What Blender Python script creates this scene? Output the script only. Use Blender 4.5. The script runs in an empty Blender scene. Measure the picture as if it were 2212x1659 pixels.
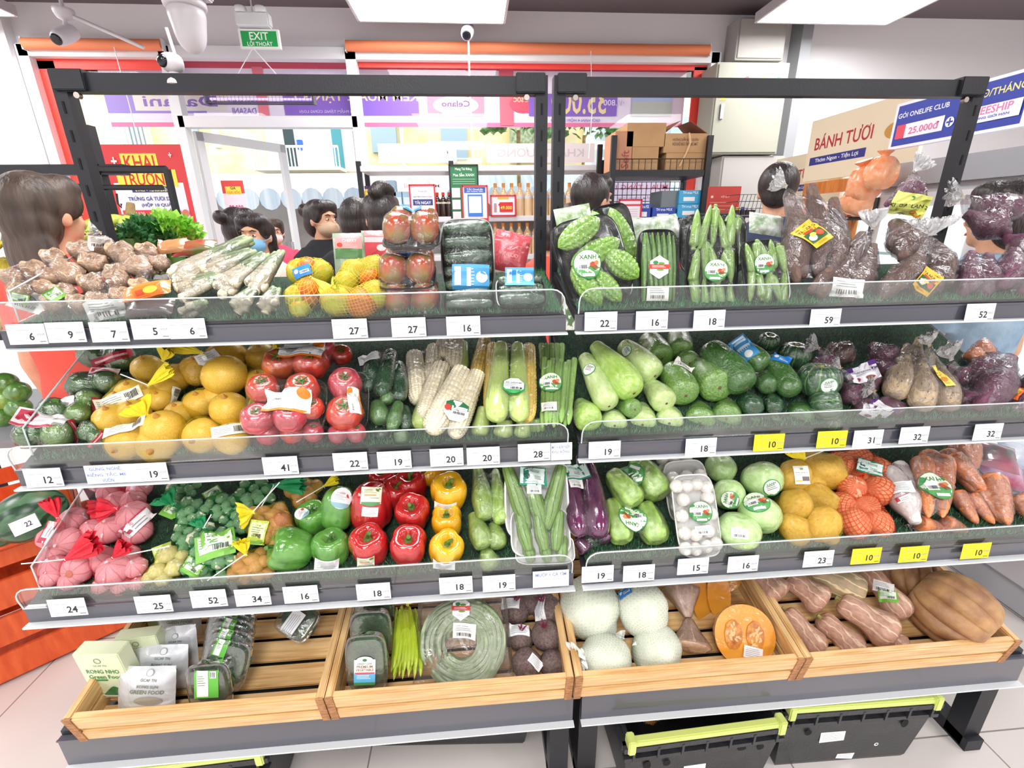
import bpy, bmesh, math, random
from mathutils import Vector, Matrix, noise
from mathutils.bvhtree import BVHTree
rnd = random.Random(11)
sc = bpy.context.scene
COL = sc.collection
V = Vector
# ---------------------------------------------------------------- camera
F_PX, PITCH, YAW, ROLL = 1009.8, math.radians(18.888), math.radians(4.234), math.radians(-.801)
CAM = V((-.2116, -1.3812, 1.4597))
FW = V((math.sin(YAW)*math.cos(PITCH), math.cos(YAW)*math.cos(PITCH), -math.sin(PITCH)))
_r = V((math.cos(YAW), -math.sin(YAW), 0)); _u = _r.cross(FW)
RT = _r*math.cos(ROLL)+_u*math.sin(ROLL); UP = -_r*math.sin(ROLL)+_u*math.cos(ROLL)
cd = bpy.data.cameras.new('camera'); cam = bpy.data.objects.new('camera', cd); COL.objects.link(cam)
cam.matrix_world = Matrix(((RT.x, UP.x, -FW.x, CAM.x), (RT.y, UP.y, -FW.y, CAM.y), (RT.z, UP.z, -FW.z, CAM.z), (0, 0, 0, 1)))
cd.sensor_fit = 'HORIZONTAL'; cd.sensor_width = 36; cd.lens = 36*F_PX/2212; cd.clip_start = .02; cd.clip_end = 200
sc.camera = cam
# ---------------------------------------------------------------- world and exposure
wd = bpy.data.worlds.new('world'); sc.world = wd; wd.use_nodes = True
bg = wd.node_tree.nodes['Background']; bg.inputs[0].default_value = (.93, .96, 1, 1); bg.inputs[1].default_value = 2.2
sc.view_settings.view_transform = 'Standard'; sc.view_settings.look = 'None'
sc.view_settings.gamma = 1; sc.view_settings.use_curve_mapping = False
sc.view_settings.exposure = .34
sc.cycles.transparent_max_bounces = 24; sc.cycles.max_bounces = 8; sc.cycles.caustics_reflective = False
sc.cycles.caustics_refractive = False; sc.cycles.sample_clamp_indirect = 4
LAMP_W = 11.0     # emission strength of the ceiling panels
# ---------------------------------------------------------------- projection helpers
def ray(px, py): return FW+(px-1106)/F_PX*RT-(py-829.5)/F_PX*UP
def atY(px, py, y):
    d = ray(px, py); return CAM+d*((y-CAM.y)/d.y)
def atZ(px, py, z):
    d = ray(px, py); return CAM+d*((z-CAM.z)/d.z)
def atX(px, py, x):
    d = ray(px, py); return CAM+d*((x-CAM.x)/d.x)
def mpp(p): return (p-CAM).dot(FW)/F_PX      # metres per pixel at a point
TIER = {1: (-.35, 1.2228, .50), 2: (-.4247, .9386, .55), 3: (-.5144, .6569, .50), 4: (-.56, .2795, .42)}
BO = {1: .042, 2: .042, 3: .042, 4: .097}
def on(t, px, py, lift=0):
    """point of tier t's heap of goods seen at this pixel"""
    yf, zl, s = TIER[t]; y0 = yf+.055; z0 = zl+BO[t]+.053
    d = ray(px, py); k = (z0-CAM.z+s*(CAM.y-y0))/(d.z-s*d.y) if abs(d.z-s*d.y) > 1e-6 else 1
    p = CAM+d*k
    if k <= 0 or p.y > -.045: p = atY(px, py, -.045)
    if p.y < y0-.02: p = atY(px, py, y0-.02)
    return p-d.normalized()*lift
# ---------------------------------------------------------------- materials
MATS = {}
def lin(c):
    if isinstance(c, str): c = tuple(int(c[i:i+2], 16)/255 for i in (0, 2, 4))
    return tuple(x/12.92 if x <= .04045 else ((x+.055)/1.055)**2.4 for x in c)+(1,)
def mat(name, col, rough=.5, c2=None, scale=8, stretch=(1, 1, 1), bump=0, bscale=30, coat=0, metal=0, emit=0, stripes=None,
        crinkle=0, spots=None, lo=.35, hi=.65, sss=0, spec=.5, detail=4):
    if name in MATS: return MATS[name]
    m = bpy.data.materials.new(name); m.use_nodes = True; nt = m.node_tree; N = nt.nodes; L = nt.links
    b = N['Principled BSDF']; b.inputs['Roughness'].default_value = rough; b.inputs['Metallic'].default_value = metal
    b.inputs['Specular IOR Level'].default_value = spec
    b.inputs['Base Color'].default_value = lin(col)
    tc = N.new('ShaderNodeTexCoord'); mp = N.new('ShaderNodeMapping'); L.new(tc.outputs['Object'], mp.inputs[0])
    mp.inputs['Scale'].default_value = stretch
    src = None
    if c2:
        nz = N.new('ShaderNodeTexNoise'); nz.inputs['Scale'].default_value = scale; nz.inputs['Detail'].default_value = detail
        L.new(mp.outputs[0], nz.inputs['Vector'])
        rp = N.new('ShaderNodeMapRange'); rp.inputs['From Min'].default_value = lo; rp.inputs['From Max'].default_value = hi
        L.new(nz.outputs['Fac'], rp.inputs['Value'])
        mx = N.new('ShaderNodeMix'); mx.data_type = 'RGBA'; mx.inputs[6].default_value = lin(col); mx.inputs[7].default_value = lin(c2)
        L.new(rp.outputs[0], mx.inputs[0]); src = mx.outputs[2]
    if stripes:
        n, sc_, w, wob = stripes
        sp = N.new('ShaderNodeSeparateXYZ'); L.new(tc.outputs['Object'], sp.inputs[0])
        at = N.new('ShaderNodeMath'); at.operation = 'ARCTAN2'; L.new(sp.outputs[0], at.inputs[0]); L.new(sp.outputs[1], at.inputs[1])
        nz2 = N.new('ShaderNodeTexNoise'); nz2.inputs['Scale'].default_value = 3.5; L.new(tc.outputs['Object'], nz2.inputs['Vector'])
        ad = N.new('ShaderNodeMath'); ad.operation = 'MULTIPLY_ADD'; L.new(nz2.outputs['Fac'], ad.inputs[0]); ad.inputs[1].default_value = wob; L.new(at.outputs[0], ad.inputs[2])
        ml = N.new('ShaderNodeMath'); ml.operation = 'MULTIPLY'; L.new(ad.outputs[0], ml.inputs[0]); ml.inputs[1].default_value = n
        sn = N.new('ShaderNodeMath'); sn.operation = 'SINE'; L.new(ml.outputs[0], sn.inputs[0])
        rg = N.new('ShaderNodeMapRange'); L.new(sn.outputs[0], rg.inputs['Value']); rg.inputs['From Min'].default_value = w; rg.inputs['From Max'].default_value = min(1, w+.35)
        m2 = N.new('ShaderNodeMix'); m2.data_type = 'RGBA'; L.new(rg.outputs[0], m2.inputs[0])
        if src: L.new(src, m2.inputs[6])
        else: m2.inputs[6].default_value = lin(col)
        m2.inputs[7].default_value = lin(sc_); src = m2.outputs[2]
    if spots:
        c3, ss, th = spots
        vo = N.new('ShaderNodeTexVoronoi'); vo.inputs['Scale'].default_value = ss; L.new(tc.outputs['Object'], vo.inputs['Vector'])
        rg = N.new('ShaderNodeMapRange'); L.new(vo.outputs['Distance'], rg.inputs['Value']); rg.inputs['From Min'].default_value = th; rg.inputs['From Max'].default_value = th*.6
        m3 = N.new('ShaderNodeMix'); m3.data_type = 'RGBA'; L.new(rg.outputs[0], m3.inputs[0])
        if src: L.new(src, m3.inputs[6])
        else: m3.inputs[6].default_value = lin(col)
        m3.inputs[7].default_value = lin(c3); src = m3.outputs[2]
    if src: L.new(src, b.inputs['Base Color'])
    if bump:
        nb = N.new('ShaderNodeTexNoise'); nb.inputs['Scale'].default_value = bscale; L.new(mp.outputs[0], nb.inputs['Vector'])
        bp = N.new('ShaderNodeBump'); bp.inputs['Strength'].default_value = bump; bp.inputs['Distance'].default_value = .01
        L.new(nb.outputs['Fac'], bp.inputs['Height']); L.new(bp.outputs[0], b.inputs['Normal'])
    if coat:
        b.inputs['Coat Weight'].default_value = coat; b.inputs['Coat Roughness'].default_value = .07; b.inputs['Coat IOR'].default_value = 1.6
        if crinkle:
            nc = N.new('ShaderNodeTexNoise'); nc.inputs['Scale'].default_value = 9; nc.inputs['Detail'].default_value = 5; nc.inputs['Distortion'].default_value = 1.5
            gm = N.new('ShaderNodeNewGeometry'); L.new(gm.outputs['Position'], nc.inputs['Vector']); nc.inputs['Scale'].default_value = 22
            bc = N.new('ShaderNodeBump'); bc.inputs['Strength'].default_value = crinkle; bc.inputs['Distance'].default_value = .02
            L.new(nc.outputs['Fac'], bc.inputs['Height']); L.new(bc.outputs[0], b.inputs['Coat Normal'])
    if emit:
        b.inputs['Emission Color'].default_value = lin(col); b.inputs['Emission Strength'].default_value = emit
    MATS[name] = m; return m
def film(name, tint='FFFFFF', body=.06, gloss=.25, rough=.12, bump=.5, bs=18, net=None, bodycol='FFFFFF', netw=.25):
    """thin clear or coloured plastic; net=(n around, n along) turns it into a knotted mesh"""
    if name in MATS: return MATS[name]
    m = bpy.data.materials.new(name); m.use_nodes = True; nt = m.node_tree; N = nt.nodes; L = nt.links
    N.remove(N['Principled BSDF']); out = N['Material Output']
    tr = N.new('ShaderNodeBsdfTransparent'); tr.inputs[0].default_value = lin(tint)
    gl = N.new('ShaderNodeBsdfGlossy'); gl.inputs['Roughness'].default_value = rough
    df = N.new('ShaderNodeBsdfDiffuse'); df.inputs[0].default_value = lin(bodycol)
    tl = N.new('ShaderNodeBsdfTranslucent'); tl.inputs[0].default_value = lin(bodycol)
    dt = N.new('ShaderNodeMixShader'); L.new(df.outputs[0], dt.inputs[1]); L.new(tl.outputs[0], dt.inputs[2])
    gm = N.new('ShaderNodeNewGeometry')
    if bump:
        nz = N.new('ShaderNodeTexNoise'); nz.inputs['Scale'].default_value = bs; nz.inputs['Detail'].default_value = 5; nz.inputs['Distortion'].default_value = 1.8
        L.new(gm.outputs['Position'], nz.inputs['Vector'])
        bp = N.new('ShaderNodeBump'); bp.inputs['Strength'].default_value = bump; bp.inputs['Distance'].default_value = .02
        L.new(nz.outputs['Fac'], bp.inputs['Height']); L.new(bp.outputs[0], gl.inputs['Normal'])
    m1 = N.new('ShaderNodeMixShader'); m1.inputs[0].default_value = body; L.new(tr.outputs[0], m1.inputs[1]); L.new(dt.outputs[0], m1.inputs[2])
    if net:
        tc = N.new('ShaderNodeTexCoord'); sp = N.new('ShaderNodeSeparateXYZ'); L.new(tc.outputs['UV'], sp.inputs[0])
        vals = []
        for sg in (1, -1):
            a = N.new('ShaderNodeMath'); a.operation = 'MULTIPLY'; L.new(sp.outputs[0], a.inputs[0]); a.inputs[1].default_value = net[0]*sg
            c = N.new('ShaderNodeMath'); c.operation = 'MULTIPLY_ADD'; L.new(sp.outputs[1], c.inputs[0]); c.inputs[1].default_value = net[1]; L.new(a.outputs[0], c.inputs[2])
            f = N.new('ShaderNodeMath'); f.operation = 'FRACT'; L.new(c.outputs[0], f.inputs[0])
            g = N.new('ShaderNodeMath'); g.operation = 'LESS_THAN'; L.new(f.outputs[0], g.inputs[0]); g.inputs[1].default_value = netw
            vals.append(g)
        mx = N.new('ShaderNodeMath'); mx.operation = 'MAXIMUM'; L.new(vals[0].outputs[0], mx.inputs[0]); L.new(vals[1].outputs[0], mx.inputs[1])
        ba = N.new('ShaderNodeMapRange'); L.new(mx.outputs[0], ba.inputs['Value']); ba.inputs['To Min'].default_value = body*.35; ba.inputs['To Max'].default_value = .93
        L.new(ba.outputs[0], m1.inputs[0])
    fr = N.new('ShaderNodeLayerWeight'); fr.inputs[0].default_value = .35
    if bump: L.new(bp.outputs[0], fr.inputs['Normal'])
    mr = N.new('ShaderNodeMapRange'); L.new(fr.outputs['Fresnel'], mr.inputs['Value']); mr.inputs['To Min'].default_value = gloss*.25; mr.inputs['To Max'].default_value = gloss*2.4
    m2 = N.new('ShaderNodeMixShader'); L.new(mr.outputs[0], m2.inputs[0]); L.new(m1.outputs[0], m2.inputs[1]); L.new(gl.outputs[0], m2.inputs[2])
    L.new(m2.outputs[0], out.inputs[0]); MATS[name] = m; return m
# ---------------------------------------------------------------- mesh builder
class MB:
    def __init__(s): s.v = []; s.f = []; s.m = []; s.ms = []; s.uv = {}
    def mi(s, m):
        if m is None: m = s.ms[0] if s.ms else None
        if m not in s.ms: s.ms.append(m)
        return s.ms.index(m)
    def add(s, vs, fs, m=None, X=None):
        o = len(s.v); i = s.mi(m)
        s.v += [tuple(X @ V(p)) if X else tuple(p) for p in vs]
        s.f += [tuple(o+k for k in f) for f in fs]; s.m += [i]*len(fs); return s
    def box(s, c, d, m=None, X=None, bev=0):
        x, y, z = d[0]/2, d[1]/2, d[2]/2
        if bev:
            b = min(bev, x*.9, y*.9, z*.9); bm = bmesh.new(); bmesh.ops.create_cube(bm, size=1)
            for q in bm.verts: q.co = V((q.co.x*d[0], q.co.y*d[1], q.co.z*d[2]))
            bmesh.ops.bevel(bm, geom=bm.edges[:], offset=b, segments=2, affect='EDGES')
            vs = [q.co+V(c) for q in bm.verts]; bm.verts.index_update(); fs = [[q.index for q in f.verts] for f in bm.faces]; bm.free()
            return s.add(vs, fs, m, X)
        vs = [(c[0]+a*x, c[1]+b*y, c[2]+e*z) for a in (-1, 1) for b in (-1, 1) for e in (-1, 1)]
        return s.add(vs, [(0, 1, 3, 2), (4, 6, 7, 5), (0, 4, 5, 1), (2, 3, 7, 6), (0, 2, 6, 4), (1, 5, 7, 3)], m, X)
    def tube(s, pts, r, m=None, n=8, X=None, cap=True, flat=1):
        pts = [V(p) for p in pts]; rs = r if isinstance(r, (list, tuple)) else [r]*len(pts); vs = []; fs = []
        pa = None
        for i, p in enumerate(pts):
            t = (pts[min(i+1, len(pts)-1)]-pts[max(i-1, 0)]).normalized()
            a = pa if pa and abs(pa.dot(t)) < .95 else (V((0, 0, 1)) if abs(t.z) < .9 else V((1, 0, 0)))
            a = (a-t*a.dot(t)).normalized(); pa = a; b = t.cross(a)
            for k in range(n):
                q = 2*math.pi*k/n; vs.append(p+a*math.cos(q)*rs[i]*flat+b*math.sin(q)*rs[i])
        for i in range(len(pts)-1):
            for k in range(n): fs.append((i*n+k, i*n+(k+1) % n, (i+1)*n+(k+1) % n, (i+1)*n+k))
        if cap: fs.append(tuple(range(n))[::-1]); fs.append(tuple((len(pts)-1)*n+k for k in range(n)))
        return s.add(vs, fs, m, X)
    def lathe(s, prof, m=None, seg=24, X=None, fn=None, steps=4):
        """prof: (r,z) points smoothed; fn(angle,z,r)->r"""
        P = smooth(prof, steps); vs = []; fs = []
        for r, z in P:
            for k in range(seg):
                a = 2*math.pi*k/seg; q = fn(a, z, r) if fn else r
                if isinstance(q, tuple): vs.append(q)
                else: vs.append((q*math.cos(a), q*math.sin(a), z))
        for i in range(len(P)-1):
            for k in range(seg): fs.append((i*seg+k, i*seg+(k+1) % seg, (i+1)*seg+(k+1) % seg, (i+1)*seg+k))
        fs.append(tuple(range(seg))[::-1]); fs.append(tuple((len(P)-1)*seg+k for k in range(seg)))
        return s.add(vs, fs, m, X)
    def poly(s, pts, m=None, X=None, th=0):
        """flat outline; th gives it thickness along -normal"""
        n = len(pts); pts = [V(p) for p in pts]
        if not th: return s.add(pts, [tuple(range(n))], m, X)
        nn = V((0, 0, 0))
        for i in range(n): nn += (pts[i]-pts[0]).cross(pts[(i+1) % n]-pts[0])
        nn.normalize(); bk = [p-nn*th for p in pts]
        fs = [tuple(range(n)), tuple(range(2*n-1, n-1, -1))]+[(i, n+i, n+(i+1) % n, (i+1) % n) for i in range(n)]
        return s.add(pts+bk, fs, m, X)
    def mesh(s, name='mesh', sm=True):
        me = bpy.data.meshes.new(name); me.from_pydata(s.v, [], s.f)
        for m in s.ms:
            if m: me.materials.append(m)
        me.polygons.foreach_set('material_index', s.m)
        if sm:
            me.polygons.foreach_set('use_smooth', [True]*len(s.f)); me.set_sharp_from_angle(angle=math.radians(50))
        me.update(); return me
def smooth(prof, steps=4):
    out = []; n = len(prof)
    for i in range(n-1):
        p0 = prof[max(i-1, 0)]; p1 = prof[i]; p2 = prof[i+1]; p3 = prof[min(i+2, n-1)]
        for k in range(steps):
            t = k/steps
            out.append(tuple(.5*((2*b)+(-a+c)*t+(2*a-5*b+4*c-d)*t*t+(-a+3*b-3*c+d)*t**3) for a, b, c, d in zip(p0, p1, p2, p3)))
    out.append(prof[-1]); return [(max(r, 0.0005), z) for r, z in out]
# ---------------------------------------------------------------- objects
LABELS = {}
def tagit(o, label, cat, group=None, kind=None):
    if label: o['label'] = label
    if cat: o['category'] = cat
    if group: o['group'] = group
    if kind: o['kind'] = kind
    return o
def thing(name, label, cat, M=None, group=None):
    o = bpy.data.objects.new(name, None); COL.objects.link(o); o.empty_display_size = .02
    if M is not None: o.matrix_world = M if isinstance(M, Matrix) else Matrix.Translation(V(M))
    return tagit(o, label, cat, group)
def part(name, mesh, parent, M=None, label=None, sm=True):
    if isinstance(mesh, MB): mesh = mesh.mesh(name, sm)
    o = bpy.data.objects.new(name, mesh); COL.objects.link(o); o.parent = parent
    if M is not None: o.matrix_local = M
    if label: o['label'] = label
    return o
def single(name, label, cat, mesh, M=None, group=None, kind=None, sm=True):
    if isinstance(mesh, MB): mesh = mesh.mesh(name, sm)
    o = bpy.data.objects.new(name, mesh); COL.objects.link(o)
    if M is not None: o.matrix_world = M if isinstance(M, Matrix) else Matrix.Translation(V(M))
    return tagit(o, label, cat, group, kind)
def struct(name, mb, sm=False):
    o = single(name, None, None, mb, sm=sm); o['kind'] = 'structure'; return o
def frame(o, z, x=None):
    """matrix at o whose local Z is z and whose local X is close to x"""
    z = V(z).normalized(); x = V(x) if x is not None else V((1, 0, 0))
    if abs(x.normalized().dot(z)) > .98: x = V((0, 0, 1))
    x = (x-z*x.dot(z)).normalized(); y = z.cross(x)
    return Matrix(((x.x, y.x, z.x, o[0]), (x.y, y.y, z.y, o[1]), (x.z, y.z, z.z, o[2]), (0, 0, 0, 1)))
def SC(x, y=None, z=None):
    y = x if y is None else y; z = x if z is None else z
    return Matrix.Diagonal((x, y, z, 1))
TR = Matrix.Translation
def RZ(a): return Matrix.Rotation(a, 4, 'Z')
def RX(a): return Matrix.Rotation(a, 4, 'X')
def RY(a): return Matrix.Rotation(a, 4, 'Y')
# ---------------------------------------------------------------- text
TXT = {}
def textdata(s, bold=0, ext=0):
    """text outline as verts, faces; centred, cap height ~1"""
    k = (s, bold, ext)
    if k in TXT: return TXT[k]
    cu = bpy.data.curves.new('t', 'FONT'); cu.body = s; cu.size = 1.4; cu.align_x = 'CENTER'; cu.align_y = 'CENTER'; cu.resolution_u = 2
    cu.offset = bold*.022; cu.extrude = ext
    o = bpy.data.objects.new('t', cu); COL.objects.link(o)
    dg = bpy.context.evaluated_depsgraph_get(); me = bpy.data.meshes.new_from_object(o.evaluated_get(dg))
    vs = [v.co.copy() for v in me.vertices]; fs = [tuple(p.vertices) for p in me.polygons]
    bpy.data.objects.remove(o); bpy.data.curves.remove(cu); bpy.data.meshes.remove(me)
    if vs:
        cx = (max(v.x for v in vs)+min(v.x for v in vs))/2; cy = (max(v.y for v in vs)+min(v.y for v in vs))/2
        vs = [V((v.x-cx, v.y-cy, v.z)) for v in vs]
        w = max(v.x for v in vs)*2; h = max(v.y for v in vs)*2
    else: w = h = 1
    TXT[k] = (vs, fs, w, h); return TXT[k]
def words(mb, s, c, h, m, X=None, bold=1, w=None, mirror=False, z=0, rot=0, sh=0):
    """flat text in the local XY plane, h = height of the line box, w = forced width"""
    vs, fs, tw, th = textdata(s, bold); k = h/th; kx = w/tw if w else k
    if mirror: kx = -kx
    cr, sr = math.cos(rot), math.sin(rot); q = []
    for v in vs:
        x, y = v.x*kx+sh*v.y*k, v.y*k
        q.append((c[0]+x*cr-y*sr, c[1]+x*sr+y*cr, z))
    mb.add(q, fs, m, X); return mb
# ---------------------------------------------------------------- stickers laid on a surface
def bvh_of(objs):
    vs = []; fs = []
    for o, M in objs:
        k = len(vs); vs += [M @ v.co for v in o.vertices]; fs += [tuple(k+i for i in p.vertices) for p in o.polygons]
    return BVHTree.FromPolygons(vs, fs)
def patch(mb, kind, cx, cy, w, h, m, n=6):
    """flat rectangles and discs cut fine enough to bend"""
    if kind == 'rect':
        nx = max(1, int(n*min(1, w))+1); ny = max(1, int(n*min(1, h))+1)
        vs = [(cx+w*(i/nx-.5), cy+h*(j/ny-.5), 0) for j in range(ny+1) for i in range(nx+1)]
        fs = [(j*(nx+1)+i, j*(nx+1)+i+1, (j+1)*(nx+1)+i+1, (j+1)*(nx+1)+i) for j in range(ny) for i in range(nx)]
    else:
        sg = {'disc': 20, 'hex': 6, 'half': 14, 'oct': 8}[kind]; rings = 3; vs = [(cx, cy if kind != 'half' else cy, 0)]; fs = []
        a0 = math.pi if kind == 'half' else (math.pi/8 if kind == 'oct' else math.pi/6 if kind == 'hex' else 0); sp = math.pi if kind == 'half' else 2*math.pi
        cnt = sg+1 if kind == 'half' else sg
        for r in range(1, rings+1):
            for k in range(cnt):
                a = a0+sp*k/sg; vs.append((cx+w/2*r/rings*math.cos(a), cy+h/2*r/rings*math.sin(a), 0))
        for r in range(rings):
            for k in range(sg if kind != 'half' else sg):
                k2 = (k+1) % cnt if kind != 'half' else k+1
                if r == 0: fs.append((0, 1+k, 1+k2))
                else: fs.append((1+(r-1)*cnt+k, 1+r*cnt+k, 1+r*cnt+k2, 1+(r-1)*cnt+k2))
    mb.add(vs, fs, m); return mb
def C(c, rough=.45): return mat('print_'+c, c, rough)
W_, K_ = 'FAFAFA', '22242A'
def bars(x, y, w, h, c=K_, n=9):
    r = random.Random(int(abs(x*99+y*77)*10)+n); out = []; p = x-w/2
    for i in range(n):
        bw = w/n*r.uniform(.3, .75); out.append(('rect', p+bw/2, y, bw, h, c)); p += w/n
    return out
def lines(x, y, w, h, n=3, c='9AA0A4'):
    r = random.Random(int(abs(x*55+y*31)*10)+n)
    return [('rect', x-w*.5*(1-k_), y+h/2-h*(i+.5)/n, w*k_, h/n*.3, c) for i in range(n) for k_ in (r.uniform(.6, 1),)]
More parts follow.
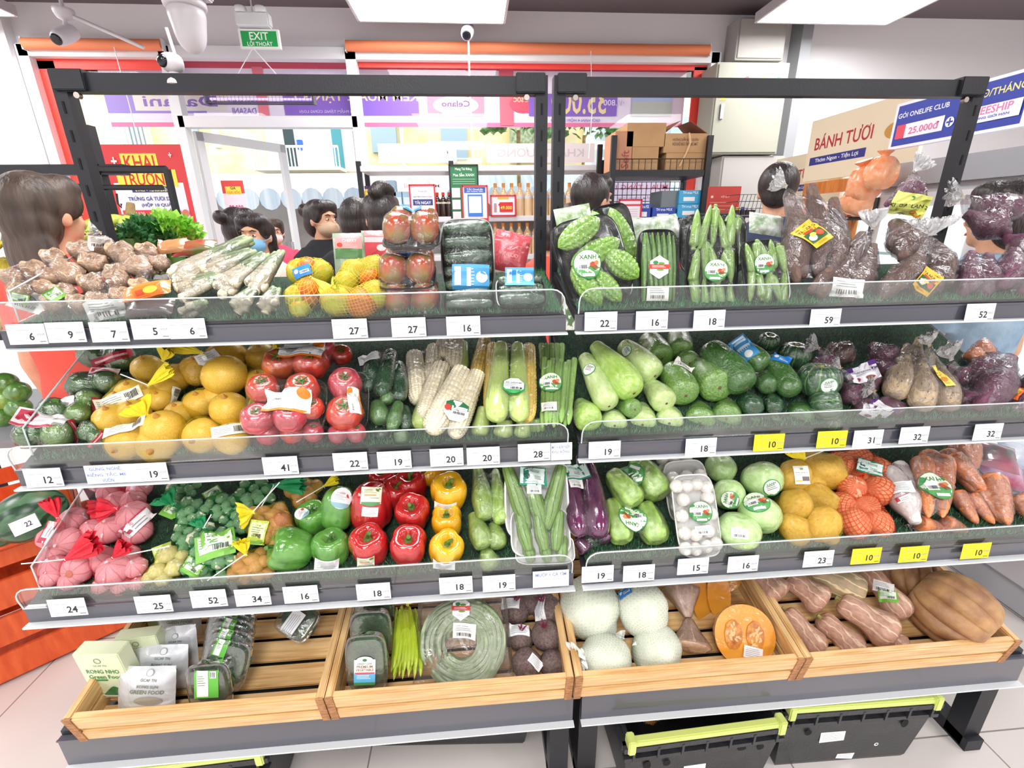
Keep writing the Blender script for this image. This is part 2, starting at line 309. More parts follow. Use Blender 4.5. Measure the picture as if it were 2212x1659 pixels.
ST = {
 'price': [('rect', 0, 0, 2, 1.3, W_)]+lines(0, .25, 1.5, .5, 3)+bars(0, -.35, 1.4, .35),
 'xanh': [('disc', 0, 0, 2, 2, '3E8F4E'), ('disc', 0, .03, 1.86, 1.86, 'E9F2DC'), ('half', 0, -.12, 1.8, 1.6, '5BA35A'), ('text', 0, .5, .3, 'XANH', '2F7D3A'),
          ('rect', -.35, -.05, .75, .6, W_)]+bars(-.35, -.15, .6, .25)+[('disc', .35, .0, .4, .35, 'C9503A'), ('disc', .62, .1, .3, .3, 'D98A55'), ('disc', .55, -.2, .35, .25, '8A5B36'), ('rect', 0, -.7, .9, .2, W_)],
 'tomato': [('rect', 0, 0, 2, 1, W_), ('rect', 0, -.45, 2, .12, 'F08228'), ('disc', .72, .3, .5, .42, 'F08228'), ('text', -.55, .22, .16, 'greenist', '3A3A3A'),
            ('disc', -.55, -.12, .26, .2, 'D5DAD8'), ('disc', 0, -.12, .26, .2, 'D5DAD8'), ('disc', .5, -.12, .26, .2, 'D5DAD8')]+lines(-.1, -.32, 1.6, .12, 1),
 'corn': [('oct', 0, 0, 2, 2, '2F9A48'), ('oct', 0, .08, 1.82, 1.75, W_), ('text', 0, .35, .22, 'BẮP GIỐNG MỸ', '24323A')]+lines(-.1, .02, 1.4, .4, 3)+bars(.25, -.3, 1.0, .22)+[('half', 0, -.5, 1.2, .8, '2F9A48')],
 'cornw': [('oct', 0, 0, 2, 1.8, 'D9DEE0'), ('oct', 0, .35, 1.9, 1.1, '1E6A3C'), ('rect', .2, -.05, 1.2, .8, W_), ('disc', -.7, .1, .5, .5, 'C8372B')]+lines(.2, .1, 1, .3, 2)+bars(.2, -.2, .9, .2),
 'blue': [('rect', 0, 0, 2, 1.35, '4FA3DC'), ('disc', .6, 0, .62, .62, W_), ('rect', -.7, .05, .35, 1, 'E9F3FA'), ('rect', -.1, 0, .22, 1, 'E9F3FA')]+lines(.12, 0, .2, 1, 6, 'CFE6F5'),
 'hexr': [('hex', 0, 0, 2, 2.2, W_), ('rect', 0, .05, 1.9, .42, 'D6402E'), ('disc', -.35, .42, .5, .35, '2F8A4A'), ('disc', .2, .35, .6, .22, '5B9A3A'), ('disc', .1, -.25, .7, .18, '6E9A3A')]+lines(0, .05, 1.4, .25, 2, W_)+lines(0, -.6, .8, .2, 2),
 'salad': [('rect', 0, 0, 2, 1.35, '1E8C6C'), ('rect', 0, .03, 1.9, 1.15, 'E8F4EE'), ('disc', -.62, -.05, .55, .5, '17564A'), ('text', .1, .35, .2, 'VEGGIE', '6A9C8A')]+lines(.4, -.1, .8, .3, 3, '4A4F4A')+lines(-.1, -.42, 1.5, .15, 2),
 'grn': [('rect', 0, 0, 2, 1.5, '7CB84A'), ('rect', 0, .15, 1.7, 1.0, 'EEF6E4')]+lines(-.1, .25, 1.4, .6, 4, '5D9A6A')+bars(.3, -.15, .8, .3, '3F4A44'),
 'ylw': [('rect', 0, 0, 1.6, 2, 'C7DC5A'), ('rect', 0, .15, 1.35, 1.3, 'F4F2C6')]+lines(0, .3, 1.1, .7, 4, '6A9A52')+bars(0, -.25, .9, .35)+[('rect', 0, -.8, 1.6, .22, '6FA83E')],
 'lemon': [('rect', 0, 0, 2, .7, 'F2F1DF')]+lines(-.3, 0, 1.2, .45, 4)+bars(.55, 0, .6, .4),
 'tanung': [('rect', 0, 0, 1.5, 2, 'F3B92B'), ('text', 0, .78, .16, 'KHOAI LANG MẬT', '24482B'), ('text', 0, .52, .26, 'TÀ NUNG', '1F4A28'), ('rect', 0, .26, 1.0, .17, 'C8402A'),
            ('rect', 0, -.25, 1.3, .8, '2E5B34'), ('disc', -.3, -.3, .6, .45, 'EFE9DA'), ('disc', -.1, -.08, .5, .3, 'F0D24A'), ('disc', .35, -.2, .45, .5, 'C8502E')]+lines(.1, -.82, .9, .16, 2, '7A5A1A'),
 'lang': [('rect', 0, 0, 2, 1.5, 'DDE37A'), ('disc', 0, .48, .25, .25, '4E8A3E'), ('text', 0, 0, .24, 'KHOAI LANG', '3A3A20'), ('disc', .5, -.5, .7, .4, 'C98A2A')]+lines(0, -.3, 1.2, .2, 2, '8A8A4A'),
 'tim': [('rect', 0, 0, 2, 1.5, 'F4F1F6'), ('rect', -.8, .6, .5, .4, '5B2E86'), ('rect', .8, .6, .5, .4, '5B2E86'), ('text', .05, .15, .22, 'KHOAI LANG TÍM', '4A2E6A'), ('disc', -.5, -.5, .5, .3, 'A23E52'), ('disc', .4, -.5, .6, .3, '8A4A3A')]+lines(0, -.15, 1.4, .2, 2),
 'yam': [('rect', 0, 0, .9, 2, 'F0E36A'), ('text', 0, .6, .16, 'KHOAI', 'D2602A'), ('text', 0, .4, .16, 'MÔN', 'D2602A'), ('disc', 0, -.15, .65, .55, 'E6953A'), ('disc', -.1, -.35, .5, .35, 'E6953A')]+lines(0, -.7, .7, .25, 3, 'B88A2A'),
 'dalat': [('rect', 0, 0, 1.3, 1.7, 'F6F3EE'), ('disc', 0, .55, .3, .18, '6FA04A'), ('text', 0, .22, .13, 'KHOAI TÂY ĐÀ LẠT', '5A4632'), ('rect', .3, -.35, .6, .4, '7A6A66'), ('rect', -.3, -.55, .5, .12, 'E3C53A')]+lines(-.2, .02, .7, .2, 3),
 'ring': [('disc', 0, 0, 2, 2, '3E8F4E'), ('disc', 0, 0, 1.8, 1.8, 'F2F4EE')]+lines(0, .1, 1.2, .6, 3, '4A4F4A')+[('text', 0, .5, .28, 'XANH', '2F7D3A')],
 'pep': [('disc', 0, 0, 1.9, 2, W_), ('text', -.2, .45, .22, 'ỚT NGỌT', 'C23A3A'), ('disc', .6, .3, .5, .4, 'D8503A'), ('half', 0, -.45, 1.7, 1.0, '8DB8C4')]+lines(-.1, .05, 1.2, .5, 4),
 'pepr': [('rect', 0, .1, 1.8, 1.5, 'F1F0D8'), ('disc', .6, .6, .5, .35, '7A8A3A'), ('rect', -.1, .1, 1, .14, 'F0A070'), ('half', 0, -.5, 1.7, .7, '5B9A62')]+lines(-.1, .45, 1.2, .4, 3, 'B0A870')+lines(.3, -.15, .8, .2, 1),
 'kraft': [('rect', 0, 0, 2, 1.3, 'F3F0EC')]+lines(0, .25, 1.5, .5, 3)+bars(0, -.3, 1.3, .3),
 'prem': [('rect', 0, -.12, 1.4, 1.75, 'F6F8F2'), ('disc', 0, .72, 1.1, .5, 'F6F8F2'), ('disc', 0, .72, .3, .2, '2E7A3A'), ('text', 0, .48, .13, 'GREAT LEAF', '7A7A72'), ('text', 0, .27, .19, 'PREMIUM', '9A7A5A'), ('text', 0, .05, .17, 'VEGETABLE', '9A7A5A'),
          ('rect', 0, -.17, 1.3, .1, 'D8505A'), ('rect', 0, -.6, 1.4, .75, '62B4E0'), ('rect', 0, -.9, 1.4, .2, '4E8A4A')]+lines(0, -.42, 1.0, .3, 3, W_),
 'bud': [('rect', 0, 0, 1.6, 2.0, '63B744'), ('rect', -.25, .05, .75, 1.9, 'F1F3EE'), ('rect', .45, .7, .4, .5, W_)]+bars(.45, .7, .34, .4, K_, 6)+lines(-.25, .3, .6, .8, 5, '7A8A7A'),
 'paper': [('rect', 0, 0, 2, 1.2, W_)]+lines(0, 0, 1.6, .9, 5, 'B5BABD'),
 'redc': [('rect', 0, 0, 2, .8, 'F6F0F0'), ('rect', -.75, .1, .5, .6, 'B43A50'), ('rect', 0, .36, 2, .1, 'C23A50')]+lines(.2, -.1, 1.2, .4, 2),
 'zlab': [('rect', 0, 0, 2, 1.2, '2F86D8'), ('disc', -.6, .15, .5, .5, W_), ('rect', .3, -.1, 1.0, .35, 'E8F3FB')]+bars(.3, -.1, .9, .2, '2A4A7A'),
}
def sticker(parent, bvh, kind, px, py, size, rot=0, root=None, off=.0016, name='sticker', hit=None, label=None):
    """print the label 'kind' onto the surface seen at this pixel; size = width in px"""
    d = ray(px, py).normalized()
    h = bvh.ray_cast(CAM, d)
    if h[0] is None:
        h = bvh.find_nearest(CAM+d*1.5)
        if h[0] is None: return
    p, n = h[0], h[1]
    if n.dot(d) > 0: n = -n
    n = (n.normalized()*.75-d*.45).normalized()
    s = size*mpp(p)/2
    Fm = frame(p, n, RT*math.cos(math.radians(rot))+UP*math.sin(math.radians(rot)))
    mb = MB(); lay = []
    for e in ST[kind]:
        k0 = len(mb.v)
        if e[0] == 'text':
            words(mb, e[4], (e[1], e[2]), e[3], C(e[5]), bold=1)
        else: patch(mb, e[0], e[1], e[2], e[3], e[4], C(e[5]))
        lay.append((k0, len(mb.v)))
    nn = len(lay); iv = (root or parent).matrix_world.inverted() if root is None else root.matrix_world.inverted()
    out = [None]*len(mb.v)
    for li, (a, b) in enumerate(lay):
        o_ = off+(.0002+.0002*li if li else 0)
        for i in range(a, b):
            q = Fm @ V((mb.v[i][0]*s, mb.v[i][1]*s, .04))
            hh = bvh.ray_cast(q, -n)
            dz = (q-hh[0]).dot(n) if hh[0] is not None else .04
            dz = min(max(dz, .02), .04+s*.35)
            out[i] = iv @ (q-n*(dz-o_))
    mb.v = [tuple(x) for x in out]
    return part(name, mb, parent, label=label, sm=False)
# ================================================================ room
paint = mat('wall_paint', 'F0EEF0', .8, bump=.05, bscale=60)
white_al = mat('white_aluminium', 'E6E8EA', .35)
red_al = mat('red_frame_film', 'EE4438', .5)
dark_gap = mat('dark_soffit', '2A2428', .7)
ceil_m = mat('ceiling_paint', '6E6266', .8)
black_m = mat('black_powder_coat', '111218', .45, c2='191B23', scale=6, bump=.05, bscale=200)
YW, ZC = 3.6, 3.25
GLASS = film('window_glass', 'FFFFFF', .0, .10, .02, bump=0)
ACR = film('clear_acrylic', 'F8FAFA', .02, .09, .05, bump=0, bodycol='E8EEF0')
ACRE = mat('acrylic_edge', 'C9D2D4', .25)
# floor with 60 cm tiles
tile = bpy.data.materials.new('floor_tile'); tile.use_nodes = True
nt = tile.node_tree; b = nt.nodes['Principled BSDF']; tcn = nt.nodes.new('ShaderNodeTexCoord'); mp = nt.nodes.new('ShaderNodeMapping'); bk = nt.nodes.new('ShaderNodeTexBrick')
nt.links.new(tcn.outputs['Object'], mp.inputs[0]); mp.inputs['Location'].default_value = (1.77, -.095+.6, 0); nt.links.new(mp.outputs[0], bk.inputs[0])
bk.offset = 0; bk.inputs['Scale'].default_value = 1; bk.inputs['Brick Width'].default_value = .6; bk.inputs['Row Height'].default_value = .6; bk.inputs['Mortar Size'].default_value = .0022; bk.inputs['Mortar Smooth'].default_value = 0
bk.inputs['Color1'].default_value = lin('D9D1CB'); bk.inputs['Color2'].default_value = lin('DCD5D0'); bk.inputs['Mortar'].default_value = lin('8F8680')
nt.links.new(bk.outputs[0], b.inputs['Base Color']); b.inputs['Roughness'].default_value = .22
struct('floor', MB().poly([(-6, -6, 0), (6, -6, 0), (6, YW, 0), (-6, YW, 0)], tile))
struct('ceiling', MB().box((0, -1.1, ZC+.05), (12, 9.8, .1), ceil_m))
def P3(px, py): return atY(px, py, YW)
xl = P3(105, 300).x; xr = P3(1530, 300).x; zt_ = P3(1130, 112).z
wb = MB()
wb.box(((-6+xl)/2, YW+.1, ZC/2), (xl+6, .2, ZC), paint); wb.box(((6+xr)/2, YW+.1, ZC/2), (6-xr, .2, ZC), paint)
wb.box(((xl+xr)/2, YW+.1, (ZC+zt_)/2), (xr-xl, .2, ZC-zt_), paint)
struct('wall_back', wb)
struct('wall_left', MB().box((-5.9, -1.2, ZC/2), (.2, 9.6, ZC), paint)); struct('wall_right', MB().box((5.9, -1.2, ZC/2), (.2, 9.6, ZC), paint)); struct('wall_front', MB().box((0, -6.1, ZC/2), (12, .2, ZC), paint))
pl = MB(); pl.box((xl-.12, YW-.02, ZC/2), (.2, .16, ZC), paint); struct('trim_1', pl)
dx = P3(1700, 200).x; pl = MB(); pl.box((dx, YW-.09, ZC/2), (.1, .18, ZC), mat('grey_duct', '9A9CA0', .6)); struct('trim_2', pl)
# window wall: white frame, red inner film frame, glass
xd0, xd1 = P3(400, 300).x, P3(778, 300).x; ztr = P3(600, 265).z
fr = MB(); T = .07
def vbar(mb, x, z0, z1, m, w=T, y=YW, d=.1): mb.box((x, y, (z0+z1)/2), (w, d, z1-z0), m)
def hbar(mb, x0, x1, z, m, w=T, y=YW, d=.1): mb.box(((x0+x1)/2, y, z), (x1-x0, d, w), m)
for x in (xl+.03, xd0, xd1, xr-.03): vbar(fr, x, 0, zt_, white_al, .09)
hbar(fr, xl, xr, zt_-.04, white_al, .09); hbar(fr, xd0, xd1, ztr, white_al, .09); hbar(fr, xl, xd0, .05, white_al); hbar(fr, xd1, xr, .05, white_al)
hbar(fr, xl, xd0, .62, white_al); hbar(fr, xd1, xr, .62, white_al)
struct('window_1', fr)
rf = MB()
vbar(rf, xl+.14, .1, zt_-.1, red_al, .14, YW+.03, .02); hbar(rf, xl+.07, xd0-.05, zt_-.12, red_al, .08, YW+.03, .02)
vbar(rf, xr-.14, .1, zt_-.1, red_al, .12, YW+.03, .02); hbar(rf, xd1+.05, xr-.08, zt_-.1, red_al, .05, YW+.03, .02)
struct('trim_3', rf)
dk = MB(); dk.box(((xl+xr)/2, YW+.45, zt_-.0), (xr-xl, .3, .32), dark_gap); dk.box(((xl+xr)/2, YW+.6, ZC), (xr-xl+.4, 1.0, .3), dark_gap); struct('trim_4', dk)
gl = MB()
for a, b_, z0 in ((xl, xd0, .62), (xd1, xr, .62), (xd0, xd1, ztr)):
    gl.poly([(a+.05, YW+.05, z0), (b_-.05, YW+.05, z0), (b_-.05, YW+.05, zt_-.08), (a+.05, YW+.05, zt_-.08)], GLASS)
struct('window_2', gl)
# glazed door leaf standing open inwards at the left, second leaf at the right jamb
def door_leaf(n, x, ang, w, ztop):
    r = bpy.data.objects.new('door_%d' % n, None); COL.objects.link(r); r['kind'] = 'structure'; r.matrix_world = TR((x, YW+.08, 0)) @ RZ(ang)
    m = MB()
    for q in (.03, w-.03): m.box((q, 0, ztop/2), (.07, .045, ztop), white_al)
    for z in (.06, ztop-.035): m.box((w/2, 0, z), (w, .045, .08), white_al)
    part('door_frame', m, r, sm=False)
    part('door_glass', MB().poly([(.06, 0, .1), (w-.06, 0, .1), (w-.06, 0, ztop-.07), (.06, 0, ztop-.07)], GLASS), r, sm=False)
    part('door_handle', MB().tube([(w-.12, -.05, .9), (w-.12, -.05, 1.3)], .014, mat('steel', 'B8BCC0', .3, metal=1)), r)
door_leaf(1, xd0+.05, math.radians(58), .95, ztr-.06); door_leaf(2, xd1-.06, math.radians(97), .95, ztr-.06)
# ceiling light panels
lamp_m = mat('light_diffuser', 'FFFFFF', .5, emit=LAMP_W); al_m = mat('panel_rim', 'C9C3C6', .5)
def light_panel(x0, x1, y1, L, label, z=3.03):
    t = thing('ceiling_light_panel', label, 'ceiling light', ((x0+x1)/2, y1-L/2, z), group='ceiling light panels')
    w = x1-x0; m = MB()
    for s in (-1, 1):
        m.box((s*w/2, 0, .03), (.02, L, .07), al_m); m.box((0, s*L/2, .03), (w, .02, .07), al_m)
    m.box((0, 0, .06), (w, L, .01), al_m)
    part('rim', m, t, sm=False); part('diffuser', MB().poly([(-w/2+.01, -L/2+.01, 0), (-w/2+.01, L/2-.01, 0), (w/2-.01, L/2-.01, 0), (w/2-.01, -L/2+.01, 0)], lamp_m), t, sm=False)
    w_ = MB()
    for sx in (-1, 1):
        for sy in (-1, 1): w_.tube([(sx*w*.35, sy*L*.35, .06), (sx*w*.35, sy*L*.35, ZC-z)], .003, al_m)
    part('hanging_wire', w_, t)
z = 3.03; a = atZ(775, 45, z); b_ = atZ(1090, 45, z); c = atZ(1632, 48, z); d = atZ(1920, 50, z); e = atZ(36, 34, z)
light_panel(a.x, b_.x, a.y, 1.18, 'bright square ceiling light panel above the middle of the window')
light_panel(c.x, d.x, c.y, 1.18, 'bright square ceiling light panel at upper right above the grey cabinets')
light_panel(e.x-1.16, e.x, e.y, 1.18, 'bright ceiling light panel cut off at the upper left corner of the room')
pitch_x = c.x-a.x
for (x, y) in ((a.x, a.y-2.45), (c.x, a.y-2.45), (a.x-pitch_x, a.y-2.45), (a.x, a.y-4.9), (c.x, a.y-4.9), (a.x-pitch_x, a.y-4.9), (a.x, a.y-7.35), (c.x, a.y-7.35), (a.x-pitch_x, a.y-7.35)):
    light_panel(x, x+1.16, y, 1.18, 'square ceiling light panel of the row behind the photographer')
# ================================================================ display shelving
W = 1.2; POST = .031
rail_m = mat('ticket_rail', '4A4B55', .25, coat=.6); rail_e = mat('rail_white_edge', 'DDE0E2', .35)
BS = {1: .2, 2: .45, 3: .42, 4: .2}
def board_z(t, y): yf, zl, s = TIER[t]; return zl+BO[t]+BS[t]*(y-yf)
SLOT = []
def shelf_unit(x0, x1, label):
    t = thing('display_shelf_unit', label, 'shelf', ((x0+x1)/2, 0, 0), group='black produce shelving bays'); ox = (x0+x1)/2
    w = x1-x0
    for s in (-1, 1):
        X = s*(w/2-POST/2); m = MB()
        m.box((X, 0, .908), (POST, .035, 1.816), black_m)
        po = part('upright_post', m, t, sm=False)
        if not SLOT: SLOT.append(MB().box((0, 0, 0), (.005, .002, .026), mat('slot_shadow', '0A0A0C', .8)).mesh('slot', False))
        for k in range(18): part('slot', SLOT[0], po, TR((X, -.018, 1.74-k*.062)))
    m = MB(); m.box((0, -.005, 1.793), (w-.01, .028, .040), black_m)
    for s in (-1, 1): m.box((s*(w/2-.045), -.010, 1.797), (.075, .038, .044), black_m, bev=.002)
    part('top_beam', m, t, sm=False)
    for s in (-1, 1): part('bolt', MB().tube([(s*(w/2-.055), -.012, 1.765), (s*(w/2-.055), -.024, 1.765)], .007, mat('bolt', 'B9AFA6', .35, metal=1), 10), t)
    for k in (1, 2, 3, 4):
        yf, zl, _ = TIER[k]
        m = MB(); y1 = -.03; zb = board_z(k, yf); ze = board_z(k, y1); th = .018
        m.add([(sx*(w/2-.004), y, zz) for sx in (-1, 1) for (y, zz) in ((yf+.0125, zb), (y1, ze), (y1, ze-th), (yf+.0125, zb-th))], [(0, 1, 5, 4), (2, 3, 7, 6), (0, 4, 7, 3), (1, 2, 6, 5), (0, 3, 2, 1), (4, 5, 6, 7)], black_m)
        part('shelf_board', m, t, sm=False)
        m = MB(); hb = .041 if k < 4 else .085
        m.box((0, yf+.006, zl+hb/2), (w-.006, .012, hb), rail_m); m.box((0, yf-.001, zl+hb-.001), (w-.006, .004, .004), rail_m)
        rl = part('ticket_rail', m, t, sm=False)
        m = MB(); m.box((0, yf-.008, zl+.002), (w-.002, .016, .004), rail_e); part('rail_edge', m, rl, sm=False)
        if k < 4:
            # clear guard with rounded corners leaning slightly outwards
            hg = .056; xx = w/2-.008; o = []
            for (cx_, a0) in ((xx-.03, 90), (-xx+.03, 0)):
                pass
            pts = [(-xx, 0), (xx, 0), (xx, hg-.03)]+[(xx-.03+.03*math.cos(q*math.pi/8), hg-.03+.03*math.sin(q*math.pi/8)) for q in range(1, 4)]+[(xx-.03, hg), (-xx+.03, hg)]+[(-xx+.03-.03*math.sin(q*math.pi/8), hg-.03+.03*math.cos(q*math.pi/8)) for q in range(1, 4)]+[(-xx, hg-.03)]
            P = [(x, yf-.004-.12*z, zl+.045+z) for x, z in pts]
            gp = part('clear_front_guard', MB().poly(P, ACR, th=.003), t, sm=False)
            part('guard_edge', MB().tube([(x, y-.0016, z) for x, y, z in P[1:]]+[(P[0][0], P[0][1], P[0][2])], .0016, ACRE, 6), gp)
    # foot: base bar and front leg
    for s in (-1, 1):
        X = s*(w/2-.03); yf = TIER[4][0]
        m = MB(); m.box((X, yf/2, .02), (.05, -yf-.02, .04), black_m); m.box((X, yf+.05, .168), (.05, .05, .325), black_m)
        m.add([(X+a_, y_, z_) for a_ in (-.02, .02) for y_, z_ in ((yf+.05, .30), (-.02, .36), (-.02, .32), (yf+.05, .26))], [(0, 1, 2, 3), (7, 6, 5, 4), (0, 4, 5, 1), (2, 6, 7, 3), (0, 3, 7, 4), (1, 5, 6, 2)], black_m)
        part('foot_frame', m, t, sm=False)
    return t
for a_, b2, lb in ((-W, -.008, 'left bay of black steel shelving with four tiers of produce'), (.008, W, 'right bay of black steel shelving with four tiers of produce')):
    shelf_unit(a_, b2, lb)
# move bays: children were built around the bay centre already
# side dividers of clear acrylic
def divider(x, t, label):
    yf, zl, _ = TIER[t]; p = []; h = .07
    ya = yf+.03; yb = -.05
    pts = [(x, ya, board_z(t, ya)+.006), (x, yb, board_z(t, yb)+.006), (x, yb, board_z(t, yb)+h+.03), (x, ya, board_z(t, ya)+h)]
    o = single('clear_side_divider', label, 'shelf divider', MB().poly(pts, ACR, th=.003).tube([pts[1], pts[2], pts[3], pts[0]], .0018, ACRE, 6), group='clear side dividers', sm=False)
for t_, nm in ((1, 'top'), (2, 'second'), (3, 'third')): divider(-W+.02, t_, 'clear acrylic divider closing the left end of the %s tier' % nm)
# artificial grass mats
gm_ = mat('grass_mat', '15291D', .8, c2='24472D', scale=90, bump=.6, bscale=300); gb = mat('grass_blade', '3C7E4C', .6, c2='66A874', scale=40)
def grass(t, x0, x1, label):
    yf = TIER[t][0]; m = MB(); y0 = yf+.012; y1 = -.035
    Z = lambda y: board_z(t, y)+.001
    m.poly([(x0, y0, Z(y0)+.003), (x1, y0, Z(y0)+.003), (x1, y1, Z(y1)+.003), (x0, y1, Z(y1)+.003)], gm_)
    r = random.Random(t*7+int(x0*10)); vs = []; fs = []
    n = 5200 if t > 1 else 4200
    for i in range(n):
        x = r.uniform(x0+.004, x1-.004); y = y0+.006+(y1-y0-.01)*r.random()**2.2; z = Z(y)
        if i % 3 == 0 and x0 > 0 and t == 1: x = x0+abs(r.gauss(0, .05))
        if i % 3 == 0 and x0 < 0 and t == 1: x = x1-abs(r.gauss(0, .05))
        if (i % 3 == 0) and t == 1: y = r.uniform(y0, y1); z = Z(y)
        x = min(max(x, x0), x1)
        a = r.uniform(0, 6.28); h = r.uniform(.010, .02); l = r.uniform(-.008, .008); l2 = r.uniform(-.008, .008)
        k = len(vs); vs += [(x-.0009*math.cos(a), y-.0009*math.sin(a), z), (x+.0009*math.cos(a), y+.0009*math.sin(a), z), (x+l, y+l2, z+h)]; fs.append((k, k+1, k+2))
    m.add(vs, fs, gb)
    single('artificial_grass_mat', label, 'grass mat', m, kind='stuff', sm=False)
for t_, nm in ((1, 'top'), (2, 'second'), (3, 'third')):
    grass(t_, -W+.03, -.02, 'green artificial grass mat lining the left half of the %s tier' % nm)
    grass(t_, .02, W-.02, 'green artificial grass mat lining the right half of the %s tier' % nm)
# ================================================================ price tags
tag_w = mat('tag_paper', 'F1F1F4', .5); tag_y = mat('tag_yellow', 'F4E01E', .5); ink = mat('tag_ink', '26282E', .6); ink2 = mat('tag_grey_ink', '9CA0A6', .6)
MB_TAG = {}
def price_tag(t, px, py, num, label, yellow=False, wpx=78, note=None, rot=0):
    """px,py = middle of the tag"""
    yf, zl, _ = TIER[t]; p = atY(px, py, yf-.011); k = mpp(p); w = wpx*k*1.0; h = .042 if t != 3 or True else .04
    w = .074 if wpx == 78 else w
    key = (num, yellow, str(note), round(w, 3))
    if key not in MB_TAG:
        m = MB(); b = tag_y if yellow else tag_w
        m.box((0, 0, 0), (w, h, .0009), b); z = .0007
        if note:
            for i, s in enumerate(note): words(m, s, (-w*.04 if len(note) > 1 else 0, h*(.3-.3*i)), h*.26, mat('tag_blue_ink', '6F86BC', .6), z=z, bold=1, w=min(w*.85, .006*len(s)))
        else:
            for (x, y, ww, hh, mm) in ((-.2, .2, .5, .018, ink2), (-.22, -.32, .36, .014, ink2), (-.28, -.42, .24, .014, ink2), (-.36, -.12, .1, .014, ink2), (.38, -.38, .16, .03, ink), (.38, .0, .17, .012, ink2)):
                m.box((x*w, y*h, z-.0001), (ww*w, hh*h, .0003), mm)
            words(m, num, (w*.12, -h*.12), h*.38, ink, z=z, bold=1.4)
            words(m, '900đ', (w*.36, -h*.04), h*.13, ink2, z=z, bold=0)
        MB_TAG[key] = m.mesh('price_tag', False)
    o = single('price_tag', label, 'price tag', MB_TAG[key], frame(p, (0, -1, .08), (1, 0, math.radians(rot))), group='price tags clipped to the shelf rails')
nm = {1: 'top rail', 2: 'second rail', 3: 'third rail'}
TAGS = [
 (1, 58, 722, '6', 'white price tag reading 6 at the left end of the top rail'), (1, 142, 718, '9', 'white price tag reading 9 under the ginger bags on the top rail'),
 (1, 236, 717, '7', 'white price tag reading 7 under the bagged galangal, top rail'), (1, 325, 711, '5', 'white price tag reading 5 under the red chilli packs, top rail'),
 (1, 405, 710, '6', 'white price tag reading 6 below the lemongrass bundles'), (1, 756, 710, '27', 'white price tag reading 27 below the netted fruit'),
 (1, 883, 707, '27', 'white price tag reading 27 below the stack of brown tomato trays'), (1, 1001, 704, '16', 'white price tag reading 16 below the dark cucumber pack'),
 (1, 1298, 694, '22', 'white price tag reading 22 below the bitter melon tray'), (1, 1408, 692, '16', 'white price tag reading 16 below the slim green bean tray'),
 (1, 1532, 690, '18', 'white price tag reading 18 below the okra trays'), (1, 1783, 687, '59', 'white price tag reading 59 under the brown sweet potato bags'),
 (1, 2117, 675, '52', 'white price tag reading 52 under the purple sweet potato bags'),
 (2, 94, 1032, '12', 'white price tag reading 12 under the lime packs'), (2, 323, 1020, '19', 'white price tag reading 19 beside the handwritten-style note, second rail'),
 (2, 606, 1006, '41', 'white price tag reading 41 between onions and tomatoes'), (2, 757, 997, '22', 'white price tag reading 22 under the tomato packs'),
 (2, 852, 994, '19', 'white price tag reading 19 under the small cucumbers'), (2, 965, 988, '20', 'white price tag reading 20 under the white corn, left of its twin'),
 (2, 1044, 985, '20', 'white price tag reading 20 under the white corn, right of its twin'), (2, 1154, 977, '28', 'white price tag reading 28 under the yellow corn'),
 (2, 1306, 972, '19', 'white price tag reading 19 at the left of the gourds, second rail'), (2, 1514, 965, '18', 'white price tag reading 18 under the dark green gourds'),
 (2, 1875, 947, '31', 'white price tag reading 31 under the small pumpkins'), (2, 1975, 940, '32', 'white price tag reading 32 under the bagged taro roots'),
 (2, 2134, 933, '32', 'white price tag reading 32 near the right end of the second rail'),
 (3, 146, 1312, '24', 'white price tag reading 24 at the left end of the third rail'), (3, 332, 1305, '25', 'white price tag reading 25 under the red net garlic bags'),
 (3, 451, 1293, '52', 'white price tag reading 52 under the green net garlic bags'), (3, 546, 1290, '34', 'white price tag reading 34 under the yellow net shallots'),
 (3, 650, 1284, '16', 'white price tag reading 16 under the green bell peppers'), (3, 807, 1278, '18', 'white price tag reading 18 under the red bell peppers'),
 (3, 985, 1264, '18', 'white price tag reading 18 under the yellow bell peppers'), (3, 1078, 1260, '19', 'white price tag reading 19 under the wrapped sponge gourds'),
 (3, 1291, 1240, '19', 'white price tag reading 19 under the purple eggplants'), (3, 1380, 1238, '18', 'white price tag reading 18 under the wrapped chayote'),
 (3, 1497, 1223, '15', 'white price tag reading 15 under the white eggplant tray'), (3, 1605, 1218, '16', 'white price tag reading 16 under the kohlrabi'),
 (3, 1768, 1207, '23', 'white price tag reading 23 under the netted potatoes')]
for r_ in TAGS: price_tag(*r_)
for r_ in [(2, 1661, 956, '10', 'yellow price tag reading 10 under the long squashes, leftmost yellow one on the second rail'), (2, 1797, 949, '10', 'yellow price tag reading 10 under the small pumpkins, second rail'),
           (3, 1871, 1201, '10', 'yellow price tag reading 10 under the white radish, leftmost yellow one on the third rail'), (3, 1974, 1197, '10', 'yellow price tag reading 10 under the carrots, middle yellow one on the third rail'),
           (3, 2108, 1190, '10', 'yellow price tag reading 10 at the right end of the third rail')]: price_tag(*r_, yellow=True)
price_tag(2, 235, 1024, '', 'pale note card with blue lettering beside the 19 tag, second rail', wpx=94, note=['GỪNG, NGHỆ,', 'RIỀNG, TẮC, ME', 'VƯỜN'])
price_tag(2, 1213, 975, '', 'pale note card with blue lettering right of the 28 tag', wpx=46, note=['MỸ + BẮP NẾP', 'ĐẬU RỒNG'])
price_tag(3, 1190, 1250, '', 'pale note card on the third rail below the sponge gourd tray', wpx=78.5, note=['MƯỚP + CÀ TÍM'])
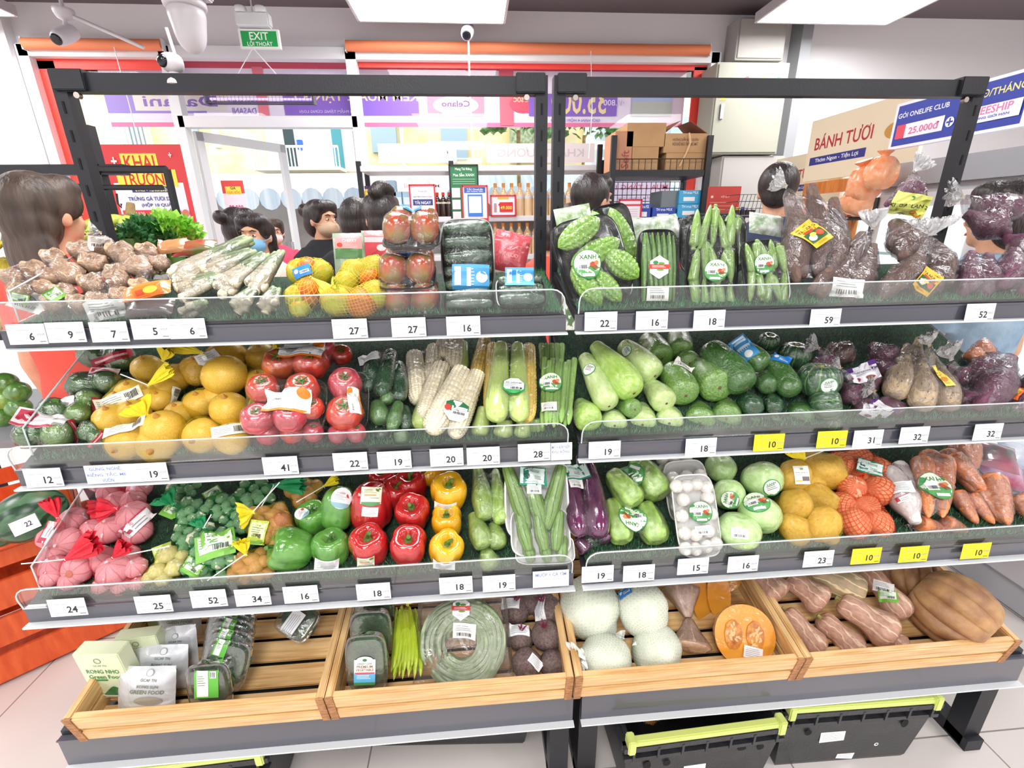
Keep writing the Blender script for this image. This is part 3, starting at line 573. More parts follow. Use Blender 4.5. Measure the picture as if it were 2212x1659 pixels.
# ================================================================ wooden crates on the bottom tier
def wood(name, stretch): return mat(name, 'E2BD85', .45, c2='C08A4E', scale=14, stretch=stretch, lo=.4, hi=.75, coat=.25, detail=6)
wood_x = wood('pine_along', (.5, 9, 9)); wood_y = wood('pine_across', (9, .6, 9)); wood_e = mat('pine_end_grain', 'B88454', .6, c2='8A5A34', scale=60, stretch=(1, 1, 3))
CR = {}
def crate(n, x0, x1, label):
    yf = TIER[4][0]-.018; L = .51; zb = board_z(4, TIER[4][0])+.004; w = x1-x0
    t = thing('wooden_crate', label, 'crate', TR(((x0+x1)/2, yf, zb)) @ RX(math.atan(BS[4])), group='pine crates on the bottom tier')
    for i in range(8):
        y = .04+i*.064; part('floor_slat', MB().box((0, y, .008), (w-.02, .052, .012), wood_x, bev=.002), t, sm=False)
    for z_, h_ in ((.021, .036), (.070, .044)): part('front_rail', MB().box((0, .008, z_), (w-.03, .016, h_), wood_x, bev=.003), t, sm=False)
    for z_ in (.025, .072): part('back_rail', MB().box((0, L-.008, z_), (w-.03, .016, .034), wood_x, bev=.003), t, sm=False)
    for s in (-1, 1):
        for z_ in (.025, .072): part('side_rail', MB().box((s*(w/2-.009), L/2, z_), (.018, L, .043), wood_y, bev=.003), t, sm=False)
    for s in (-1, 1):
        part('corner_end', MB().box((s*(w/2-.009), -.0005, .048), (.017, .003, .09), wood_e), t, sm=False)
    return t
cx = [atY(138, 1590, -.595).x, atY(708, 1550, -.595).x, atY(1240, 1500, -.595).x, atY(1733, 1450, -.595).x, atY(2192, 1400, -.595).x]
for n, (a_, b2, lb) in enumerate(((cx[0]+.01, cx[1]-.001, 'pine slatted crate at the far left of the bottom tier, nearly empty'), (cx[1]+.001, cx[2]-.002, 'pine slatted crate holding beans and beetroot'),
                                (cx[2]+.002, cx[3]-.001, 'pine slatted crate holding netted white melons and cut pumpkin'), (cx[3]+.001, cx[4]+.01, 'pine slatted crate at the far right holding butternut squashes'))): crate(n, a_, b2, lb)
# ================================================================ kinds of produce: unit meshes, radius .5, length 1 along Z, stem end at -Z
CAPS = lambda a, b, n1=.35, n2=.35: [(0, -.5), (a*.3, -.495), (a*.42, -.47), (a*.5, -.38), ((a+1)*.25, -.15), (.5, .12), (b*.5, .36), (b*.4, .455), (b*.24, .49), (0, .5)]
BALL = [(0, -.5), (.19, -.47), (.36, -.36), (.47, -.18), (.5, 0), (.47, .18), (.36, .36), (.19, .47), (0, .5)]
def lobes(n, amp, p=1.0, ph=0):
    return lambda a, z, r: r*(1-amp+amp*abs(math.cos(n*a/2+ph))**p)
def bumpy(n, amp, k=0, ka=0, seed=0, bend=0, kn=0):
    def f(a, z, r):
        q = r*(1-amp*.5+amp*.5*math.cos(n*a)) if n else r
        if k: q += ka*r*noise.noise(V((math.cos(a)*k, math.sin(a)*k, z*k*1.6+seed)))*2
        if kn: q += .22*r*max(0, math.sin(z*kn+3*math.sin(a*n)))*abs(math.sin(n*a*.5))
        return (q*math.cos(a)+bend*(.25-z*z), q*math.sin(a), z)
    return f
FILMED = dict(coat=1, crinkle=.85)
def kernel(a, z, r):
    if r > .3: return r*(.86+.14*abs(math.sin(a*7))**.5*abs(math.sin(z*88))**.5)
    return r
def spike(a, z, r): return r*(1-.10+.2*max(0, noise.noise(V((math.cos(a)*6, math.sin(a)*6, z*14)))))
KDEF = {
 # kind: (material kwargs, profile, seg, fn, aspect for round ones)
 'gourd': (dict(col='9CC452', c2='B9D878', scale=9, rough=.35, **FILMED), CAPS(.55, .98), 22, bumpy(0, 0, 1, .04, 3, .12), 3),
 'gourd_pale': (dict(col='B6D07E', c2='CFE0A4', scale=7, rough=.35, **FILMED), CAPS(.7, .98), 22, bumpy(0, 0, 1, .04, 7, .1), 3),
 'gourd_dark': (dict(col='527E36', c2='86AC58', scale=26, rough=.35, **FILMED), CAPS(.92, .98), 22, bumpy(0, 0, 1.2, .03, 9, .05), 3),
 'squash': (dict(col='33582E', c2='54803E', scale=26, rough=.3, **FILMED), CAPS(.8, .95), 22, bumpy(0, 0, 1, .03, 4, .1), 4),
 'cuke': (dict(col='23442C', c2='34593A', scale=14, rough=.25, **FILMED), CAPS(.8, .85), 18, bumpy(9, .05, 2, .02, 5, .1), 4),
 'cuke_mid': (dict(col='46703A', c2='5E8B48', scale=14, rough=.3, **FILMED), CAPS(.75, .8), 18, bumpy(8, .05, 2, .02, 6, .06), 4),
 'luffa': (dict(col='6E9644', c2='8DB05C', scale=18, stretch=(4, 4, .6), rough=.4, stripes=(8, '3F642C', .82, .3)), CAPS(.75, .72), 20, bumpy(8, .05, 1, .03, 2, -.14), 5),
 'sponge': (dict(col='86A94E', c2='A9C36C', scale=10, rough=.35, **FILMED), CAPS(.6, .85), 20, bumpy(0, 0, 1, .05, 1, .08), 4),
 'bitter': (dict(col='7FB33C', c2='9CCB58', scale=8, rough=.3, coat=1, crinkle=.1), [(0, -.5), (.1, -.47), (.3, -.38), (.44, -.2), (.5, 0), (.45, .2), (.32, .36), (.12, .46), (0, .5)], 40,
            bumpy(9, .26, 0, 0, 0, .06, 60), 2.4),
 'okra': (dict(col='6E9440', c2='8CB05C', scale=8, rough=.45, coat=.6), [(0, -.5), (.18, -.49), (.22, -.45), (.2, -.42), (.48, -.36), (.5, -.28), (.45, 0), (.34, .25), (.18, .42), (0, .5)], 20, bumpy(5, .14, 0, 0, 0, .25), 6),
 'bean': (dict(col='56803A', c2='6E9A4A', scale=10, rough=.4), CAPS(.7, .6), 8, bumpy(0, 0, 3, .1, 1, 1.2), 10),
 'bean_yellow': (dict(col='B8CC3C', c2='CDDD5C', scale=8, rough=.45), [(0, -.5), (.2, -.49), (.42, -.3), (.5, 0), (.45, .25), (.28, .42), (0, .5)], 8, bumpy(0, 0, 3, .1, 2, 1.4), 10),
 'asparagus': (dict(col='7FA852', c2='9CC06C', scale=6, rough=.4), [(0, -.5), (.45, -.5), (.5, -.45), (.42, 0), (.4, .25), (.5, .32), (.42, .42), (.2, .48), (0, .5)], 10, bumpy(6, .08, 4, .08, 1), 10),
 'eggplant': (dict(col='4E1C44', c2='6E2C56', scale=5, rough=.15, coat=1, crinkle=.1), [(0, -.5), (.2, -.49), (.3, -.4), (.38, -.2), (.46, .1), (.5, .3), (.4, .44), (.2, .49), (0, .5)], 22, bumpy(0, 0, 1, .04, 2, .15), 4),
 'chayote': (dict(col='93BC4E', c2='AED06E', scale=7, rough=.35, **FILMED), [(0, -.5), (.2, -.48), (.34, -.38), (.4, -.2), (.48, .05), (.5, .22), (.42, .38), (.25, .46), (0, .43)], 30, bumpy(5, .16, 2.2, .06, 3), 1.5),
 'white_eggplant': (dict(col='EDE7DD', c2='F6F2EC', scale=5, rough=.3, coat=.5), BALL, 16, None, 1),
 'kohlrabi': (dict(col='A9CC80', c2='C4E0A0', scale=6, rough=.35, **FILMED), [(0, -.42), (.12, -.47), (.34, -.41), (.47, -.2), (.5, 0), (.45, .2), (.33, .36), (.15, .44), (0, .45)], 26, bumpy(0, 0, 1.6, .04, 4), .9),
 'potato': (dict(col='CDA052', c2='DDB870', scale=9, rough=.6, spots=('8A6426', 9, .16)), BALL, 20, bumpy(0, 0, 1.5, .15, 4), 1.3),
 'potato_orange': (dict(col='DFA07A', c2='EBBB9A', scale=9, rough=.6, spots=('B06A38', 8, .14)), BALL, 20, bumpy(0, 0, 1.5, .13, 9), 1.15),
 'carrot': (dict(col='E07838', c2='EE9458', scale=16, stretch=(1, 1, 5), rough=.4, **FILMED), [(0, -.5), (.2, -.5), (.42, -.47), (.5, -.4), (.46, -.2), (.36, .1), (.24, .35), (.08, .48), (0, .5)], 18, bumpy(0, 0, 1.5, .05, 2), 5),
 'radish': (dict(col='EDE2DA', c2='F8F1EC', scale=6, rough=.4, **FILMED), CAPS(.75, .5), 20, bumpy(0, 0, 1, .03, 2), 4),
 'sweet_brown': (dict(col='5C463E', c2='765C50', scale=16, rough=.7, spots=('4A3632', 14, .12), bump=.3, bscale=20), CAPS(.45, .5), 18, bumpy(0, 0, 1.4, .12, 5, .3), 3),
 'sweet_purple': (dict(col='5A2C42', c2='74405A', scale=16, rough=.6, spots=('3C1A2C', 12, .12), bump=.3, bscale=20), CAPS(.4, .45), 18, bumpy(0, 0, 1.4, .14, 8, .25), 3),
 'taro': (dict(col='A8937A', c2='C4B08E', scale=12, rough=.8, spots=('5A4632', 10, .2), bump=.4, bscale=20), CAPS(.35, .95), 18, bumpy(0, 0, 1.4, .08, 3, .1), 3),
 'kabocha': (dict(col='2C4A30', c2='3F6240', scale=12, rough=.25, stripes=(10, '6E9258', .86, .3), **FILMED), [(0, -.30), (.1, -.36), (.26, -.41), (.42, -.3), (.5, -.05), (.46, .2), (.3, .38), (.1, .40), (0, .36)], 40, lobes(10, .10, .6), .95),
 'butternut': (dict(col='AE7F6C', c2='C69E86', scale=10, rough=.55, stripes=(9, 'E3C6A8', .8, 1.2), bump=.1), [(0, -.5), (.22, -.49), (.34, -.42), (.37, -.25), (.36, -.05), (.44, .12), (.5, .27), (.42, .42), (.2, .49), (0, .5)], 30, bumpy(10, .04, 1, .05, 3, .12), 2.4),
 'squash_mix': (dict(col='9A9070', c2='B89A78', scale=7, rough=.5, stripes=(10, 'E3CFA2', .75, 1.0)), CAPS(.8, .9), 30, bumpy(10, .05, 1, .03, 3, .05), 2),
 'big_pumpkin': (dict(col='94694A', c2='BE9462', scale=3.5, rough=.5, stripes=(0, 'A87A5A', .9, .4), bump=.08), [(0, -.38), (.08, -.43), (.24, -.47), (.4, -.38), (.49, -.15), (.5, .08), (.42, .32), (.26, .45), (.1, .45), (0, .4)], 66, lobes(11, .13, .45), .92),
 'onion': (dict(col='DDAE46', c2='EBCA78', scale=10, stretch=(5, 5, .5), rough=.35), [(0, -.47), (.05, -.46), (.08, -.42), (.22, -.38), (.4, -.25), (.5, 0), (.46, .2), (.34, .35), (.14, .43), (0, .44)], 22, bumpy(0, 0, 1.2, .03, 3), 1),
 'garlic': (dict(col='F0DEDC', c2='E2B8BC', scale=12, stretch=(5, 5, .5), rough=.5, stripes=(8, 'CF96A4', .86, .2)), [(0, -.5), (.05, -.5), (.07, -.38), (.2, -.3), (.42, -.15), (.5, .08), (.44, .28), (.25, .4), (0, .38)], 24, lobes(8, .12, .7), .95),
 'garlic_small': (dict(col='E0DEC6', c2='C8C6A4', scale=8, rough=.5), [(0, -.5), (.05, -.5), (.08, -.38), (.25, -.28), (.45, -.1), (.5, .1), (.42, .3), (.2, .42), (0, .4)], 14, lobes(7, .12, .7), .95),
 'shallot': (dict(col='B87E62', c2='D0A07E', scale=8, stretch=(4, 4, .6), rough=.4), [(0, -.5), (.06, -.48), (.12, -.38), (.36, -.2), (.5, .08), (.4, .3), (.15, .45), (0, .48)], 14, bumpy(0, 0, 1, .06, 2), 1.2),
 'shallot_red': (dict(col='A84E5A', c2='C67A72', scale=8, stretch=(4, 4, .6), rough=.4), [(0, -.5), (.06, -.48), (.12, -.38), (.36, -.2), (.5, .08), (.4, .3), (.15, .45), (0, .48)], 14, bumpy(0, 0, 1, .06, 2), 1.2),
 'tomato': (dict(col='C93A2C', c2='D9543C', scale=4, rough=.2, coat=1, crinkle=.12), [(0, -.32), (.08, -.38), (.24, -.42), (.42, -.3), (.5, -.05), (.46, .18), (.32, .35), (.12, .4), (0, .4)], 30, lobes(7, .05, 1), 1),
 'tomato_orange': (dict(col='D8682E', c2='C94A30', scale=3, rough=.2, coat=1, crinkle=.12), [(0, -.32), (.08, -.38), (.24, -.42), (.42, -.3), (.5, -.05), (.46, .18), (.32, .35), (.12, .4), (0, .4)], 30, lobes(7, .05, 1), 1),
 'tomato_pink': (dict(col='C23848', c2='CF5560', scale=4, rough=.2, coat=1, crinkle=.12), [(0, -.34), (.08, -.4), (.24, -.44), (.42, -.32), (.5, -.05), (.46, .2), (.32, .38), (.12, .44), (0, .44)], 26, lobes(6, .05, 1), 1),
 'tomato_brown': (dict(col='B4482A', c2='8E7430', scale=1.8, rough=.25, coat=1, crinkle=.08, lo=.4, hi=.62), [(0, -.44), (.1, -.46), (.3, -.43), (.46, -.25), (.5, 0), (.46, .22), (.34, .4), (.15, .48), (0, .49)], 24, None, 1.12),
 'fruit_green': (dict(col='BABF56', c2='D0A24C', scale=1.6, rough=.4, lo=.5, hi=.68), BALL, 22, bumpy(0, 0, 1, .04, 3), 1.02),
 'fruit_red': (dict(col='C8502E', c2='E08A4A', scale=1.8, rough=.4, lo=.45, hi=.7), BALL, 22, bumpy(0, 0, 1, .04, 5), 1.02),
 'lime': (dict(col='4B8232', c2='69A046', scale=5, rough=.25, coat=1, crinkle=.3), [(0, -.5), (.08, -.48), (.26, -.42), (.44, -.22), (.5, 0), (.44, .22), (.26, .42), (.1, .49), (0, .52)], 20, None, 1.05),
 'lime_light': (dict(col='7FAE3E', c2='98C254', scale=5, rough=.25, coat=1, crinkle=.3), [(0, -.5), (.08, -.48), (.26, -.42), (.44, -.22), (.5, 0), (.44, .22), (.26, .42), (.1, .49), (0, .52)], 20, None, 1.05),
 'ginger': (dict(col='D8B894', c2='B58E70', scale=12, rough=.7, bump=.3), CAPS(.9, .7), 14, bumpy(0, 0, 2.2, .28, 6, .15), 2),
 'beet': (dict(col='7C6A60', c2='5A4448', scale=14, rough=.6, bump=.3, bscale=25), [(0, -.42), (.12, -.44), (.3, -.4), (.46, -.2), (.5, 0), (.42, .25), (.25, .4), (.08, .47), (.03, .55), (0, .62)], 22, bumpy(0, 0, 1.4, .06, 3), .95),
 'corn_white': (dict(col='E9DCB8', c2='F4EBD0', scale=20, rough=.35, **FILMED), [(0, -.5), (.2, -.5), (.36, -.49), (.42, -.46), (.45, -.3), (.49, 0), (.5, .25), (.44, .4), (.3, .47), (.12, .5), (0, .5)], 84, kernel, 4),
 'corn_yellow': (dict(col='EBC24A', c2='F3D572', scale=20, rough=.35, **FILMED), [(0, -.5), (.2, -.5), (.36, -.49), (.42, -.46), (.45, -.3), (.49, 0), (.5, .25), (.44, .4), (.3, .47), (.12, .5), (0, .5)], 84, kernel, 4),
 'husk': (dict(col='AFCB62', c2='CBDE8C', scale=14, stretch=(6, 6, .5), rough=.45, coat=.8), [(0, -.5), (.3, -.49), (.36, -.4), (.42, -.1), (.5, .2), (.46, .38), (.34, .46), (0, .5)], 24, bumpy(9, .07, 1, .03, 2), 4),
 'cabbage': (dict(col='E8F0D4', c2='D6E6B8', scale=5, rough=.5), BALL, 26, bumpy(0, 0, 1.4, .08, 3), 1.15),
 'pepper': (dict(col='4F8E34', c2='6AA648', scale=3, rough=.15, coat=1, crinkle=.3), None, 44, None, 1.12),
 'pepper_red': (dict(col='B51E22', c2='C8302E', scale=3, rough=.12, coat=1, crinkle=.12), None, 44, None, 1.12),
 'pepper_yellow': (dict(col='E9A914', c2='F2BE2A', scale=3, rough=.12, coat=1, crinkle=.12), None, 44, None, 1.12),
 'banana': (dict(col='A9C04E', c2='C4CC5C', scale=6, rough=.45), [(0, -.5), (.12, -.49), (.16, -.42), (.42, -.28), (.5, 0), (.42, .3), (.14, .44), (.1, .5), (0, .5)], 12, bumpy(5, .08, 0, 0, 0, .9), 4),
 'banana_ripe': (dict(col='B8A63E', c2='CFC455', scale=6, rough=.45), [(0, -.5), (.12, -.49), (.16, -.42), (.42, -.28), (.5, 0), (.42, .3), (.14, .44), (.1, .5), (0, .5)], 12, bumpy(5, .08, 0, 0, 0, .9), 4),
 'watermelon': (dict(col='3A5C3E', c2='57785A', scale=5, rough=.3, stripes=(9, '22402A', .3, .8)), BALL, 24, None, 1.15),
}
PEPP = [(0, -.3), (.05, -.31), (.12, -.36), (.24, -.47), (.38, -.47), (.48, -.33), (.5, -.1), (.46, .15), (.4, .34), (.28, .47), (.12, .46), (0, .38)]
ASP = {}; KM = {}; STEM = {}
for _k, (_m, _p, _s, _f, _a) in KDEF.items(): ASP[_k] = _a
stem_g = mat('green_stem', '5E8A3A', .5, c2='3F6A2C', scale=14); stem_d = mat('dry_stem', 'A58A5A', .7, c2='7A6238', scale=20)
def kmesh(k):
    if k in KM: return KM[k]
    mk, pr, sg, fn, a = KDEF[k]; m = mat(k+'_skin', mk['col'], mk.get('rough', .5), **{q: v for q, v in mk.items() if q not in ('col', 'rough')})
    mb = MB()
    if k.startswith('pepper'): mb.lathe(PEPP, m, sg, fn=lambda a_, z, r: r*(1-.17+.17*abs(math.cos(2*a_))**.6*(1+.0*z)) if r > .2 else r*(1-.1+.1*abs(math.cos(2*a_))), steps=3)
    else: mb.lathe(pr, m, sg, fn=fn, steps=13 if k.startswith('corn') or k == 'bitter' else 3)
    KM[k] = mb.mesh(k)
    # stems
    s = MB()
    if k.startswith('pepper'):
        s.lathe([(.0, -.27), (.17, -.30), (.16, -.33), (.07, -.36), (.05, -.42)], stem_g, 10, fn=lobes(5, .3), steps=2); s.tube([(0, 0, -.36), (.01, 0, -.46), (.05, .02, -.56), (.1, .04, -.6)], [.05, .045, .045, .055], stem_g, 8); STEM[k] = ('stem', s.mesh('stem'))
    elif k in ('tomato', 'tomato_orange', 'tomato_pink'):
        for i in range(6):
            a = i*1.05; s.tube([(0, 0, -.36), (.12*math.cos(a), .12*math.sin(a), -.43), (.26*math.cos(a+.2), .26*math.sin(a+.2), -.42)], [.03, .025, .006], stem_g, 5)
        s.tube([(0, 0, -.33), (0, 0, -.46)], .025, stem_g, 6); STEM[k] = ('calyx', s.mesh('calyx'))
    elif k == 'onion':
        s.tube([(0, 0, -.42), (0, .01, -.5), (.01, 0, -.56)], [.09, .045, .02], mat('onion_neck', 'B8823A', .6), 8)
        STEM[k] = ('neck', s.mesh('neck'))
    elif k in ('kabocha', 'big_pumpkin', 'butternut'):
        z = {'kabocha': -.32, 'big_pumpkin': -.36, 'butternut': -.48}[k]; s.lathe([(.09, z+.02), (.10, z-.02), (.07, z-.05), (.06, z-.1), (.0, z-.1)], mat('corky_stem', 'A8A860', .7, c2='8A7A44', scale=20), 10, fn=lobes(5, .2), steps=2); STEM[k] = ('stem', s.mesh('stem'))
    elif k == 'garlic':
        s.lathe([(.10, .36), (.13, .41), (.1, .44), (0, .43)], mat('garlic_root', 'C9A488', .8), 12, steps=2); STEM[k] = ('root', s.mesh('root'))
    elif k in ('gourd', 'gourd_pale', 'gourd_dark', 'squash', 'cuke'):
        s.lathe([(.0, .485), (.05, .493), (.045, .503), (0, .507)], mat('blossom_scar', '6A5030', .8), 10, steps=2); STEM[k] = ('blossom_end', s.mesh('blossom_end'))
    elif k == 'beet':
        for i in range(4): a = i*1.5; s.tube([(.04*math.cos(a), .04*math.sin(a), -.4), (.09*math.cos(a), .09*math.sin(a), -.56), (.16*math.cos(a), .12*math.sin(a), -.66)], [.035, .03, .015], mat('beet_stalk', '7A2244', .5), 6)
        STEM[k] = ('stalk', s.mesh('stalk'))
    elif k == 'eggplant':
        s.lathe([(.0, -.53), (.1, -.52), (.28, -.45), (.34, -.37), (.3, -.34)], mat('eggplant_cap', '4A3A34', .6), 10, fn=lobes(5, .3), steps=2); STEM[k] = ('cap', s.mesh('cap'))
    return KM[k]
NICE = {'gourd': 'bottle_gourd', 'gourd_pale': 'bottle_gourd', 'gourd_dark': 'wax_gourd', 'squash': 'green_squash', 'cuke': 'cucumber', 'cuke_mid': 'cucumber', 'sponge': 'sponge_gourd', 'luffa': 'luffa', 'bitter': 'bitter_melon',
        'bean_yellow': 'wax_bean', 'potato_orange': 'potato', 'sweet_brown': 'sweet_potato', 'sweet_purple': 'sweet_potato', 'kabocha': 'small_pumpkin', 'squash_mix': 'butternut_squash', 'butternut': 'butternut_squash', 'big_pumpkin': 'pumpkin',
        'garlic_small': 'garlic', 'shallot_red': 'shallot', 'tomato_orange': 'tomato', 'tomato_pink': 'tomato', 'tomato_brown': 'tomato', 'fruit_green': 'mango', 'fruit_red': 'mango', 'lime_light': 'lime', 'corn_white': 'corn_cob',
        'corn_yellow': 'corn_cob', 'husk': 'husked_corn', 'pepper': 'bell_pepper', 'pepper_red': 'bell_pepper', 'pepper_yellow': 'bell_pepper', 'banana_ripe': 'banana', 'cabbage': 'melon', 'taro': 'taro_root', 'ginger': 'ginger_root'}
def basis(ax): return (RT*ax[0]+UP*ax[1]-FW*ax[2]).normalized()
def vm(kind, t, x, y, w, x2=None, y2=None, lift=0, ax=(.1, .75, .65), asp=None, spin=0, fat=1):
    """world matrix of one vegetable"""
    if x2 is None:
        if kind.startswith('potato') and ax == (.1, .75, .65): q = x*1.7+y; ax = (math.cos(q), math.sin(q), .3)
        p = on(t, x, y, lift) if t else lift_pt(x, y, lift); s = w*mpp(p); return frame(p, -basis(ax)) @ RZ(spin) @ SC(s, s, s*(asp or ASP[kind]))
    a = on(t, x, y, lift) if t else lift_pt(x, y, lift); b = on(t, x2, y2, lift) if t else lift_pt(x2, y2, lift); c = (a+b)/2; s = w*mpp(c)
    if kind[:5] in ('gourd', 'squas', 'cuke'):
        while (b-a).length < 1.4*s: a = a+(a-CAM).normalized()*.006
        c = (a+b)/2
    return frame(c, b-a) @ RZ(spin) @ SC(s, s*fat, max((b-a).length, s*.9))
def lift_pt(x, y, d): return atY(x, y, d)
def place(kind, M, parent=None, name=None, label=None, cat=None, group=None, root=None):
    me = kmesh(kind); nm = name or NICE.get(kind, kind)
    if parent is None: o = single(nm, label, cat, me, M, group); L = M
    else: o = part(nm, me, parent, root.inverted() @ M if root is not None else M)
    if kind in STEM: part(STEM[kind][0], STEM[kind][1], o)
    return o
def veg(kind, label, cat, t, x, y, w, x2=None, y2=None, st=(), group=None, wrap=None, **kw):
    M = vm(kind, t, x, y, w, x2, y2, **kw); o = place(kind, M, label=label, cat=cat, group=group)
    if st:
        b = bvh_of([(kmesh(kind), M)])
        for s in st: sticker(o, b, *s)
    return o
# ---------------------------------------------------------------- films
CLEAR = film('cling_film', 'FFFFFF', .02, .17, .10, bump=.55, bs=22)
BAGF = film('clear_bag_film', 'FEFCFD', .05, .24, .12, bump=.8, bs=14, bodycol='F4F0F4')
BAGT = film('crumpled_film_end', 'FFFFFF', .38, .5, .2, bump=.9, bs=30, bodycol='FFFFFF')
NETY = film('yellow_net', 'FFFDEC', .19, .05, .4, bump=0, bodycol='F4DC28'); NETY2 = mat('yellow_net_tuft', 'E8D41E', .6, bump=.5, bscale=60)
NETR = film('red_net', 'FFEEF0', .2, .04, .4, bump=0, bodycol='E01838'); NETR2 = mat('red_net_tuft', 'D81E34', .6, bump=.5, bscale=60)
NETG = film('green_net', 'E4F8EC', .38, .04, .4, bump=0, bodycol='12884A'); NETG2 = mat('green_net_tuft', '128A50', .6, bump=.5, bscale=60)
NETO = film('orange_net', 'FFF0E6', .12, .02, .4, bump=0, net=(30, 15), bodycol='E2582E', netw=.16); NETO2 = mat('orange_net_tuft', 'E8602E', .6)
NETL = film('lime_open_net', 'FFFCE0', .1, .02, .4, bump=0, net=(26, 13), bodycol='E8DC58', netw=.17); NETL2 = mat('lime_net_tuft', 'D8D850', .6)
NETB = film('bean_net', 'FBFFE4', .2, .03, .4, bump=0, bodycol='D6DA50')
ICO = {}
def ico(n):
    if n not in ICO:
        bm = bmesh.new(); bmesh.ops.create_icosphere(bm, subdivisions=n, radius=1); bm.verts.ensure_lookup_table(); bm.verts.index_update()
        ICO[n] = ([v.co.normalized() for v in bm.verts], [tuple(v.index for v in f.verts) for f in bm.faces], [[e.other_vert(v).index for e in v.link_edges] for v in bm.verts]); bm.free()
    return ICO[n]
def hull(items, c, knot, fm, margin=.003, its=7, n=4, crink=.004, seed=1):
    """shrink-wrapped bag round the contents; items: (mesh, world matrix)"""
    B = bvh_of(items); D, F, NB = ico(n); kd = (knot-c) if knot else None; kl = kd.length if knot else 0
    if knot: kd.normalize()
    rad = []
    for d in D:
        h = B.ray_cast(c+d*1.2, -d); rad.append(1.2-h[3]+margin if h[0] is not None else None)
    ok = [r for r in rad if r]; lo = sorted(ok)[len(ok)//4] if ok else .03
    r0 = [r if r else lo*.6 for r in rad]; r = list(r0)
    for _ in range(its):
        q = []
        for i in range(len(r)):
            av = sum(r[j] for j in NB[i])/len(NB[i]); q.append(max(av, r0[i]) if rad[i] else av)
        r = q
    r = [.4*a+.6*max(a, sum(r[j] for j in NB[i])/len(NB[i])) for i, a in enumerate(r)]
    vs = []
    for i, d in enumerate(D):
        q = r[i]+crink*noise.noise(d*5+V((seed, 0, 0)))
        if knot:
            th = math.acos(max(-1, min(1, d.dot(kd)))); q = q+(max(kl, q)-q)*math.exp(-(th/.26)**2)
        vs.append(c+d*q)
    return vs, F, D, kd
def uvset(me, D, F, kd):
    if kd is None: kd = V((0, 0, 1))
    a = kd.orthogonal().normalized(); b = kd.cross(a); uv = me.uv_layers.new(name='UVMap'); l = 0; dat = []
    for f in F:
        us = []
        for i in f:
            d = D[i]; us.append([math.atan2(d.dot(b), d.dot(a))/(2*math.pi), math.acos(max(-1, min(1, d.dot(kd))))/math.pi])
        u0 = us[0][0]
        for u in us:
            if u[0]-u0 > .5: u[0] -= 1
            if u[0]-u0 < -.5: u[0] += 1
            dat += u
    uv.data.foreach_set('uv', dat)
def tuft(parent, iv, k, f, w, m, name='tuft', flat=.35, n=9, seed=0):
    """gathered, fanned-out end of a bag from knot k to tip f"""
    d = f-k; L = d.length; mb = MB(); Z = d.normalized(); side = Z.cross(FW).normalized(); Mx = frame(k, Z, side); r = random.Random(seed+int(k.x*1000))
    ph = [r.uniform(.75, 1.15) for _ in range(48)]
    def fn(a, z, rr):
        i = int(a/(2*math.pi)*48) % 48; q = rr*(1+.35*math.sin(n*a)*min(1, z/L*2))
        return (q*math.cos(a), q*math.sin(a)*flat, z*(1+(ph[i]-1)*.5*(z/L)**2))
    mb.lathe([(w*.12, -.004), (w*.1, 0), (w*.2, L*.2), (w*.36, L*.5), (w*.46, L*.8), (w*.5, L)], m, 48, fn=fn, steps=3)
    mb.f = mb.f[:-2]; mb.m = mb.m[:-2]
    mb.v = [tuple(iv @ (Mx @ V(v))) for v in mb.v]
    return part(name, mb, parent)
def ring(parent, iv, k, Z, r, m, name='tie'):
    Mx = frame(k, Z); mb = MB(); pts = [(r*math.cos(a*.628), r*math.sin(a*.628), 0) for a in range(11)]
    mb.tube(pts, r*.35, m, 6); mb.tube([(r, 0, 0), (r*2.4, r, r*1.5)], r*.2, m, 5); mb.tube([(r, 0, 0), (r*2.2, -r*1.2, -r)], r*.2, m, 5)
    mb.v = [tuple(iv @ (Mx @ V(v))) for v in mb.v]; return part(name, mb, parent)
gold = mat('gold_tie', 'D2A83E', .3, metal=.8); white_tie = mat('white_tie', 'EFEFEA', .5)
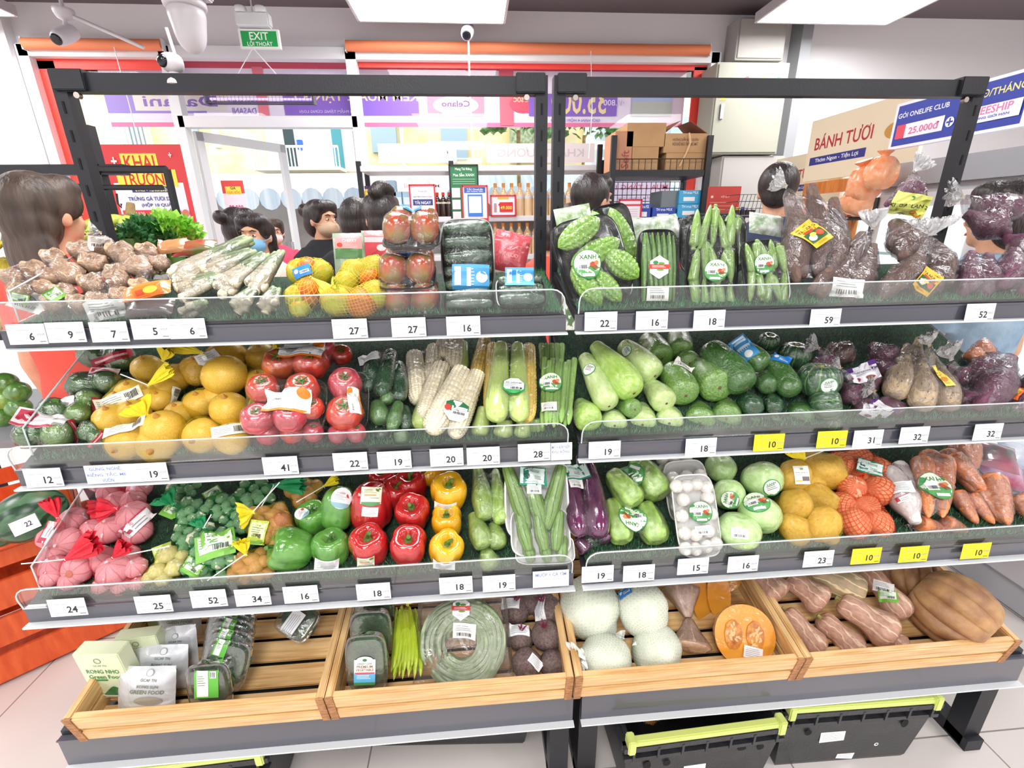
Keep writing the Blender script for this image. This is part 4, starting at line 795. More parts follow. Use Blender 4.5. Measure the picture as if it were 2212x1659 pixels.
def bag(name, label, cat, t, items, knot=None, tip=None, fm=None, tm=None, tie=None, st=(), group=None, margin=.003, partname='bag', tw=None, loop=None, its=7, crink=.004, flat=.35):
    """items: tuples for vm(): (kind,x,y,w[,x2,y2][,dict])"""
    fm = fm or BAGF; Ms = []
    for it in items:
        kw = it[-1] if isinstance(it[-1], dict) else {}; a = it[:-1] if kw else it
        Ms.append((a[0], vm(a[0], t, *a[1:], **kw)))
    c = V((0, 0, 0))
    for k, M in Ms: c += M.translation
    c /= len(Ms); R0 = TR(c); iv = R0.inverted(); o = thing(name, label, cat, R0, group)
    for k, M in Ms: place(k, M, parent=o, root=R0)
    kp = None
    if knot:
        d = ray(*knot); kl = knot_d = None; s = (c-CAM).dot(FW)/d.dot(FW); kp = CAM+d*(s*.975)
    ml = [(kmesh(k), M) for k, M in Ms]
    vs, F, D, kd = hull(ml, c, kp, fm, margin, its=its, crink=crink, seed=c.x*40)
    mb = MB(); mb.add([iv @ v for v in vs], F, fm); me = mb.mesh(partname); uvset(me, D, F, kd); part(partname, me, o)
    if kp and tip:
        d = ray(*tip); tp = CAM+d*((kp-CAM).dot(FW)*.99/d.dot(FW)); L = (tp-kp).length
        tuft(o, iv, kp, tp, tw*mpp(kp) if tw else L*1.1, tm or fm, name='gathered_top', flat=flat)
        ring(o, iv, kp, tp-kp, max(.0022, L*.03), tie or gold)
        if loop:
            mb = MB(); pts = [kp]; 
            for q in loop: pts.append(CAM+ray(*q)*((kp-CAM).dot(FW)*.98/ray(*q).dot(FW)))
            mb.tube([iv @ p for p in pts], .0013, white_tie, 5); part('string_loop', mb, o)
    if st:
        B = bvh_of(ml+[(me, R0)])
        for s in st: sticker(o, B, *s, root=o, off=.003)
    return o
# ---------------------------------------------------------------- trays
foam_w = mat('white_foam', 'F2F1EF', .5); foam_b = mat('black_foam', '17181C', .28, coat=.6); tray_c = film('clear_tray', 'F8FAFA', .06, .2, .08, bump=0, bodycol='E6ECEC')
def selp(n, w, h, p=4.5):
    o = []
    for i in range(n):
        a = 2*math.pi*i/n; ca, sa = math.cos(a), math.sin(a); o.append((w/2*math.copysign(abs(ca)**(2/p), ca), h/2*math.copysign(abs(sa)**(2/p), sa)))
    return o
def tray_mesh(w, h, dep, m, th=.002):
    mb = MB(); n = 48; ringz = [(1-.16, 0), (1-.14, .002), (1-.03, dep-.003), (1, dep-.002), (1, dep), (1-.05, dep), (1-.09, dep-.004), (1-.18, .003+th)]
    vs = []; fs = []
    for s, z in ringz:
        dw = (1-s)*min(w, h); vs += [(x, y, z) for x, y in selp(n, w-dw, h-dw)]
    for i in range(len(ringz)-1):
        for k in range(n): fs.append((i*n+k, i*n+(k+1) % n, (i+1)*n+(k+1) % n, (i+1)*n+k))
    fs.append(tuple(range(n))[::-1]); fs.append(tuple((len(ringz)-1)*n+k for k in range(n))); mb.add(vs, fs, m); return mb
def pack(name, label, cat, t, px, py, w, h, rot=0, lean=60, items=(), tray=None, dep=12, lift=0, st=(), group=None, Y=None, cover=True, cm=None, side=0, zoff=0, partname='tray'):
    """tray of produce; w,h,dep and item positions in px at its distance; items: (kind,dx,dy,wid,len,angle[,z])"""
    c = atY(px, py, Y) if Y is not None else on(t, px, py, lift); k = mpp(c)
    l = math.radians(lean); nrm = V((math.sin(math.radians(side))*math.sin(l), -math.cos(math.radians(side))*math.sin(l), math.cos(l)))
    Mx = frame(c, nrm, (1, 0, 0)) @ RZ(math.radians(rot)); o = thing(name, label, cat, Mx, group); w_, h_, d_ = w*k, h*k, dep*k
    ml = []
    if tray: me = tray_mesh(w_, h_, d_, tray).mesh(partname); part(partname, me, o); ml.append((me, Matrix()))
    for it in items:
        kd, dx, dy, wi, le, an = it[:6]; zz = it[6] if len(it) > 6 else 0; wi *= k; le = le*k if le else wi*ASP[kd]
        if le and it[4] is None: A = TR((dx*k, dy*k, .004+wi/2+zz*k)) @ frame((0, 0, 0), -V((.2, .35, .9))) @ SC(wi, wi, le)
        else:
            a = math.radians(an); A = TR((dx*k, dy*k, .004+wi/2+zz*k)) @ frame((0, 0, 0), (math.cos(a), math.sin(a), 0), (0, 0, 1)) @ SC(wi, wi, le)
        place(kd, A, parent=o); ml.append((kmesh(kd), A))
    B = bvh_of(ml); me = None
    if cover:
        nx, ny = 30, 34; H = []; vs = []; fs = []
        for j in range(ny+1):
            for i in range(nx+1):
                x = (i/nx-.5)*w_*.99; y = (j/ny-.5)*h_*.99; hh = B.ray_cast(V((x, y, .5)), V((0, 0, -1)))
                H.append(.5-hh[3] if hh[0] is not None else d_)
        H = [max(a, d_*.8) for a in H]; H0 = list(H)
        for _ in range(14):
            q = list(H)
            for j in range(1, ny):
                for i in range(1, nx):
                    ii = j*(nx+1)+i; q[ii] = max(H0[ii], (H[ii-1]+H[ii+1]+H[ii-nx-1]+H[ii+nx+1])/4)
            H = q
        S = selp(4, 1, 1)
        for j in range(ny+1):
            for i in range(nx+1):
                u, v_ = i/nx*2-1, j/ny*2-1; e = max(abs(u), abs(v_)); z = H[j*(nx+1)+i]+.0015+.0008*noise.noise(V((u*5, v_*5, px*.1)))
                if e > .999: z = 0
                elif e > .93: z = min(z, d_+.0012)
                # round the corners
                r_ = (abs(u)**6+abs(v_)**6)**(1/6); f = 1 if r_ < 1e-6 else e/r_
                vs.append((u*f*w_*.503, v_*f*h_*.503, z))
        for j in range(ny):
            for i in range(nx): a = j*(nx+1)+i; fs.append((a, a+1, a+nx+2, a+nx+1))
        mb = MB(); mb.add(vs, fs, cm or CLEAR); me = mb.mesh('cling_film'); part('cling_film', me, o); ml.append((me, Matrix()))
    if st:
        B = bvh_of([(q, Mx @ A) for q, A in ml])
        for s in st: sticker(o, B, *s, root=o, off=.002)
    return o
# ================================================================ extra kinds
_m = MB(); lgb = mat('lemongrass_base', 'D9C9A4', .5, c2='EADFC4', scale=12); lgt = mat('lemongrass_leaf', 'A9B98A', .5, c2='8CA46A', scale=12)
_m.lathe([(.0, .5), (.28, .5), (.3, .498), (.34, .49), (.5, .46), (.5, .38), (.42, .2), (.38, .0)], lgb, 12, steps=2); _m.lathe([(.38, .0), (.34, -.25), (.28, -.5), (0, -.5)], lgt, 12, steps=2)
_m.lathe([(.3, .499), (.2, .505), (.18, .5), (.1, .508), (0, .505)], mat('cut_end', 'F0E6D0', .6), 12, steps=1)
KM['lemongrass'] = _m.mesh('lemongrass_stalk'); ASP['lemongrass'] = 8; NICE['lemongrass'] = 'lemongrass_stalk'
def footY(px, py, lo=-.53, hi=-.12):
    """depth at which something whose foot shows at this pixel stands on the crate floor"""
    d = ray(px, py); y0, z0, s = TIER[4][0], TIER[4][1]+BO[4]+.02, BS[4]; k = (z0-CAM.z+s*(CAM.y-y0))/(d.z-s*d.y); return min(max((CAM+d*k).y, lo), hi)
def pouch(name, label, cat, px, py, Y, w, h, rot=0, lean=75, m=None, th=.3, st=(), group=None, side=0, parts=()):
    """sealed pillow bag standing or leaning"""
    if Y == 'f': Y = footY(px, py+h*.42)
    c = atY(px, py, Y); k = mpp(c); l = math.radians(lean)
    nrm = V((math.sin(math.radians(side))*math.sin(l), -math.cos(math.radians(side))*math.sin(l), math.cos(l))); Mx = frame(c, nrm, (1, 0, 0)) @ RZ(math.radians(rot))
    mb = MB(); nx, ny = 14, 16; w_, h_ = w*k, h*k; r = random.Random(int(px+py))
    for s in (1, -1):
        vs = []; fs = []
        for j in range(ny+1):
            for i in range(nx+1):
                u, v_ = i/nx*2-1, j/ny*2-1; b = max(0, (1-abs(u)**3)*(1-abs(v_*1.08)**4)); z = s*w_*th*.5*b**.7 if abs(v_) < .92 else 0
                z += .0016*noise.noise(V((u*3, v_*4, px*.37+s)))
                vs.append((u*w_/2*(1-.05*b), v_*h_/2, z))
        for j in range(ny):
            for i in range(nx): a = j*(nx+1)+i; f = (a, a+1, a+nx+2, a+nx+1); fs.append(f if s > 0 else f[::-1])
        mb.add(vs, fs, m)
    o = thing(name, label, cat, Mx, group); me = mb.mesh('pouch_film'); part('pouch_film', me, o)
    B = bvh_of([(me, Mx)])
    for s in st: sticker(o, B, *s, root=o, off=.0015)
    return o
ST['pk1'] = [('rect', 0, .3, 1.9, .9, 'E7A0A0'), ('rect', 0, -.5, 1.9, .7, '5A8A52'), ('text', .1, .4, .2, 'CHERRY', 'F7E9E9'), ('disc', -.6, .1, .4, .3, 'D8402E')]
ST['pk2'] = [('rect', 0, 0, 1.9, 1.5, 'D23A48'), ('rect', 0, .5, 1.9, .4, 'F0C9CC'), ('disc', .3, -.1, .7, .5, 'F3E0E0')]
ST['redp'] = [('text', 0, .1, .28, 'VINECO', 'F0A0A4'), ('disc', 0, -.4, .5, .5, 'D8707A')]
ST['orp'] = [('rect', 0, 0, 1.8, .9, 'F0701E'), ('disc', .2, .05, .9, .5, 'F2D23A'), ('rect', -.5, 0, .5, .4, 'C84818')]
# ================================================================ tier 1, left bay
GRP_G = 'bagged ginger and galangal on the top tier'
def g(x, y, w=42, dx=34, dy=14): return ('ginger', x-dx*.5, y+dy*.4, w, x+dx*.5, y-dy*.5)
bag('ginger_bag', 'clear bag of ginger at the far left end of the top tier, in front', 'bagged vegetables', 1, [g(28, 600, 40), g(78, 585, 44), g(48, 632, 44, 50), g(95, 622, 36)], st=[('kraft', 68, 668, 60, -6), ('grn', 42, 645, 30, -20)], group=GRP_G)
bag('ginger_bag', 'clear bag of ginger behind the leftmost one, between it and the back of the shelf', 'bagged vegetables', 1, [g(120, 560, 44), g(150, 590, 46, 30, -30), g(108, 600, 40)], group=GRP_G)
bag('ginger_bag', 'clear bag of ginger with pale green label and small barcode, second from left', 'bagged vegetables', 1, [g(140, 635, 44), g(172, 655, 40), g(118, 655, 40)], st=[('kraft', 150, 668, 44, 28), ('grn', 118, 636, 34, 30)], group=GRP_G)
bag('galangal_bag', 'clear bag of galangal with large white label, right of the front ginger bags', 'bagged vegetables', 1, [g(200, 615, 46), g(255, 605, 46), g(215, 652, 42, 50), g(268, 642, 44)], st=[('kraft', 228, 668, 66, -4)], group=GRP_G)
bag('galangal_bag', 'clear bag of galangal on top of the heap with a green label near its knot', 'bagged vegetables', 1, [g(180, 545, 46), g(225, 535, 44), g(205, 570, 46, 60)], knot=(215, 502), tip=(190, 497), tw=30, st=[('kraft', 214, 523, 40, -25)], group=GRP_G)
bag('galangal_bag', 'clear bag of brown galangal in the middle of the top heap beside the lemongrass', 'bagged vegetables', 1, [g(265, 550, 52), g(300, 575, 46, 40, -30), g(255, 590, 40)], group=GRP_G)
bag('galangal_bag', 'clear bag of pinkish galangal touching the lemongrass, upper right of the ginger heap', 'bagged vegetables', 1, [g(320, 545, 40), g(345, 570, 36), g(305, 620, 38, 30)], group=GRP_G)
pouch('chilli_pouch', 'orange and yellow chilli pouch lying flat before the galangal bags', 'packet', 318, 628, -.31, 92, 44, 18, 35, mat('orange_pouch', 'EE8A3A', .3, coat=.8), st=[('orp', 318, 628, 60, 18)])
pouch('turmeric_pack', 'dark film pack with orange corner beneath the orange chilli pouch', 'packet', 325, 664, -.315, 96, 44, 4, 45, mat('dark_pouch', '5A4A4A', .25, coat=.9))
pouch('spice_pouch', 'brown and clear spice pouch at the back behind the galangal bags', 'packet', 372, 532, -.10, 60, 36, 10, 50, mat('brown_pouch', 'C48A5A', .3, coat=.9))
pouch('chilli_pack', 'red printed pack of small chillies at the back between galangal and lemongrass', 'packet', 420, 536, -.09, 90, 36, 8, 45, mat('red_pack', 'C23A3E', .3, c2='6A7A3A', scale=30, coat=.9))
GRP_L = 'lemongrass bundles in film sleeves'
def lemon(x1, y1, x2, y2, w, n, label, seed):
    r = random.Random(seed); it = []; c1 = on(1, x1, y1); ax = (V((x1-x2, y1-y2, 0))).normalized(); per = (-ax.y, ax.x); sw = w/math.sqrt(n)*.95
    k = 0
    for i in range(n):
        a = i*2.4; q = math.sqrt((i+.3)/n)*w*.4; ox, oy = math.cos(a)*q, math.sin(a)*q*.8
        it.append(('lemongrass', x2+ox*.5, y2+oy*.5, sw*r.uniform(.9, 1.1), x1+ox, y1+oy+r.uniform(-3, 3), dict(lift=r.uniform(0, .012)+(.012 if oy < 0 else 0))))
    bag('lemongrass_bundle', label, 'bundled herbs', 1, it, fm=film('sleeve_film', 'FFFFFF', .07, .35, .14, bump=.6, bs=20), group=GRP_L, partname='film_sleeve', margin=.001, its=4, crink=.002)
lemon(382, 600, 535, 520, 66, 9, 'lemongrass bundle lying at the top left of the lemongrass stack', 1); lemon(452, 588, 545, 548, 62, 8, 'lemongrass bundle with thick ends in the upper middle of the stack', 2)
lemon(395, 628, 470, 600, 70, 9, 'lemongrass bundle in the lower left of the stack beside the orange pouch', 3); lemon(482, 626, 572, 556, 62, 8, 'lemongrass bundle leaning right across the centre of the stack', 4)
lemon(552, 618, 604, 548, 56, 7, 'lemongrass bundle standing steeply at the right, touching the netted fruit', 5); lemon(518, 664, 545, 632, 56, 8, 'lemongrass bundle at the bottom of the stack, left of its lowest neighbour', 6)
lemon(578, 664, 596, 628, 56, 8, 'lemongrass bundle at the bottom right of the stack by the netted fruit', 7); lemon(404, 674, 440, 655, 50, 7, 'small lemongrass bundle low down behind the clear guard', 8)
# netted mangoes
GRP_M = 'mangoes in yellow open nets'
bag('netted_mango_bag', 'yellow net of mixed red and yellow mangoes with a folded blue tag, left one', 'netted fruit', 1, [('fruit_green', 650, 590, 58), ('fruit_red', 668, 632, 58), ('fruit_green', 690, 590, 56), ('fruit_green', 640, 640, 46), ('fruit_green', 648, 668, 42), ('fruit_red', 665, 580, 46, dict(lift=.03))],
    knot=(672, 600), tip=(716, 640), tw=30, fm=NETL, tm=NETL2, tie=mat('blue_tie', '2F66B4', .4), st=[('zlab', 652, 586, 40, 20)], group=GRP_M, partname='net')
bag('netted_mango_bag', 'yellow net of mangoes at the back, above the green netted pair', 'netted fruit', 1, [('fruit_green', 765, 590, 54), ('fruit_green', 810, 582, 56), ('fruit_green', 748, 612, 50), ('fruit_red', 800, 604, 46)], fm=NETL, group=GRP_M, partname='net')
bag('netted_mango_bag', 'yellow net holding a green and an orange mango in front behind the guard', 'netted fruit', 1, [('fruit_green', 728, 652, 64), ('fruit_red', 782, 656, 66), ('fruit_green', 812, 636, 58)], knot=(716, 620), tip=(726, 612), tw=26, fm=NETL, tm=NETL2, group=GRP_M, partname='net')
pouch('salad_pack', 'clear pack with pink and green print standing behind the netted mangoes', 'packet', 755, 548, -.07, 66, 86, 0, 80, mat('green_clear_pack', '7FA27A', .25, c2='C9D8C4', scale=12, coat=1, crinkle=.5), st=[('pk1', 752, 532, 60)])
pouch('red_print_pack', 'red and white printed pack behind the mangoes, left of the tomato stack', 'packet', 815, 532, -.06, 64, 66, 0, 80, mat('red_clear_pack', 'D8656A', .25, c2='F0D8D8', scale=10, coat=1, crinkle=.5), st=[('pk2', 815, 532, 56)])
# brown tomato trays, a stack of three
GRP_T = 'stacked trays of brown tomatoes'
TB = lambda: [('tomato_brown', -29, -12, 60, None, 0), ('tomato_brown', 28, -12, 60, None, 0), ('tomato_brown', -26, 42, 54, None, 0), ('tomato_brown', 27, 42, 54, None, 0)]
for px, py, lb, s_ in ((893, 672, 'black tray of brown tomatoes at the bottom of the stack', ()), (884, 612, 'black tray of brown tomatoes in the middle of the stack, blue label folded over', (('zlab', 884, 541, 44),)),
                  (893, 528, 'black tray of brown tomatoes on top of the stack', (('zlab', 886, 452, 34),))):
    pack('tomato_tray', lb, 'tray of tomatoes', 1, px, py-6, 122, 122, 0, 20, TB(), foam_b, 12, Y=-.27, st=s_, group=GRP_T)
# cucumber trays
def cu(n, w, L, x0=0, dy0=0, ang=2, kind='cuke', gap=1.0, z=0): return [(kind, x0, dy0+(i-(n-1)/2)*w*gap, w*1.06, L, ang+((i*37) % 5)-2, z) for i in range(n)]
pack('cucumber_tray', 'tall black tray of dark cucumbers with a blue label, leaning before the middle post', 'tray of cucumbers', 1, 1011, 556, 114, 160, 0, 72, cu(5, 30, 100, 0, -4), foam_b, 14, Y=-.22, st=[('blue', 1017, 598, 80, 0)])
pack('cucumber_tray', 'black tray of cucumbers lying in front under the tall one', 'tray of cucumbers', 1, 1015, 656, 110, 50, 0, 50, cu(2, 24, 100), foam_b, 10, Y=-.30)
pack('cucumber_tray', 'black tray of cucumbers with pale blue label right end of left bay', 'tray of cucumbers', 1, 1125, 640, 108, 92, 0, 38, cu(3, 28, 96), foam_b, 12, Y=-.29, st=[('blue', 1122, 599, 62, 0)])
pouch('red_pouch', 'red pouch with shiny folds standing behind the right cucumber tray', 'packet', 1102, 545, -.13, 78, 86, -14, 75, mat('red_pouch', 'CE4A54', .22, coat=1, crinkle=.7), st=[('redp', 1098, 552, 60, -14)])
# ================================================================ tier 1, right bay
pack('bitter_melon_tray', 'big tilted black tray of bumpy bitter melons with a round green label', 'tray of vegetables', 1, 1278, 570, 150, 200, 12, 66, [('bitter', -18, 62, 52, 112, 22), ('bitter', 6, 14, 48, 122, 14), ('bitter', -32, -52, 46, 104, -68), ('bitter', 10, -60, 42, 92, -62), ('bitter', 52, -24, 52, 92, -52)], foam_b, 14, Y=-.24, st=[('xanh', 1269, 571, 62, 2)])
pack('bitter_melon_tray', 'black tray of bitter melons standing upright behind the big tilted one', 'tray of vegetables', 1, 1326, 525, 90, 160, 10, 74, [('bitter', 12, 0, 46, 140, -78), ('bitter', -30, 10, 44, 120, -80)], foam_b, 12, Y=-.13)
pouch('salad_bag', 'crumpled clear salad bag at the back left of the right bay', 'packet', 1240, 475, -.08, 80, 60, 10, 70, mat('salad_film', '7FA45E', .25, c2='DCE6D4', scale=34, coat=1, crinkle=.9))
r_ = random.Random(3)
def okra(n, W_px, H_px, seed, w=21):
    r = random.Random(seed); o = []
    for i in range(n): o.append(('okra', (i % 5-2)*W_px/5.6+r.uniform(-3, 3), (i//5-(n//5-1)/2)*H_px*.42+r.uniform(-8, 8), w*r.uniform(.9, 1.1), H_px*.52*r.uniform(.85, 1.1), (90 if i % 3 else 270)+r.uniform(-15, 15), (i % 2)*3))
    return o
pack('green_bean_tray', 'slim black tray of green beans with red band label and white barcode sticker', 'tray of beans', 1, 1418, 582, 92, 166, 0, 72, [('bean', (i % 7-3)*11, (i//7)*4-2, 11, 146, 90+(i*13 % 7)-3, (i//7)*8) for i in range(13)], foam_b, 12, Y=-.26, st=[('hexr', 1424, 577, 46), ('kraft', 1421, 634, 48)], group='slim bean trays')
pack('okra_tray', 'black tray of pale green okra with round label, the larger front one', 'tray of okra', 1, 1532, 573, 118, 186, -3, 72, okra(15, 108, 176, 5), foam_b, 12, Y=-.25, st=[('xanh', 1547, 584, 48, -4)])
pack('okra_tray', 'black tray of okra mostly hidden behind the larger okra tray', 'tray of okra', 1, 1535, 530, 150, 130, 0, 76, okra(10, 130, 120, 6), foam_b, 12, Y=-.13)
pack('okra_tray', 'clear tray of okra with round label, next to the brown sweet potatoes', 'tray of okra', 1, 1646, 592, 102, 146, 3, 66, okra(10, 96, 150, 8, 20), foam_b, 12, Y=-.27, st=[('xanh', 1650, 570, 44, 4)])
pouch('clear_vegetable_bag', 'crumpled clear bag at the back between the bitter melons and the bean tray', 'packet', 1385, 500, -.08, 70, 60, 0, 70, mat('clear_crumple', '809870', .2, c2='DDE3DA', scale=32, coat=1, crinkle=.9))
pouch('clear_vegetable_bag', 'glossy clear bag right behind the slim green bean tray', 'packet', 1430, 492, -.07, 80, 56, 8, 60, mat('clear_crumple2', '86A070', .2, c2='E4EAE2', scale=36, coat=1, crinkle=.9))
pouch('clear_vegetable_bag', 'crumpled clear bag end above the right okra tray', 'packet', 1655, 485, -.09, 76, 50, -10, 60, mat('clear_crumple', 'C9D2C4'))
GRP_S = 'sweet potatoes in knotted clear bags on the top tier'
bag('sweet_potato_bag', 'large clear bag of long brown sweet potatoes with a yellow diamond label', 'bagged sweet potatoes', 1, [('sweet_brown', 1705, 425, 54, 1735, 600), ('sweet_brown', 1752, 400, 56, 1768, 600), ('sweet_brown', 1800, 430, 56, 1800, 610), ('sweet_brown', 1700, 500, 50, 1720, 610)],
    knot=(1697, 402), tip=(1672, 385), tw=44, tm=BAGT, st=[('tanung', 1755, 505, 66, 36)], group=GRP_S, crink=.008)
bag('sweet_potato_bag', 'clear bag of brown sweet potatoes tied with gold, in front of the large bag', 'bagged sweet potatoes', 1, [('sweet_brown', 1862, 505, 54, 1770, 640, dict(lift=.02)), ('sweet_brown', 1885, 530, 54, 1830, 650, dict(lift=.02)), ('sweet_brown', 1840, 560, 50, 1750, 630)],
    knot=(1886, 492), tip=(1888, 452), tw=52, tm=BAGT, st=[('kraft', 1830, 622, 62, -6)], group=GRP_S, crink=.008)
bag('sweet_potato_bag', 'clear bag of greyish sweet potatoes with a tilted orange label behind the guard', 'bagged sweet potatoes', 1, [('sweet_brown', 1990, 545, 56, 1930, 625), ('sweet_brown', 2030, 560, 56, 1985, 650), ('sweet_brown', 2010, 520, 50, 2050, 610), ('sweet_brown', 1935, 580, 46, 1900, 650)],
    knot=(2014, 505), tip=(2020, 470), tw=90, tm=BAGT, st=[('tanung', 2002, 608, 56, -40)], group=GRP_S, crink=.008)
bag('sweet_potato_bag', 'clear bag of dark sweet potatoes wedged behind the gold-tied one', 'bagged sweet potatoes', 1, [('sweet_brown', 1930, 480, 60, 1960, 545), ('sweet_brown', 1985, 480, 56, 1950, 560)], group=GRP_S, crink=.008)
bag('purple_sweet_potato_bag', 'clear bag of purple sweet potatoes with pale yellow label on top of the heap', 'bagged sweet potatoes', 1, [('sweet_purple', 1935, 425, 58, 1990, 405), ('sweet_purple', 1915, 440, 50, 2000, 440), ('sweet_purple', 1960, 400, 46, 1965, 450)],
    knot=(1975, 370), tip=(2002, 340), tw=40, tm=BAGT, st=[('lang', 1965, 443, 64, 3)], group=GRP_S, crink=.008)
bag('purple_sweet_potato_bag', 'clear bag of purple sweet potatoes at upper right beside the corner post', 'bagged sweet potatoes', 1, [('sweet_purple', 2120, 430, 62, 2160, 480), ('sweet_purple', 2085, 460, 60, 2180, 510), ('sweet_purple', 2150, 425, 56, 2200, 470)], knot=(2080, 425), tip=(2050, 415), tw=50, tm=BAGT, group=GRP_S, crink=.008)
bag('purple_sweet_potato_bag', 'clear bag of purple sweet potatoes second from the right end, low on the heap', 'bagged sweet potatoes', 1, [('sweet_purple', 2100, 545, 52, 2075, 640), ('sweet_purple', 2135, 550, 56, 2120, 640)], group=GRP_S, crink=.008)
bag('purple_sweet_potato_bag', 'clear bag of purple sweet potatoes at the very right end of the top tier', 'bagged sweet potatoes', 1, [('sweet_purple', 2195, 540, 60, 2160, 620), ('sweet_purple', 2225, 560, 56, 2195, 640), ('sweet_purple', 2170, 510, 50, 2230, 540)], group=GRP_S, crink=.008)
# ================================================================ tier 2, left bay
GRP_LM = 'limes in printed clear packs'
lime_b = film('lime_bag', 'F4FAF2', .05, .4, .1, bump=.6, bs=20)
def limes(label, its, st): bag('lime_pack', label, 'bagged limes', 2, its, fm=lime_b, group=GRP_LM, st=st, partname='clear_pack')
ST['limb'] = [('rect', 0, 0, 2, .45, 'A82838'), ('rect', 0, 0, 1.7, .12, 'E0B0B4')]
ST['limw'] = [('rect', 0, 0, 2, .9, 'F3EDEE'), ('rect', -.6, .1, .6, .5, 'C23A50'), ('rect', 0, -.38, 2, .12, 'C23A50')]
limes('pack of limes with a red edge at the lower left corner of the second tier', [('lime', 62, 935, 62, 80, 940), ('lime_light', 128, 938, 62), ('lime', 95, 925, 50)], [('limw', 90, 908, 90, 0), ('limb', 165, 935, 60, -50), ('limw', 100, 975, 50, 0)])
limes('pack of limes with red side band lying behind the lowest one', [('lime', 118, 888, 58), ('lime_light', 172, 895, 52), ('lime_light', 190, 866, 48)], [('limw', 155, 862, 60, 12), ('limb', 205, 890, 66, 60)])
limes('pack of dark green limes against the clear divider, upper left of the second tier', [('lime', 180, 832, 56), ('lime', 232, 826, 56)], [('limw', 225, 798, 50, 25)])
limes('pack of limes with a purple band right under the top shelf, far left', [('lime', 205, 765, 58), ('lime', 262, 775, 56)], [('limb', 240, 772, 80, 20)])
bag('lime_pack', 'small dark pack of limes between the red banded pack and the onion nets', 'bagged limes', 2, [('lime', 196, 932, 44), ('lime', 214, 948, 36)], fm=lime_b, group=GRP_LM, partname='clear_pack', st=[('limb', 208, 950, 40, 40)])
GRP_O = 'yellow nets of onions'
def onions(label, its, knot=None, tip=None, st=(), tw=None, loop=None): bag('onion_net_bag', label, 'netted onions', 2, its, knot=knot, tip=tip, fm=NETY, tm=NETY2, tie=white_tie, st=st, group=GRP_O, partname='net', tw=tw, loop=loop)
F_ = (.25, .3, .9)
onions('yellow net of onions at the front left with a central knot and slanted tag', [('onion', 242, 905, 72), ('onion', 290, 893, 66), ('onion', 352, 925, 84, dict(lift=.02)), ('onion', 275, 958, 80, dict(ax=(0, -.3, 1))), ('onion', 345, 960, 88, dict(ax=(.2, -.3, 1)))], (315, 897), (290, 872), [('lemon', 270, 925, 80, 24)], tw=62)
onions('yellow net of onions whose bright net end points up right, behind the front net', [('onion', 285, 850, 66), ('onion', 322, 858, 60), ('onion', 260, 870, 60)], (320, 832), (368, 795), [('lemon', 258, 862, 84, 26)], tw=26, loop=[(260, 808)])
onions('yellow net of onions directly under the top shelf above the slanted tag', [('onion', 318, 795, 62), ('onion', 378, 815, 62), ('onion', 360, 835, 56), ('onion', 345, 865, 50)], (352, 778), (358, 752), [('lemon', 375, 862, 54, 30)], tw=36)
onions('big yellow net of onions topmost in the pile, small white tag at its neck', [('onion', 425, 800, 70), ('onion', 486, 812, 90, dict(lift=.05, ax=(-.2, -.35, -.9))), ('onion', 490, 772, 80)], (436, 762), (368, 742), [('paper', 450, 773, 44, 20)], tw=30)
onions('yellow net of two round onions in the middle of the pile below the big net', [('onion', 432, 872, 66), ('onion', 494, 882, 76, dict(lift=.04)), ('onion', 468, 858, 60)], (532, 905), (556, 868), [('paper', 540, 828, 30, 20)], tw=26)
onions('yellow net of onions at the bottom right of the onion pile behind the guard', [('onion', 437, 942, 78, dict(ax=(0, -.2, 1))), ('onion', 503, 945, 76), ('onion', 385, 893, 56)], (520, 918), (545, 900), [('lemon', 495, 928, 66, 14)], tw=24)
onions('yellow net of onions in the shade under the shelf, right of the big net', [('onion', 565, 770, 64), ('onion', 560, 825, 60), ('onion', 575, 845, 50)], (590, 752), (598, 742), tw=20)
GRP_TP = 'clear trays of red tomatoes with orange-edged labels'
def tt(k, x, y, w, z=0): return (k, x, y, w, None, 0, z)
pack('tomato_pack', 'clear tray of two orange-red tomatoes at the top left of the tomato packs', 'pack of tomatoes', 2, 655, 790, 148, 92, 0, 55, [tt('tomato_orange', -32, -10, 70), tt('tomato', 32, -10, 74), tt('tomato_pink', 50, 30, 50)], tray_c, 16, lift=.03, st=[('tomato', 650, 752, 92, 2)], group=GRP_TP)
pack('tomato_pack', 'large clear tray of tomatoes with the full white label facing front', 'pack of tomatoes', 2, 624, 884, 170, 128, 0, 50, [tt('tomato', -42, 34, 66), tt('tomato', 40, 28, 72), tt('tomato_pink', -45, -32, 66), tt('tomato_pink', 20, -30, 68), tt('tomato', 60, -10, 50)], tray_c, 16, lift=.045, st=[('tomato', 620, 866, 98, 0)], group=GRP_TP)
pack('tomato_pack', 'clear tray of two tomatoes standing upright with a sideways label', 'pack of tomatoes', 2, 758, 870, 84, 130, 0, 58, [tt('tomato_pink', -2, 32, 70), tt('tomato', 0, -30, 76)], tray_c, 16, lift=.02, st=[('tomato', 766, 866, 58, 90)], group=GRP_TP)
pack('tomato_pack', 'clear tray of tomatoes lowest of the pile, seen through the guard', 'pack of tomatoes', 2, 632, 948, 160, 50, 0, 38, [tt('tomato_pink', -40, 0, 50), tt('tomato', 10, 0, 50), tt('tomato_pink', 52, 0, 44)], tray_c, 14, group=GRP_TP)
pack('tomato_pack', 'clear tray of tomatoes beneath the upright two-tomato tray', 'pack of tomatoes', 2, 755, 948, 84, 44, 0, 38, [tt('tomato_pink', -18, 0, 42), tt('tomato_pink', 20, 0, 42)], tray_c, 12, group=GRP_TP)
